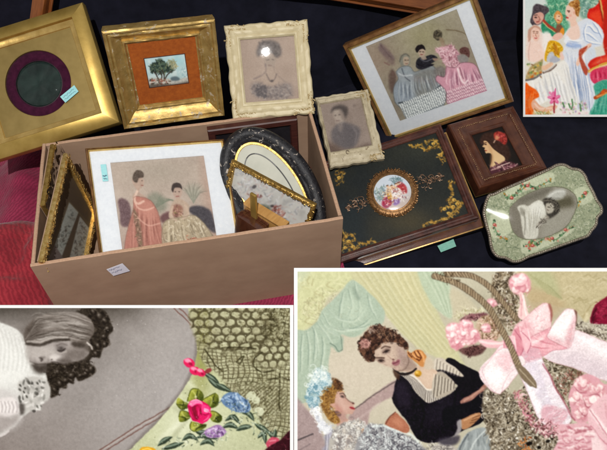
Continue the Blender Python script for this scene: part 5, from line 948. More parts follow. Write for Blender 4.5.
# ---------------------------------------------------------------- mesh helpers
class MB:
    def __init__(s): s.v, s.f, s.m = [], [], []
    def add(s, v, f, mi=0):
        o = len(s.v); s.v += [tuple(map(float, p)) for p in v]; s.f += [tuple(i+o for i in q) for q in f]; s.m += [mi]*len(f); return s
    def box(s, lo, hi, mi=0):
        (a, b, c), (d, e, g) = lo, hi
        return s.add([(a, b, c), (d, b, c), (d, e, c), (a, e, c), (a, b, g), (d, b, g), (d, e, g), (a, e, g)], [(3, 2, 1, 0), (4, 5, 6, 7), (0, 1, 5, 4), (1, 2, 6, 5), (2, 3, 7, 6), (3, 0, 4, 7)], mi)
    def tube(s, pts, r, n=6, closed=False, mi=0, flat=1.):
        P = [Vector(p) for p in pts]; L = len(P); v = []; up = Vector((0, 0, 1))
        for i, p in enumerate(P):
            a = P[(i-1) % L] if closed or i else p; b = P[(i+1) % L] if closed or i < L-1 else p
            t = (b-a).normalized() if (b-a).length > 1e-9 else Vector((1, 0, 0)); x = t.cross(up)
            x = x.normalized() if x.length > 1e-4 else Vector((1, 0, 0)); y = x.cross(t); rr = r(i/(L-1)) if callable(r) else r
            for k in range(n):
                th = 2*math.pi*k/n; v.append(p+x*math.cos(th)*rr+y*math.sin(th)*rr*flat)
        f = [(i*n+k, i*n+(k+1) % n, ((i+1) % L)*n+(k+1) % n, ((i+1) % L)*n+k) for i in range(L if closed else L-1) for k in range(n)]
        if not closed: f += [tuple(range(n))[::-1], tuple((L-1)*n+k for k in range(n))]
        return s.add(v, f, mi)
    def blob(s, c, rx, ry, rz, n=8, m=5, mi=0, rot=0):
        v, f = [], []; cr, sr = math.cos(rot), math.sin(rot)
        for j in range(m+1):
            ph = math.pi*j/m
            for i in range(n):
                th = 2*math.pi*i/n; x, y, z = rx*math.sin(ph)*math.cos(th), ry*math.sin(ph)*math.sin(th), rz*math.cos(ph)
                v.append((c[0]+x*cr-y*sr, c[1]+x*sr+y*cr, c[2]+z))
        for j in range(m):
            for i in range(n): f.append((j*n+i, (j+1)*n+i, (j+1)*n+(i+1) % n, j*n+(i+1) % n))
        return s.add(v, f, mi)
    def prism(s, poly, z0, z1, mi=0):
        n = len(poly); v = [(p[0], p[1], z0) for p in poly]+[(p[0], p[1], z1) for p in poly]
        return s.add(v, [tuple(range(n))[::-1], tuple(range(n, 2*n))]+[(i, (i+1) % n, n+(i+1) % n, n+i) for i in range(n)], mi)
    def grid(s, nx, ny, fn, mi=0, keep=None):
        v = [fn(i/nx, j/ny) for j in range(ny+1) for i in range(nx+1)]
        f = [(j*(nx+1)+i, j*(nx+1)+i+1, (j+1)*(nx+1)+i+1, (j+1)*(nx+1)+i) for j in range(ny) for i in range(nx) if keep is None or keep((i+.5)/nx, (j+.5)/ny)]
        return s.add(v, f, mi)
    def build(s, name, mats, parent=None, smooth=35, bevel=0.):
        me = bpy.data.meshes.new(name); me.from_pydata(s.v, [], s.f); me.validate()
        mats = mats if isinstance(mats, (list, tuple)) else [mats]
        for m in mats: me.materials.append(m)
        if len(mats) > 1 and len(me.polygons) == len(s.m): me.polygons.foreach_set('material_index', s.m)
        o = bpy.data.objects.new(name, me); COL.objects.link(o)
        bm = bmesh.new(); bm.from_mesh(me); bmesh.ops.recalc_face_normals(bm, faces=bm.faces)
        if bevel: bmesh.ops.bevel(bm, geom=[e for e in bm.edges if len(e.link_faces) == 2 and e.calc_face_angle(0) > .6], offset=bevel, segments=2, profile=.6, affect='EDGES')
        bm.to_mesh(me); bm.free()
        if smooth:
            me.shade_smooth(); me.set_sharp_from_angle(angle=math.radians(smooth))
        if parent: o.parent = parent
        return o
def frame_mb(w, h, prof, nseg=1, disp=None, mb=None, mi=0):
    """picture-frame moulding: profile [(inset, z)...] swept round a w x h rectangle with mitred corners"""
    mb = mb or MB()
    sides = [((-1, 1), (1, 1)), ((1, 1), (1, -1)), ((1, -1), (-1, -1)), ((-1, -1), (-1, 1))]
    for k, (A_, B_) in enumerate(sides):
        v = []; n = len(prof)
        for i in range(nseg+1):
            t = i/nseg
            for j, (d, z) in enumerate(prof):
                a = np.array([A_[0]*(w/2-d), A_[1]*(h/2-d)]); b = np.array([B_[0]*(w/2-d), B_[1]*(h/2-d)]); p = a+(b-a)*t; zz = z
                if disp:
                    nrm = np.array([[0, 1], [1, 0], [0, -1], [-1, 0]][k]); dd, dz = disp(k, t, j, p); p = p+nrm*dd; zz = z+dz
                v.append((p[0], p[1], zz))
        f = [(i*n+j, i*n+j+1, (i+1)*n+j+1, (i+1)*n+j) for i in range(nseg) for j in range(n-1)]
        mb.add(v, f, mi)
    return mb
def weld(o, d=1e-5):
    bm = bmesh.new(); bm.from_mesh(o.data); bmesh.ops.remove_doubles(bm, verts=bm.verts, dist=d); bmesh.ops.recalc_face_normals(bm, faces=bm.faces); bm.to_mesh(o.data); bm.free(); o.data.set_sharp_from_angle(angle=math.radians(28))
def homography(quad):
    A = []; b = []
    for (u, v), (x, y) in zip([(0, 0), (1, 0), (1, 1), (0, 1)], quad):
        A += [[u, v, 1, 0, 0, 0, -u*x, -v*x], [0, 0, 0, u, v, 1, -u*y, -v*y]]; b += [x, y]
    return np.append(np.linalg.solve(np.array(A, float), np.array(b, float)), 1).reshape(3, 3)
def sample(c, px, py):
    u = np.clip((px-c.x0)*c.k-.5, 0, c.w-1.001); v = np.clip((py-c.y0)*c.k-.5, 0, c.h-1.001); i = u.astype(int); j = v.astype(int)
    fu, fv = (u-i)[..., None], (v-j)[..., None]; A = c.A
    return (A[j, i]*(1-fu)+A[j, i+1]*fu)*(1-fv)+(A[j+1, i]*(1-fu)+A[j+1, i+1]*fu)*fv
def art_plane(name, c, quad, rect, z, mat, parent, nx, ny, keep=None, zfn=None):
    """flat picture: a fine grid over rect=(x0,y1,x1,y0) (left, top, right, bottom), its paint taken from canvas c"""
    H = homography(quad); U, V = np.meshgrid(np.linspace(0, 1, nx+1), np.linspace(0, 1, ny+1)); q = H@np.stack([U.ravel(), V.ravel(), np.ones(U.size)])
    col = sample(c, q[0]/q[2], q[1]/q[2]); col = np.clip(col, 0, 1); lin = np.where(col <= .04045, col/12.92, ((col+.055)/1.055)**2.4)
    x0, y1, x1, y0 = rect; co = np.stack([x0+(x1-x0)*U.ravel(), y1+(y0-y1)*V.ravel(), np.full(U.size, z) if zfn is None else z+zfn(U.ravel(), V.ravel())], 1)
    J, I = np.meshgrid(np.arange(ny), np.arange(nx), indexing='ij'); a = (J*(nx+1)+I).ravel(); fa = np.stack([a, a+nx+1, a+nx+2, a+1], 1)
    if keep is not None:
        ctr = co[fa].mean(1); fa = fa[keep(ctr[:, 0], ctr[:, 1])]
    me = bpy.data.meshes.new(name); me.vertices.add(len(co)); me.vertices.foreach_set('co', co.ravel()); me.loops.add(fa.size); me.loops.foreach_set('vertex_index', fa.ravel().astype(np.int32))
    me.polygons.add(len(fa)); me.polygons.foreach_set('loop_start', (np.arange(len(fa))*4).astype(np.int32)); me.update(calc_edges=True); me.validate()
    at_ = me.color_attributes.new('Paint', 'FLOAT_COLOR', 'POINT'); at_.data.foreach_set('color', np.concatenate([lin, np.ones((len(lin), 1))], 1).ravel().astype(np.float32))
    me.materials.append(mat); me.shade_smooth(); o = bpy.data.objects.new(name, me); COL.objects.link(o); o.parent = parent; return o
def inside(poly):
    P = np.asarray(poly, float)
    def fn(x, y):
        ins = np.zeros(np.shape(x), bool)
        for i in range(len(P)):
            (ax, ay), (bx, by) = P[i], P[(i+1) % len(P)]
            if ay != by: ins ^= ((ay > y) != (by > y)) & (x < (bx-ax)*(y-ay)/(by-ay)+ax)
        return ins
    return fn
def thing(name, label, cat, c, r=(1, 0, 0), u=(0, 1, 0), group=None):
    o = bpy.data.objects.new(name, None); COL.objects.link(o); o.empty_display_size = .02
    r = Vector(r).normalized(); u = Vector(u); u = (u-r*u.dot(r)).normalized(); n = r.cross(u)
    M = Matrix((r, u, n)).transposed().to_4x4(); M.translation = Vector(c); o.matrix_world = M
    o['label'] = label; o['category'] = cat
    if group: o['group'] = group
    return o
def scrolls(mb, spots, size, seed, z=0., mi=0, n=7, thick=.16):
    """carved leaf scrolls: little flattened spiral tubes and berries"""
    r = random.Random(seed)
    for (x, y, a) in spots:
        sgn = r.choice((-1, 1)); S = size*r.uniform(.75, 1.2); pts = []
        for q in range(n+5):
            t = q/(n+4); th = a+sgn*t*4.6; rad = S*(1-t*.85)*.55
            pts.append((x+rad*math.cos(th)+S*.5*(1-t)*math.cos(a), y+rad*math.sin(th)+S*.5*(1-t)*math.sin(a), z+S*.10*math.sin(t*3.14)))
        mb.tube(pts, lambda t, S=S: S*thick*(1-.55*t), 5, mi=mi, flat=.8); mb.blob((pts[-1][0], pts[-1][1], z+S*.08), S*.16, S*.16, S*.14, 6, 4, mi)
    return mb

# ---------------------------------------------------------------- shared materials
PAPER = paint_mat('printed_paper', .6, .10, .02)
PAINT = paint_mat('painted_picture', .5, .2, .12)
PORCELAIN = paint_mat('painted_porcelain', .2, .5, .02, .6)
GLASS = glass_mat('picture_glass')
GOLD = surf('old_gilding', (.36, .235, .07), (.56, .39, .14), .44, .65, 70, (.42, .35, .25), .585, .4, None, 75)
GOLD_PALE = surf('pale_gilding', (.42, .275, .065), (.56, .385, .11), .40, .70, 30, (.30, .22, .10), .70, .15, (1, 1, 1), 60)
GOLD_BRIGHT = surf('polished_gilt', (.62, .40, .12), (.80, .56, .20), .26, .85, 60, None, .6, .15)
GOLD_DARK = surf('tarnished_gilding', (.30, .17, .04), (.60, .40, .12), .34, .8, 140, (.75, .66, .50), .70, .5, None, 260)
GILT_BRIGHT = surf('bright_carved_gilding', (.50, .30, .07), (.85, .62, .26), .3, .8, 150, (.88, .82, .66), .66, .4, None, 240)
GESSO = surf('worn_gesso', (.30, .24, .17), (.48, .40, .28), .6, 0., 50, (.55, .42, .16), .62, .35)
CREAM = surf('cream_painted_wood', (.50, .42, .25), (.61, .53, .34), .5, 0., 55, (.40, .30, .16), .69, .3, None, 120)
CREAM_OLD = surf('worn_cream_paint', (.40, .34, .22), (.58, .51, .36), .55, 0., 60, (.20, .14, .08), .60, .4, None, 130)
ANTIQUE = surf('antique_gold_relief', (.24, .16, .06), (.50, .39, .20), .5, .25, 260, (.70, .62, .42), .62, .3, None, 300)
MATBOARD = surf('white_mount_board', (.66, .68, .73), (.73, .745, .785), .8, 0., 180, None, .6, .06)
WOOD_RED = surf('red_brown_moulding', (.052, .016, .010), (.120, .040, .019), .32, 0., 40, (.05, .018, .012), .68, .2, (1, 1, 1), 90, .5, .35)
WOOD_GILT = surf('rubbed_gilt_brown_moulding', (.13, .055, .022), (.30, .15, .05), .34, .25, 60, (.42, .26, .16), .64, .2, None, 80, .5, .2)
WOOD_DARK = surf('dark_rosewood', (.035, .013, .011), (.115, .040, .028), .3, 0., 50, (.15, .08, .06), .70, .2, None, 120, .5, .35)
WOOD_ORANGE = surf('orange_varnished_wood', (.16, .045, .010), (.27, .085, .020), .3, 0., 25, None, .6, .1, (1, 8, 1), 60, .5, .4)
BLACK_LAC = surf('chipped_black_lacquer', (.006, .006, .008), (.022, .022, .027), .40, 0., 150, (.50, .44, .38), .60, 1., None, 120, .35, 0)
TAG = surf('pale_blue_paper_tag', (.28, .62, .66), (.36, .70, .72), .7, 0., 120, (.08, .28, .33), .70, .05, (1, 3, 1), 160)
TAG_GREEN = surf('green_paper_tag', (.16, .42, .34), (.24, .52, .42), .7, 0., 120, (.06, .22, .2), .70, .05, (1, 3, 1), 160)
STICKER = surf('white_paper_sticker', (.66, .66, .76), (.76, .76, .84), .7, 0., 120, (.30, .30, .45), .67, .05, (1, 2, 1), 160)

# ---------------------------------------------------------------- camera, light
cam = bpy.data.cameras.new('camera'); cam.sensor_width = 36; cam.lens = 36*F_PX/607; cam.clip_start = .01; cam.clip_end = 50
co = bpy.data.objects.new('camera', cam); COL.objects.link(co); scn.camera = co
M = Matrix([[RIGHT[i], UP[i], FACE[i]] for i in range(3)]).to_4x4(); M.translation = Vector(CAM); co.matrix_world = M
w = bpy.data.worlds.new('World'); scn.world = w; w.use_nodes = True
w.node_tree.nodes['Background'].inputs[0].default_value = (1., .97, .93, 1); w.node_tree.nodes['Background'].inputs[1].default_value = .30
LAMP = CAM+FACE*.8+UP*.25-RIGHT*.05
li = bpy.data.lights.new('camera_flash', 'AREA'); li.shape = 'DISK'; li.size = .024; li.energy = 33; li.color = (1., .97, .93)
lo = bpy.data.objects.new('camera_flash', li); COL.objects.link(lo); lo.location = LAMP
lo.rotation_euler = (Vector((.42, .12, .12))-Vector(LAMP)).to_track_quat('-Z', 'Y').to_euler()
scn.view_settings.view_transform = 'Standard'; scn.view_settings.look = 'None'; scn.view_settings.exposure = 0; scn.view_settings.gamma = 1
scn.cycles.max_bounces = 6; scn.cycles.transparent_max_bounces = 12; scn.cycles.use_denoising = True

# ---------------------------------------------------------------- cloths
def sm(a, b, x):
    t = min(1, max(0, (x-a)/(b-a))); return t*t*(3-2*t)
def fbm(x, y, seed=0):
    from mathutils import noise as N
    return N.fractal(Vector((x, y, seed*7.3)), 1., 2., 4)
def navy_z(x, y): return .08*max(0, y)*sm(.45, .62, x)
CLOTH_NAVY = surf('navy_velvet', (.0045, .0048, .0105), (.010, .0105, .021), .85, 0., 30, (.045, .045, .052), .70, .35, None, 420, .15, 0, .1, .12)
nb = MB()
def navy(u, v):
    x = -1.0+u*3.0
    Yb = .50+.09*sm(.55, .9, x)
    if v < .55: y = -1.0+v/.55*(1+Yb); z = navy_z(x, y)
    else: t = (v-.55)/.45; y = Yb+.05*sm(0, .35, t)+.05*t; z = navy_z(x, Yb)+.9*max(0, t-.04)
    k = fbm(x*3.2, (y+z)*3.2, 1)*.010+fbm(x*9, (y+z)*9, 2)*.0035
    return (x, y-(k if v > .6 else 0), z+(k*.8 if v <= .6 else 0)-.012)
nb.grid(260, 200, navy)
bd = nb.build('tablecloth', CLOTH_NAVY, None, 180); bd['kind'] = 'structure'; bd['label'] = 'dark navy cloth spread under the frames and hung up behind them'

def knit(name, c1, c2, rib, rot):
    m, nt, b = nodes(name); v = mapped(nt, (1, 1, 1), (0, 0, rot)); wv = nt.nodes.new('ShaderNodeTexWave'); wv.inputs['Scale'].default_value = rib; wv.inputs['Distortion'].default_value = 5; wv.inputs['Detail'].default_value = 3; wv.inputs['Detail Scale'].default_value = 2.5; nt.links.new(v, wv.inputs['Vector'])
    n = noise(nt, 14, 5); cc = ramp(nt, n, [(.3, c1), (.7, c2)]); dk = tuple(q*.55 for q in c1); f = nt.nodes.new('ShaderNodeMath'); f.operation = 'MULTIPLY'; f.inputs[1].default_value = .55; nt.links.new(wv.outputs['Fac'], f.inputs[0]); cc = mixc(nt, f.outputs[0], cc, dk)
    nt.links.new(cc, b.inputs['Base Color']); b.inputs['Roughness'].default_value = .92; b.inputs['Sheen Weight'].default_value = .2; b.inputs['Specular IOR Level'].default_value = .08
    h = nt.nodes.new('ShaderNodeMath'); h.operation = 'ADD'; nt.links.new(wv.outputs['Fac'], h.inputs[0]); nt.links.new(noise(nt, 220, 3), h.inputs[1]); nt.links.new(bump(nt, h.outputs[0], .32, .0015), b.inputs['Normal']); return m
THROW = knit('magenta_chenille', (.23, .019, .055), (.44, .050, .115), 55, .55)
CUSH = knit('red_corduroy', (.27, .022, .035), (.44, .045, .058), 42, -.25)
tb = MB()
def throw(u, v):
    x = -.62+u*1.12; y = -.40+v*.90; x += .018*fbm(3.1, y*7, 11)*(1-u); y += .015*fbm(x*7, 5.2, 12)*(1-sm(0, .2, v))
    z = .004+.05*sm(-.02, -.12, x)*(.5+.5*math.sin(x*21+y*8+1.2*math.sin(y*9)))*sm(-.1, .15, y)+.012*sm(.01, -.08, x)*fbm(x*10, y*10, 5)
    z = z if x < 0 else .0035
    return (x, y, z-.004*(x > .02))
tb.grid(150, 120, throw, keep=lambda u, v: not (u > .54 and v > .50))
tt = tb.build('fabric_throw', THROW, None, 180); tt['label'] = 'crumpled magenta ribbed throw under and to the left of the cardboard box'; tt['category'] = 'throw'
cb = MB()
def cush(u, v):
    a = u*2-1; b = v*2-1; h = max(0., (1-abs(a)**2.6)*(1-abs(b)**2.6))**.5
    x, y = -.152+a*.135, .13+b*.115
    tuft = .020*math.exp(-((a-.55)**2/.012+(b-.30)**2/.5))+.02*math.exp(-((a+.1)**2/.6+(b+.30)**2/.015))
    return (x+.02*b, y, .004+.085*h-tuft*h+.006*fbm(a*3, b*3, 9)*h)
cb.grid(90, 80, cush); cb.grid(8, 8, lambda u, v: (-.152+(u*2-1)*.135+.02*(v*2-1), .13+(v*2-1)*.115, .003))
cu = cb.build('cushion', CUSH, None, 180); cu['label'] = 'red ribbed cushion with deep creases beside the left end of the box'; cu['category'] = 'cushion'

# ---------------------------------------------------------------- cardboard box
CARD = surf('kraft_cardboard', (.315, .205, .138), (.385, .258, .176), .85, 0., 14, (.22, .14, .09), .72, .15, (1, 2, 2), 30, .2)
CARD_EDGE = surf('cut_cardboard_edge', (.42, .26, .17), (.52, .34, .23), .85, 0., 300, (.24, .14, .09), .66, .4, None, 400, .2)
BW, BD, BH, TH = .481, .268, .20, .006
bx = thing('cardboard_box', 'open brown cardboard box packed with old framed pictures', 'box', (0, 0, 0))
def panel(name, lo, hi, along):
    mb = MB(); (a, b, c), (d, e, g) = lo, hi; n = 40
    def warp_(p):
        x, y, z = p; k = .0022*math.sin(x*9+1)*math.sin(max(0, z)*12); return (x, y+(k if along == 'x' else 0), z+.0009*fbm(x*30, y*30, 3)*(z > .1))
    for q in range(n):
        t0, t1 = q/n, (q+1)/n
        if along == 'x': A0, A1 = a+(d-a)*t0, a+(d-a)*t1; P = [[(X, b, c), (X, e, c), (X, e, g-.0012), (X, e-.0012, g), (X, b+.0012, g), (X, b, g-.0012)] for X in (A0, A1)]
        else: A0, A1 = b+(e-b)*t0, b+(e-b)*t1; P = [[(a, Y, c), (d, Y, c), (d, Y, g-.0012), (d-.0012, Y, g), (a+.0012, Y, g), (a, Y, g-.0012)] for Y in (A0, A1)]
        v = [warp_(p) for p in P[0]+P[1]]
        mb.add(v, [(0, 1, 7, 6), (1, 2, 8, 7), (5, 0, 6, 11)], 0); mb.add(v, [(2, 3, 9, 8), (3, 4, 10, 9), (4, 5, 11, 10)], 1)
        if q == 0: mb.add(v[:6], [tuple(range(6))], 0)
        if q == n-1: mb.add(v[6:], [tuple(range(6))], 0)
    o = mb.build(name, [CARD, CARD_EDGE], bx, 20); weld(o); return o
panel('front_panel', (0, 0, 0), (BW, TH, BH), 'x'); panel('rear_panel', (TH+.0005, BD-TH, 0), (BW-TH-.0005, BD, BH-.001), 'x')
panel('side_panel', (0, TH+.0005, 0), (TH, BD, BH-.0005), 'y'); panel('side_panel', (BW-TH, TH+.0005, 0), (BW, BD, BH-.0005), 'y')
MB().box((TH, TH, .001), (BW-TH, BD-TH, .006)).build('bottom_panel', CARD, bx)
st = [(.1047, .1667), (.1313, .1756), (.1377, .1531), (.1105, .1471)]
s_ = MB(); s_.add([(x, -.0006, z) for x, z in st]+[(x, -.0001, z) for x, z in st], [(0, 1, 2, 3), (7, 6, 5, 4), (0, 4, 5, 1), (1, 5, 6, 2), (2, 6, 7, 3), (3, 7, 4, 0)])
so = s_.build('price_sticker', STICKER, bx); so['label'] = 'small white price sticker on the front of the box'; so.location.y = -.0018
INK = surf('blue_black_ink', (.03, .04, .12), (.06, .07, .18), .6, 0., 80, None, .6, 0)
def scrawl(parent, o, ex, ey, n, seed, up, r=.00022):
    """an unreadable handwritten squiggle: o corner, ex / ey the line and height directions, up the tag's normal"""
    rg = random.Random(seed); mb = MB(); o, ex, ey, up = [np.array(q, float) for q in (o, ex, ey, up)]
    for line in range(n):
        pts = [o+ex*(.1+.8*q/17)+ey*((line+.5)/n+rg.uniform(-.28, .28)/n)+up*.0003 for q in range(18)]; mb.tube(spline(pts, False, 3), r, 4)
    return mb.build('handwriting', INK, parent, 0)
scrawl(so, (.1085, -.0008, .1520), (.022, 0, .006), (-.004, 0, .015), 2, 3, (0, -1, 0))
# ---------------------------------------------------------------- A: wide gold frame with a round velvet mount
def rounded(o): return o
A = thing('picture_frame', 'wide flat gold frame with a round dark velvet mount, leaning on the box corner', 'picture frame', (-.0007, .3731, .2546), (.9846, .056, .1656), (-.1449, .791, .5944), 'old picture frames')
fa = frame_mb(.2423, .2280, [(0, -.026), (0, -.009), (.001, -.0065), (.003, -.0052), (.0225, .0024), (.0235, .0026), (.0242, .0018), (.0246, -.006)], 1).build('moulding', GOLD_PALE, A); weld(fa)
fs = frame_mb(.2423-.0492, .2280-.0492, [(0, -.006), (.0015, -.0070), (.0100, -.0094), (.0106, -.0100), (.0110, -.013)], 1).build('slip', GOLD_BRIGHT, A); weld(fs)
VEL = surf('plum_velvet', (.030, .004, .016), (.055, .008, .028), .9, 0., 120, None, .6, .3, None, 60, .1, 0, .05, .3)
mo = MB(); N_ = 72; R1 = .0595
def ringpts(R_, z, n=N_, cx=0., cy=-.001): return [(cx+R_*math.cos(2*math.pi*q/n), cy+R_*math.sin(2*math.pi*q/n), z) for q in range(n)]
def sqpts(hw, hh, z, n=N_):
    out = []
    for q in range(n):
        c_, s2 = math.cos(2*math.pi*q/n), math.sin(2*math.pi*q/n); k = min(hw/abs(c_) if abs(c_) > 1e-6 else 9, hh/abs(s2) if abs(s2) > 1e-6 else 9); out.append((k*c_, k*s2, z))
    return out
def loft(mb, rings, mi=0, cap=False):
    n = len(rings[0]); v = [p for r_ in rings for p in r_]
    f = [(k*n+i, k*n+(i+1) % n, (k+1)*n+(i+1) % n, (k+1)*n+i) for k in range(len(rings)-1) for i in range(n)]
    if cap: f.append(tuple((len(rings)-1)*n+i for i in range(n)))
    return mb.add(v, f, mi)
MATGOLD = surf('smooth_gold_mount', (.27, .19, .06), (.33, .235, .08), .42, .6, 40, None, .6, .05)
loft(mo, [sqpts(.0905, .0835, -.0115), ringpts(R1+.0008, -.0112), ringpts(R1, -.0118), ringpts(R1, -.016)]); mo.build('mount', MATGOLD, A)
vr = MB(); loft(vr, [ringpts(R1, -.0158), ringpts(R1-.004, -.0135), ringpts(R1-.010, -.0122), ringpts(.0455, -.0126), ringpts(.0420, -.0150), ringpts(.0415, -.018)]); vr.build('velvet_ring', VEL, A, 80)
PAD = surf('dark_green_silk', (.003, .011, .010), (.016, .036, .031), .5, 0., 40, None, .6, .3, None, 60, .2, 0, .15)
pd = MB(); loft(pd, [[(p[0], p[1], -.0165+.0012*fbm(p[0]*60, p[1]*60, 4)) for p in ringpts(rr, 0)] for rr in (.0430, .036, .028, .02, .012, .006, .002)], cap=True); pd.build('silk_pad', PAD, A, 180)
gl = MB(); loft(gl, [ringpts(.0412, -.0160), ringpts(.0395, -.0140), ringpts(.03, -.0128), ringpts(.018, -.0120), ringpts(.006, -.0117)], cap=True); gl.build('glass', GLASS, A, 180)
def tag(name, pts, z, parent, mat, label=None):
    mb = MB().prism(pts[::-1], z, z+.0004); o = mb.build(name, mat, parent, 0)
    if label: o['label'] = label
    return o
tag('price_tag', [(.0323, -.0378), (.0628, -.0253), (.0668, -.0385), (.0382, -.0509)], -.0070, A, TAG, 'pale blue paper tag'); scrawl([q for q in A.children if q.name.startswith('price_tag')][0], (.0375, -.0490, -.0066), (.028, .012, 0), (-.004, .009, 0), 2, 6, (0, 0, 1))
MB().box((-.115, -.108, -.026), (.115, .108, -.0225)).build('backing_board', CARD, A)

# ---------------------------------------------------------------- B: scooped gold frame with a tiny landscape
B = thing('picture_frame', 'deep scooped gold frame with orange mount around a tiny tree landscape', 'picture frame', tuple(CAM+(np.array([.2361, .3071, .2791])-CAM)*.977), (.9975, .0512, -.0479), (.0402, .1421, .989), 'old picture frames')
def dB(k, t, j, p): return (.0005*fbm(p[0]*70, p[1]*70, j), .0007*fbm(p[0]*60+3, p[1]*60, j))
def dB0(k, t, j, p):
    e = min(1, min(t, 1-t)*12); a, b = dB(k, t, j, p); return (a*e, b*e)
fb = frame_mb(.1799, .1854, [(.002, -.020), (.0005, -.004), (.0005, .002), (.003, .0045), (.006, .0035), (.0075, .0005), (.0085, .0015), (.0115, .0018), (.0145, -.0015), (.0185, -.0065), (.0235, -.0105), (.0265, -.0118), (.0275, -.0095), (.0295, -.0092), (.031, -.0110), (.0325, -.0150), (.0345, -.0150), (.0345, -.019)], 40, dB0).build('moulding', GOLD, B); weld(fb)
OR = surf('orange_velvet_mount', (.26, .058, .008), (.36, .090, .012), .75, 0., 160, None, .6, .2, None, 60, .2, 0, .1, .2)
ob = MB(); oo = [(-.0568, .0595), (.0568, .0595), (.0568, -.0595), (-.0568, -.0595)]; oi = [(-.0335, .0292), (.0347, .0292), (.0347, -.0272), (-.0335, -.0272)]; ob.add([(*p, -.0155) for p in oo+oi]+[(*p, -.0165) for p in oi], [(k, (k+1) % 4, 4+(k+1) % 4, 4+k) for k in range(4)]+[(4+k, 4+(k+1) % 4, 8+(k+1) % 4, 8+k) for k in range(4)]); om = ob.build('mount', OR, B)
lw = art_plane('landscape_painting', art_landscape(), [(145, 63.3), (185.7, 60), (189, 87.3), (149.3, 90.7)], (-.0334, .0290, .0346, -.0270), -.0158, PAINT, B, 110, 84)
frame_mb(.0695, .0577, [(0, -.0155), (.0004, -.0150), (.0012, -.0150), (.0014, -.0157)]).build('thin_fillet', WOOD_DARK, B).location = (.0006, .0010, 0)
MB().box((-.084, -.086, -.021), (.084, .086, -.0185)).build('backing_board', CARD, B)

# ---------------------------------------------------------------- C and E: cream frames with wavy edges and portraits
def cream_frame(label, c, r, u, w, h, inner, mat, art, quad, seed, relief, res, glass):
    T = thing('picture_frame', label, 'picture frame', c, r, u, 'old picture frames')
    ix0, iy1, ix1, iy0 = inner; li_, ri_, ti, bi = ix0+w/2, w/2-ix1, h/2-iy1, iy0+h/2
    prof = [(0, -.012), (0, -.001), (.08, .0015), (.2, .0022), (.33, .0012), (.40, .0022), (.52, .0030), (.66, .0018), (.74, .0008), (.80, .0018), (.90, .0012), (1., -.0020), (1., -.005)]
    mb = MB(); cs = [(-w/2, h/2), (w/2, h/2), (w/2, -h/2), (-w/2, -h/2)]; ci = [(ix0, iy1), (ix1, iy1), (ix1, iy0), (ix0, iy0)]; ns = 44
    for k in range(4):
        v = []; o0, o1, i0, i1 = np.array(cs[k]), np.array(cs[(k+1) % 4]), np.array(ci[k]), np.array(ci[(k+1) % 4]); nr = np.array([[0, 1], [1, 0], [0, -1], [-1, 0]][k]); nq = len(prof)
        for q in range(ns+1):
            t = q/ns; e = min(1, min(t, 1-t)*14)
            wav = .0009*math.sin(t*math.pi*6+.6)+.0006*math.sin(t*math.pi*12+seed)-.0004
            for j, (d, z) in enumerate(prof):
                p = (o0+(o1-o0)*t)*(1-d)+(i0+(i1-i0)*t)*d; p = p+nr*wav*e*(1-d)**2
                v.append((p[0], p[1], z+.0005*fbm(p[0]*90, p[1]*90, seed+j)*e))
        mb.add(v, [(q*nq+j, q*nq+j+1, (q+1)*nq+j+1, (q+1)*nq+j) for q in range(ns) for j in range(nq-1)])
    o = mb.build('moulding', mat, T); weld(o)
    rr = random.Random(seed)
    for k in relief:
        sx, sy = [(-1, 1), (1, 1), (1, -1), (-1, -1)][k]; cb_ = MB(); sp = []; L = min(w, h)*.24
        for q in range(60):
            a = rr.random(); b = rr.random()*.5*(1-a*.55)
            if rr.random() < .5: a, b = b, a
            sp.append((sx*(w/2-.003-a*L), sy*(h/2-.003-b*L), rr.random()*6.28))
        scrolls(cb_, sp, .0050, seed+k, .0008, 0, 5, .24); cb_.build('corner_ornament', ANTIQUE, T, 60)
    art_plane('portrait', art, quad, (ix0-.001, iy1+.001, ix1+.001, iy0-.001), -.0048, PAPER, T, *res)
    if glass: MB().add([(ix0, iy0, -.0036), (ix1, iy0, -.0036), (ix1, iy1, -.0036), (ix0, iy1, -.0036)], [(0, 1, 2, 3)]).build('glass', glass_mat('dusty_picture_glass', (.97, .98, .97), .011, .03), T, 0)
    MB().box((-w/2+.006, -h/2+.006, -.0125), (w/2-.006, h/2-.006, -.0095)).build('backing_board', CARD, T)
    return T
C_ = cream_frame('cream frame with faded portrait of a woman, standing on the rear rim of the box', (.416, .3142, .2576), (.9941, -.1066, .0218), (.057, .6809, .7302), .1489, .1665, (-.0482, .0572, .0484, -.0536), CREAM, art_lady_drawing(), [(240, 40), (294, 35), (298.8, 98), (246, 103)], 3, (0, 1, 2, 3), (140, 160), True)
E_ = cream_frame('chipped cream frame with faded portrait of a man, wedged between box and dark panel', tuple(CAM+(np.array([.563, .2867, .1155])-CAM)*.985), (.9996, .0098, .0274), (-.0201, .915, .4029), .1073, .1488, (-.0463, .0596, .0360, -.0424), CREAM_OLD, art_gentleman(), [(318, 103), (358.8, 99), (374.8, 146), (331, 150)], 8, (1, 2), (120, 130), False)
hk = MB(); hk.tube([(-.0150+.003*math.cos(q*.5), -.050+.0036*math.sin(q*.5), .0034) for q in range(11)], .0005, 6); hk.build('hook', WOOD_DARK, E_)

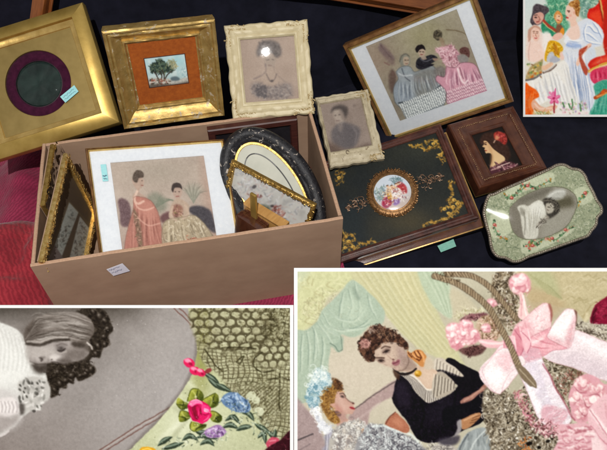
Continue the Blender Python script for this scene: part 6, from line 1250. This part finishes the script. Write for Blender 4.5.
# ---------------------------------------------------------------- mounted fashion plates (D, I)
def mounted(label, c, r, u, w, h, rail, mat_f, mat_lip, art, quad, prect, res, side=.022):
    T = thing('picture_frame', label, 'picture frame', c, r, u, 'old picture frames')
    fr = frame_mb(w, h, [(.0015, -side), (0, -.006), (0, -.0012), (.0008, .0006), (.0022, .0022), (rail*.5, .0026), (rail*.6, .0012)], 1).build('moulding', mat_f, T); weld(fr)
    lp = frame_mb(w-rail*1.2, h-rail*1.2, [(0, .0005), (.0006, .0020), (rail*.25, .0018), (rail*.4, -.0004), (rail*.4, -.004)], 1).build('gilt_lip', mat_lip, T); weld(lp)
    x0, y1, x1, y0 = prect; W2, H2 = w/2-rail, h/2-rail; mb = MB(); o_ = [(-W2, H2), (W2, H2), (W2, -H2), (-W2, -H2)]; i_ = [(x0, y1), (x1, y1), (x1, y0), (x0, y0)]
    v = [(p[0], p[1], -.0034) for p in o_]+[(p[0], p[1], -.0034) for p in i_]+[(p[0]*.996, p[1]*.996, -.0044) for p in i_]
    mb.add(v, [(k, (k+1) % 4, 4+(k+1) % 4, 4+k) for k in range(4)]+[(4+k, 4+(k+1) % 4, 8+(k+1) % 4, 8+k) for k in range(4)]); mb.build('mount', MATBOARD, T, 0)
    art_plane('fashion_plate', art, quad, (x0-.001, y1+.001, x1+.001, y0-.001), -.0046, PAPER, T, *res)
    MB().add([(-W2, -H2, -.0022), (W2, -H2, -.0022), (W2, H2, -.0022), (-W2, H2, -.0022)], [(0, 1, 2, 3)]).build('glass', GLASS, T, 0)
    MB().box((-w/2+.004, -h/2+.004, -side+.0005), (w/2-.004, h/2-.004, -side+.003)).build('backing_board', CARD, T)
    return T
D = mounted('large white mounted picture of ladies in grey and pink gowns, tilted behind the dark panel', tuple(CAM+(np.array([.7414, .3624, .1598])-CAM)*.992), (.8401, -.2373, .4878), (-.3787, .3873, .8406), .2700, .2380, .0125, WOOD_GILT, GOLD_BRIGHT, art_three_ladies(), [(365.6, 47.8), (456.9, 9.2), (486.5, 92), (400, 122)], (-.0933, .0991, .0947, -.0794), (230, 200))
I_ = mounted('white mounted picture of two seated and standing ladies, packed upright in the cardboard box', (.2048, .1120, .1800), (.964, .139, -.2266), (-.0072, .8656, .5007), .2320, .1960, .0056, WOOD_GILT, GOLD_BRIGHT, art_two_ladies(), [(108.6, 160), (205, 156), (211, 242.5), (120.4, 256)], (-.0800, .0715, .0765, -.0900), (220, 190), .016)
tag('price_tag', [(-.0958, .0690), (-.0870, .0690), (-.0870, .0405), (-.0958, .0405)], -.0015, I_, TAG, 'pale blue paper tag'); scrawl([q for q in I_.children if q.name.startswith('price_tag')][0], (-.0955, .0420, -.0011), (.0082, 0, 0), (0, .010, 0), 2, 5, (0, 0, 1))

# ---------------------------------------------------------------- F: dark painted panel with medallion; slab beneath it
kF = 1.205/1.240
cF = CAM+(np.array([.6195, .168, .0433])-CAM)*kF; rF, uF = (.9761, .0339, .2145), (-.1032, .9416, .3205); nF = np.cross(rF, uF); S_ = kF
F_ = thing('painted_panel', 'dark painted panel with gilt corner scrolls and round porcelain medallion in a brown frame', 'panel', cF, rF, uF)
WF, HF = .2827*S_, .2094*S_; inn = .0150
ff = frame_mb(WF, HF, [(.001, -.020), (0, -.003), (.001, 0), (.004, .0012), (.0055, -.0004), (.007, .0010), (.0095, .0014), (.011, 0), (.0125, -.0008), (.0135, 0), (.0148, -.0012), (.015, -.006)], 1).build('moulding', WOOD_DARK, F_); weld(ff)
Hq = [(304.5, 167.5), (442.8, 123), (476.8, 217.7), (339, 264)]; hq = homography(Hq)
def hp(u, v): q = hq@np.array([u, v, 1]); return (q[0]/q[2], q[1]/q[2])
fu, fv = inn/WF, inn/HF
art_plane('lid_painting', art_casket_lid(), [hp(fu, fv), hp(1-fu, fv), hp(1-fu, 1-fv), hp(fu, 1-fv)], (-WF/2+inn, HF/2-inn, WF/2-inn, -HF/2+inn), -.0040, PAINT, F_, 260, 200)
mc = (.0043*S_, -.0026*S_); COPPER = surf('gilt_copper_filigree', (.16, .075, .03), (.40, .22, .09), .42, .7, 200, (.10, .05, .03), .62, .4, None, 220); SILVERY = surf('rose_gilt_filigree', (.15, .085, .05), (.38, .25, .17), .42, .7, 200, (.14, .08, .06), .62, .4, None, 220)
md = MB(); rr = random.Random(12)
loft(md, [[(mc[0]+R_*math.cos(2*math.pi*q/64), mc[1]+R_*math.sin(2*math.pi*q/64), z) for q in range(64)] for R_, z in ((.0500*S_, -.0036), (.0490*S_, -.0010), (.0450*S_, .0008), (.0420*S_, .0010), (.0400*S_, .0030), (.0375*S_, .0034), (.0362*S_, .0015))])
for q in range(60):
    th = 2*math.pi*q/60; md.blob((mc[0]+.0470*S_*math.cos(th), mc[1]+.0470*S_*math.sin(th), .0008), .0026, .0020, .0022, 6, 4, rot=th)
scrolls(md, [(mc[0]+R_*math.cos(q), mc[1]+R_*math.sin(q), q+rr.uniform(-1, 1)) for R_, n_ in ((.0440*S_, 40), (.0478*S_, 60)) for q in [2*math.pi*i/n_ for i in range(n_)]], .0036, 4, .0008, 0, 5, .2)
mo_ = md.build('medallion', COPPER, F_, 50)
medc = art_medallion()
def dome(U, V):
    r2 = ((U-.5)**2+(V-.5)**2)*4; return .0055*np.sqrt(np.clip(1-r2*.85, 0, 1))
rm = .0372*S_; dm = art_plane('porcelain_plaque', medc, [(373.5, 174), (411, 174), (411, 212), (373.5, 212)], (mc[0]-rm, mc[1]+rm, mc[0]+rm, mc[1]-rm), -.0012, PORCELAIN, mo_, 110, 110, lambda x, y: (x-mc[0])**2+(y-mc[1])**2 < rm*rm, dome)
for sx, L0, L1 in ((-1, -.050, -.096), (1, .056, .104)):
    fm = MB(); sp = []
    for q in range(34):
        t = rr.random(); x = (L0+(L1-L0)*t)*S_; sp.append((mc[0]+x, mc[1]+rr.uniform(-1, 1)*.020*S_*(1-t)**.8, rr.random()*6.28))
    scrolls(fm, sp, .0066, 20+sx, -.0022, 0, 6, .12)
    for q in range(9):
        t = q/8; fm.blob((mc[0]+(L0+(L1-L0)*t)*S_, mc[1], -.0015), .0022, .0022, .0022, 6, 4)
    fm.build('filigree_wing', SILVERY, F_, 50)
MB().box((-WF/2+.003, -HF/2+.003, -.0205), (WF/2-.003, HF/2-.003, -.0165)).build('backing_board', WOOD_DARK, F_)
cS = np.array(cF)+np.array(rF)*.0090-np.array(uF)*.0105-nF*.031
SL = thing('flat_frame', 'flat dark frame with thin gilt edges lying beneath the painted medallion panel', 'frame', cS, rF, uF)
BLACKW = surf('black_stained_wood', (.010, .009, .012), (.020, .018, .022), .4, 0., 60, None, .6, .15, None, 60, .4)
GILTLINE = surf('gilt_edge_line', (.42, .24, .08), (.60, .38, .14), .35, .6, 80, (.10, .05, .03), .68, .3)
WS, HS = WF+.004, HF+.004
sb = frame_mb(WS, HS, [(.0008, -.018), (.0008, -.004), (.0, -.002)], mb=MB(), mi=0); frame_mb(WS, HS, [(0, -.002), (.0004, .0004), (.0022, .0010), (.0030, 0)], mb=sb, mi=1); frame_mb(WS-.006, HS-.006, [(0, 0), (.012, -.0005)], mb=sb, mi=2); frame_mb(WS-.030, HS-.030, [(0, -.0005), (.0010, .0008), (.0020, -.0005), (.0022, -.004)], mb=sb, mi=1)
so2 = sb.build('moulding', [BLACKW, GILTLINE, WOOD_RED], SL); weld(so2)
MB().box((-WS/2+.004, -HS/2+.004, -.0175), (WS/2-.004, HS/2-.004, -.006)).build('backing_board', BLACKW, SL)
tg = MB(); tg.prism([(.045, -HS/2-.004), (.078, -HS/2-.001), (.078, -HS/2-.016), (.047, -HS/2-.018)][::-1], -.012, -.0115); to = tg.build('price_tag', TAG_GREEN, SL, 0); to['label'] = 'pale green paper tag'

# ---------------------------------------------------------------- G: small brown frame with a profile portrait
G = thing('picture_frame', 'small red brown carved frame with profile portrait of a dark haired woman', 'picture frame', tuple(CAM+(np.array([.8579, .2278, .0641])-CAM)*.985), (.9909, .0988, .0916), (-.117, .9682, .2213), 'old picture frames')
wg, hg = .1445, .1565; gi = [(-.0310, .0440), (.0365, .0430), (.0305, -.0500), (-.0385, -.0540)]
gi = [(-.0335, .0430), (.0335, .0430), (.0335, -.0520), (-.0335, -.0520)]
gm = MB(); prof = [(0, -.036), (0, -.002), (.05, .0012), (.12, .0026), (.17, .0012), (.22, .0004), (.26, .0010), (.45, -.0005), (.50, .0006), (.72, -.0030), (.80, -.0035), (.86, -.0028), (.95, -.0050), (1., -.0072), (1., -.010)]
cs = [(-wg/2, hg/2), (wg/2, hg/2), (wg/2, -hg/2), (-wg/2, -hg/2)]
for k in range(4):
    v = []; o0, o1, i0, i1 = [np.array(q) for q in (cs[k], cs[(k+1) % 4], gi[k], gi[(k+1) % 4])]
    for q in range(31):
        t = q/30
        for d, z in prof:
            p = (o0+(o1-o0)*t)*(1-d)+(i0+(i1-i0)*t)*d; v.append((p[0], p[1], z))
    n_ = len(prof); gm.add(v, [(q*n_+j, q*n_+j+1, (q+1)*n_+j+1, (q+1)*n_+j) for q in range(30) for j in range(n_-1)])
go = gm.build('moulding', WOOD_RED, G); weld(go)
gb = MB()
for k, (L_, axis) in enumerate(((wg, 0), (hg, 1))):
    for s2 in (-1, 1):
        n_ = 30
        for q in range(n_):
            t = (q+.5)/n_-.5
            p = (t*(wg-.034), s2*(hg/2-.0155)) if axis == 0 else (s2*(wg/2-.0155), t*(hg-.034))
            gb.blob((p[0]+rr.uniform(-.0006, .0006), p[1]+rr.uniform(-.0006, .0006), .0004), .0020, .0013, .0009, 6, 4, rot=rr.random()*3)
gb.build('carved_border', surf('rubbed_brown_carving', (.16, .075, .035), (.34, .20, .10), .4, .2, 200, (.08, .03, .02), .6, .3), G, 60)
gg = frame_mb(wg+.0016, hg+.0016, [(0, -.0355), (-.0006, -.033), (0, -.0305)], 1).build('gilt_edge', GOLD_BRIGHT, G); weld(gg)
art_plane('profile_portrait', art_profile(), [(475, 133), (505, 124.6), (520.5, 162), (490, 175)], (-.0345, .0440, .0345, -.0530), -.0095, PAINT, G, 130, 150)
MB().box((-wg/2+.002, -hg/2+.002, -.0355), (wg/2-.002, hg/2-.002, -.018)).build('backing_board', WOOD_DARK, G)

# ---------------------------------------------------------------- H: eight-sided lace frame
cH, rH, uH = np.array([.8622, .026, .0859]), np.array([.967, .0507, .2496]), np.array([-.1859, .8103, .5558])
H_ = thing('picture_frame', 'eight sided lace covered frame with oval photo of a girl under glass domed to catch the flash', 'picture frame', cH, rH, uH, 'old picture frames')
ho = spline([(-.08, .0635), (-.0682, .0639), (-.0511, .0661), (-.0157, .0682), (.0176, .0709), (.0414, .0729), (.0535, .0746), (.0658, .0709), (.0756, .0602), (.0878, .0524), (.0931, .0396), (.0932, .0278), (.0959, .008), (.0969, -.0088), (.0999, -.0216), (.0969, -.0322), (.087, -.0379), (.0804, -.0495), (.0686, -.0569), (.0595, -.063), (.0412, -.0633), (.0092, -.0634), (-.0229, -.0635), (-.0503, -.063), (-.0672, -.0649), (-.0799, -.0617), (-.0898, -.0511), (-.1013, -.0446), (-.1064, -.0333), (-.1059, -.0193), (-.1026, -.004), (-.1013, .0121), (-.0992, .0303), (-.0954, .0431)], True, 6)
hx0, hy1, hx1, hy0 = -.110, .078, .104, -.070
rH /= np.linalg.norm(rH); uH -= rH*(uH@rH); uH /= np.linalg.norm(uH)
def to_px(x, y):
    q = ROT.T@(cH+rH*x+uH*y-CAM); return (CX+F_PX*q[0]/q[2], CY+F_PX*q[1]/q[2])
art_plane('lace_mount', art_lace_mat(), [to_px(hx0, hy1), to_px(hx1, hy1), to_px(hx1, hy0), to_px(hx0, hy0)], (hx0, hy1, hx1, hy0), 0., PAPER, H_, 360, 230, inside(ho*.985))
hb = MB().prism([tuple(p) for p in ho*.99][::-1], -.012, -.0008); hb.build('backing_board', CARD, H_)
SILV = surf('tarnished_silver_braid', (.22, .18, .14), (.50, .44, .36), .38, .7, 300, (.08, .06, .05), .6, .4, None, 320)
hr = MB(); hr.tube([(p[0], p[1], -.001) for p in ho], .0030, 8, True)
L_ = len(ho); dd = np.cumsum(np.r_[0, np.hypot(*np.diff(np.vstack([ho, ho[:1]]), axis=0).T)]); tot = dd[-1]; nb_ = 150
for q in range(nb_):
    s2 = q/nb_*tot; x = np.interp(s2, dd, np.append(ho[:, 0], ho[0, 0])); y = np.interp(s2, dd, np.append(ho[:, 1], ho[0, 1])); x2 = np.interp((s2+.001) % tot, dd, np.append(ho[:, 0], ho[0, 0])); y2 = np.interp((s2+.001) % tot, dd, np.append(ho[:, 1], ho[0, 1]))
    hr.blob((x, y, .0012), .0026, .0015, .0018, 6, 4, rot=math.atan2(y2-y, x2-x)+.7)
hr.build('braid_edging', SILV, H_, 60)
oc = [(.0, .0)]
gd = MB()
def gdome(u, v):
    x = hx0+(hx1-hx0)*u; y = hy0+(hy1-hy0)*v; a, b = x/.110, (y+.013)/.085; return (x, y, .0030+.018*max(0., 1-.9*a*a)*max(0., 1-.9*b*b))  # bulge added to the glass so the flash glints on its left side
ins_ = inside(ho*.975); gd.grid(90, 60, gdome, keep=lambda u, v: bool(ins_(np.array(hx0+(hx1-hx0)*u), np.array(hy0+(hy1-hy0)*v)))); gd.build('glint_dome', glass_mat('glint_domed_glass', (.97, .98, .97), .045), H_, 180)

# ---------------------------------------------------------------- in the box: oval frame, floral frame, ornate frames, odds
K = thing('oval_frame', 'chipped black oval frame with cream oval mount, standing in the right end of the box', 'oval frame', at((272.6, 193.5), 1.10), np.array(RIGHT)*.505-np.array(UP)*.863, np.array(RIGHT)*.863+np.array(UP)*.505)
# local x along the long axis (up-left), y across (up-right)
pxm = 1.10/F_PX
def oring(a, b, z, n=96): return [(a*pxm*math.cos(2*math.pi*q/n), b*pxm*math.sin(2*math.pi*q/n), z) for q in range(n)]
K_R = [(73, 45.5, -.016), (73.3, 45.8, -.006), (71.5, 44, .000), (68, 40.5, .0035), (64.5, 37, .0035), (62.5, 35, .0010), (61.0, 33.5, -.0005), (59.5, 32, .0005), (57.5, 30, -.0025)]
kb = MB(); loft(kb, [[(p[0]*(1+.004*fbm(p[0]*60, p[1]*60, 6)), p[1]*(1+.004*fbm(p[0]*60, p[1]*60, 7)), p[2]+.0005*fbm(p[0]*90, p[1]*90, 8)) for p in oring(*q)] for q in K_R]); kb.build('moulding', BLACK_LAC, K, 50)
kg = MB(); loft(kg, [oring(57.5, 30, -.0025), oring(57, 29.5, -.0012), oring(55, 27.6, -.0016), oring(54.5, 27.2, -.0045)]); kg.build('gilt_slip', GOLD_DARK, K, 50)
OVM = surf('sage_cream_mount', (.46, .47, .40), (.55, .55, .47), .7, 0., 30, None, .6, .05); kmm = MB(); loft(kmm, [oring(56, 28.4, -.0040), oring(20, 8, -.0040), oring(2, 1, -.0040)], cap=True); kmm.build('mount', OVM, K, 180)
kl = MB(); loft(kl, [oring(45.6, 19.8, -.0034), oring(45.4, 19.6, -.0030), oring(44.6, 18.8, -.0030), oring(44.4, 18.6, -.0034)]); kl.build('black_line', BLACKW, K, 50)
kbk = MB(); kbk.prism([(p[0], p[1]) for p in oring(72, 44.5, 0)], -.0165, -.012); kbk.build('backing_board', CARD, K)
def ornate(label, c, r, u, w, h, rail, art, quad, rect, seed, res, mat=GOLD_DARK, side_mat=GOLD_DARK):
    T = thing('picture_frame', label, 'picture frame', c, r, u, 'old picture frames'); rg = random.Random(seed)
    mb = frame_mb(w, h, [(.0008, -.006), (0, -.002), (.0008, .001), (rail*.35, .0025), (rail*.7, .0015), (rail*.9, .0022), (rail, -.002), (rail, -.006)], 1); o = mb.build('moulding', mat, T); weld(o)
    cb_ = MB(); per = [((-w/2+rail*.5, h/2-rail*.5), (w/2-rail*.5, h/2-rail*.5)), ((w/2-rail*.5, h/2-rail*.5), (w/2-rail*.5, -h/2+rail*.5)), ((w/2-rail*.5, -h/2+rail*.5), (-w/2+rail*.5, -h/2+rail*.5)), ((-w/2+rail*.5, -h/2+rail*.5), (-w/2+rail*.5, h/2-rail*.5))]
    for a, b in per:
        a, b = np.array(a), np.array(b); n_ = int(np.linalg.norm(b-a)/(rail*.33))
        scrolls(cb_, [(*(a+(b-a)*((q+.5)/n_)+np.array([rg.uniform(-.12, .12), rg.uniform(-.12, .12)])*rail), rg.random()*6.28) for q in range(n_)], rail*.62, seed, .0026, 0, 5, .22)
    cb_.build('carved_relief', mat, T, 60)
    if art is not None: art_plane('picture', art, quad, rect, -.0045, PAINT, T, *res)
    MB().box((-w/2+.003, -h/2+.003, -.0085), (w/2-.003, h/2-.003, -.0062)).build('backing_board', CARD, T); return T
def vecpose(apex, a, b, za, zb, depth):
    s2 = depth/F_PX; P0 = at(apex, depth); Fw = -np.array(FACE); A_ = (np.array(RIGHT)*a[0]-np.array(UP)*a[1]+Fw*za)*s2; B_ = (np.array(RIGHT)*b[0]-np.array(UP)*b[1]+Fw*zb)*s2
    return P0+A_/2+B_/2, A_, -B_, np.linalg.norm(A_), np.linalg.norm(B_)
c, r_, u_, w_, h_ = vecpose((231.3, 159.8), (84, 46), (-18, 62), -26, 51, 1.065)
rl = .0075; qd = [(232, 164), (312, 208), (311, 262), (231, 226)]
LD = ornate('gilt bordered picture of grey flowers tipped over inside the right end of the box', c, r_, u_, w_, h_, rl, art_floral(), qd, (-w_/2+rl, h_/2-rl, w_/2-rl, -h_/2+rl), 5, (150, 120))
def px_of(P):
    q = ROT.T@(np.asarray(P)-CAM); return (CX+F_PX*q[0]/q[2], CY+F_PX*q[1]/q[2])
def hang(P0, B_, A_, L):
    """frame whose upper edge runs from P0 along B_ and whose sides drop along A_"""
    P0, B_, A_ = [np.array(q, float) for q in (P0, B_, A_)]; A_ = A_/np.linalg.norm(A_)*L; n = np.cross(B_, A_)
    if n@np.array(FACE) > 0: r, w = B_, np.linalg.norm(B_)
    else: r, w = -B_, np.linalg.norm(B_)
    return P0+B_/2+A_/2, r, -A_, w, L
c, r_, u_, w_, h_ = hang((.0551, .2008, .232), (-.0364, -.1995, -.026), (-.0013, .0386, -.2942), .185)
rl = .0095; R_, U_ = np.array(r_)/np.linalg.norm(r_), np.array(u_)/np.linalg.norm(u_); rc = (-w_/2+rl, h_/2-rl, w_/2-rl, -h_/2+rl)
J_ = ornate('ornate bright gilt frame with old pale views, slid into the left end of the box', c, r_, u_, w_, h_, rl, art_old_views(), [px_of(c+R_*a+U_*b) for a, b in ((rc[0], rc[1]), (rc[2], rc[1]), (rc[2], rc[3]), (rc[0], rc[3]))], rc, 6, (150, 150), GILT_BRIGHT)
c, r_, u_, w_, h_ = hang((.0300, .2342, .226), (-.0140, -.1233, -.016), (-.0042, .0346, -.2598), .17)
M_ = ornate('dull gilt frame in crinkled clear wrap behind the ornate bright gilt frame', c, r_, u_, w_, h_, .0085, None, None, None, 7, None)
MB().box((-w_/2+.008, -h_/2+.008, -.006), (w_/2-.008, h_/2-.008, -.004)).build('dark_panel', WOOD_DARK, M_)
wr = MB(); wr.grid(24, 40, lambda u, v: (-w_/2-.004+u*(w_+.008), -h_/2-.004+v*(h_+.008), .0055+.0035*fbm(u*7, v*10, 3)+.002*fbm(u*19, v*25, 5))); wr.build('clear_wrap', glass_mat('crinkled_clear_film', (.94, .95, .95), .08), M_, 20)
# small gilt easel-backed frame and bits in front of it
c, r_, u_, w_, h_ = vecpose((248, 205.5), (39, 23.5), (-8, 26), -17, 40, 1.025)
N1 = thing('easel_frame', 'small golden wooden frame seen from the back with its upright strut', 'easel frame', c, r_, u_)
GW = surf('golden_wood', (.40, .20, .055), (.56, .31, .10), .4, .1, 30, (.30, .15, .05), .66, .2, (6, 1, 1), 70, .5, .2)
MB().box((-w_/2, -h_/2, -.012), (w_/2, h_/2, 0)).build('back_board', GW, N1, 30, .002)
MB().box((-.010, -.5*.078, -.0015), (.002, .040, .004)).build('strut', GOLD_PALE, N1, 30, .0022).location = (-.012, h_/2+.004, .004)
N1s = frame_mb(w_+.004, h_+.004, [(0, -.013), (0, .0015), (.002, .003), (.006, .002), (.007, 0)], 1).build('moulding', GW, N1); weld(N1s)
c, r_, u_, w_, h_ = vecpose((234, 215), (26, 17), (-4, 24), -10, 26, 1.02)
O1 = thing('trinket_box', 'glossy dark brown wooden box corner low beside the white mounted picture', 'box', c, r_, u_)
WG = surf('glossy_mahogany', (.045, .014, .008), (.085, .028, .014), .15, 0., 40, None, .6, .1, (6, 1, 1), 60, .6, .8)
MB().box((-w_/2, -h_/2, -.02), (w_/2, h_/2, -.002)).build('lid', WG, O1, 30, .004); MB().box((-w_/2+.001, -h_/2+.001, -.045), (w_/2-.001, h_/2-.001, -.0205)).build('body', WG, O1, 30, .003)
# dark red frame at the back of the box
QR = thing('picture_frame', 'plain dark mahogany frame standing against the rear wall of the box', 'picture frame', ((.2895+.4517)/2, .2450, .1340), (1, -.012, 0), (0, .06, 1), 'old picture frames')
MAH = surf('dull_mahogany', (.040, .010, .008), (.080, .022, .016), .5, 0., 40, None, .6, .1, (1, 6, 1))
qf = frame_mb(.164, .122, [(0, -.010), (0, .001), (.002, .003), (.012, .002), (.014, -.003)], 1).build('moulding', MAH, QR); weld(qf); MB().box((-.078, -.057, -.009), (.078, .057, -.004)).build('back_board', BLACKW, QR)

# ---------------------------------------------------------------- three photographic prints standing in front of and behind the box
WHITE = surf('white_print_border', (.84, .84, .83), (.87, .87, .86), .5, 0., 200, None, .6, .03, None, 60, .3)
def strut(T, y_top, z_back, foot, hw=.018):
    """folding cardboard leg from the middle of a thing's back down to the table"""
    top = Vector((0, y_top, z_back)); m = T.matrix_world; tw = m@top; end = m.inverted()@Vector((tw.x, tw.y+foot, navy_z(tw.x, tw.y+foot))); mb = MB()
    v = [(-hw, top.y, top.z), (hw, top.y, top.z), (hw, end.y, end.z), (-hw, end.y, end.z)]; mb.add(v+[(p[0], p[1]-.002, p[2]-.002) for p in v], [(0, 1, 2, 3), (7, 6, 5, 4), (0, 4, 5, 1), (1, 5, 6, 2), (2, 6, 7, 3), (3, 7, 4, 0)]); return mb.build('easel_strut', CARD, T, 0)
strut(H_, .03, -.0122, .05, .012)
def print_on_easel(label, pxrect, pxborder, depth, art, res, foot):
    """a mounted photographic print propped up on a folding strut; pxrect is its picture, pxborder its sheet"""
    s2 = depth/F_PX; x0, y0, x1, y1 = pxborder; ctr = at(((x0+x1)/2, (y0+y1)/2), depth); w, h = (x1-x0)*s2, (y1-y0)*s2; mx, my = (x0+x1)/2, (y0+y1)/2
    T = thing('photo_print', label, 'photo print', ctr, RIGHT, UP, 'large photo prints')
    MB().box((-w/2, -h/2, -.0030), (w/2, h/2, -.0004)).build('mounting_board', WHITE, T, 0)
    a, b, c2, d = pxrect
    art_plane('picture', art, [(a, b), (c2, b), (c2, d), (a, d)], ((a-mx)*s2, (my-b)*s2, (c2-mx)*s2, (my-d)*s2), .0002, PAPER, T, *res)
    strut(T, h*.18, -.0034, foot)
    return T
print_on_easel('close up print of a sleeping girl beside lace and silk ribbon flowers', (-8, 308, 290, 462), (-11, 305.2, 293.4, 465), .925, art_lace_print(), (596, 308), .06)
print_on_easel('close up print of two painted ladies beside a pink satin ribbon bow', (297.5, 271.5, 616, 462), (294, 268, 619.5, 465), .93, art_ribbon_print(), (637, 381), .06)
print_on_easel('small colourful print of a party around a table with a lady in white', (525.3, -14, 630, 114.6), (523.3, -17, 632, 116.8), 1.39, art_table_print(), (252, 310), .10)

# ---------------------------------------------------------------- furniture behind
def rail(label, P, Q_, wdt, mat, cat, name):
    P, Q_ = np.array(P), np.array(Q_); d = Q_-P; L = np.linalg.norm(d); T = thing(name, label, cat, (P+Q_)/2, d, np.cross(FACE, d))
    MB().box((-L/2, -wdt/2, -.02), (L/2, wdt/2, .0)).build('board', mat, T, 30, .006); MB().box((-L/2+.01, -wdt/2-.004, -.024), (L/2-.01, wdt/2+.004, -.0205)).build('rear_moulding', mat, T, 30, .003); return T
def on_y(px, y): r_ = ray(px); return CAM+r_*((y-CAM[1])/r_[1])
def on_floor(px, z): r_ = ray(px); return CAM+r_*((z-CAM[2])/r_[2])
P, Q_ = on_y((41, -22), .525), on_y((36, 14), .512); rail('dark orange varnished wooden post rising behind the gold velvet mount frame', P, Q_+(Q_-P)*((Q_[2]-.0)/(P[2]-Q_[2])), .026, WOOD_ORANGE, 'post', 'wooden_post')
P, Q_ = on_y((330, -22), .535), on_y((458, .9), .568); d_ = Q_-P; rail('orange brown wooden rail along the cloth above the white mounted picture of ladies', P-d_*1.2, Q_, .062, WOOD_ORANGE, 'rail', 'wooden_rail')
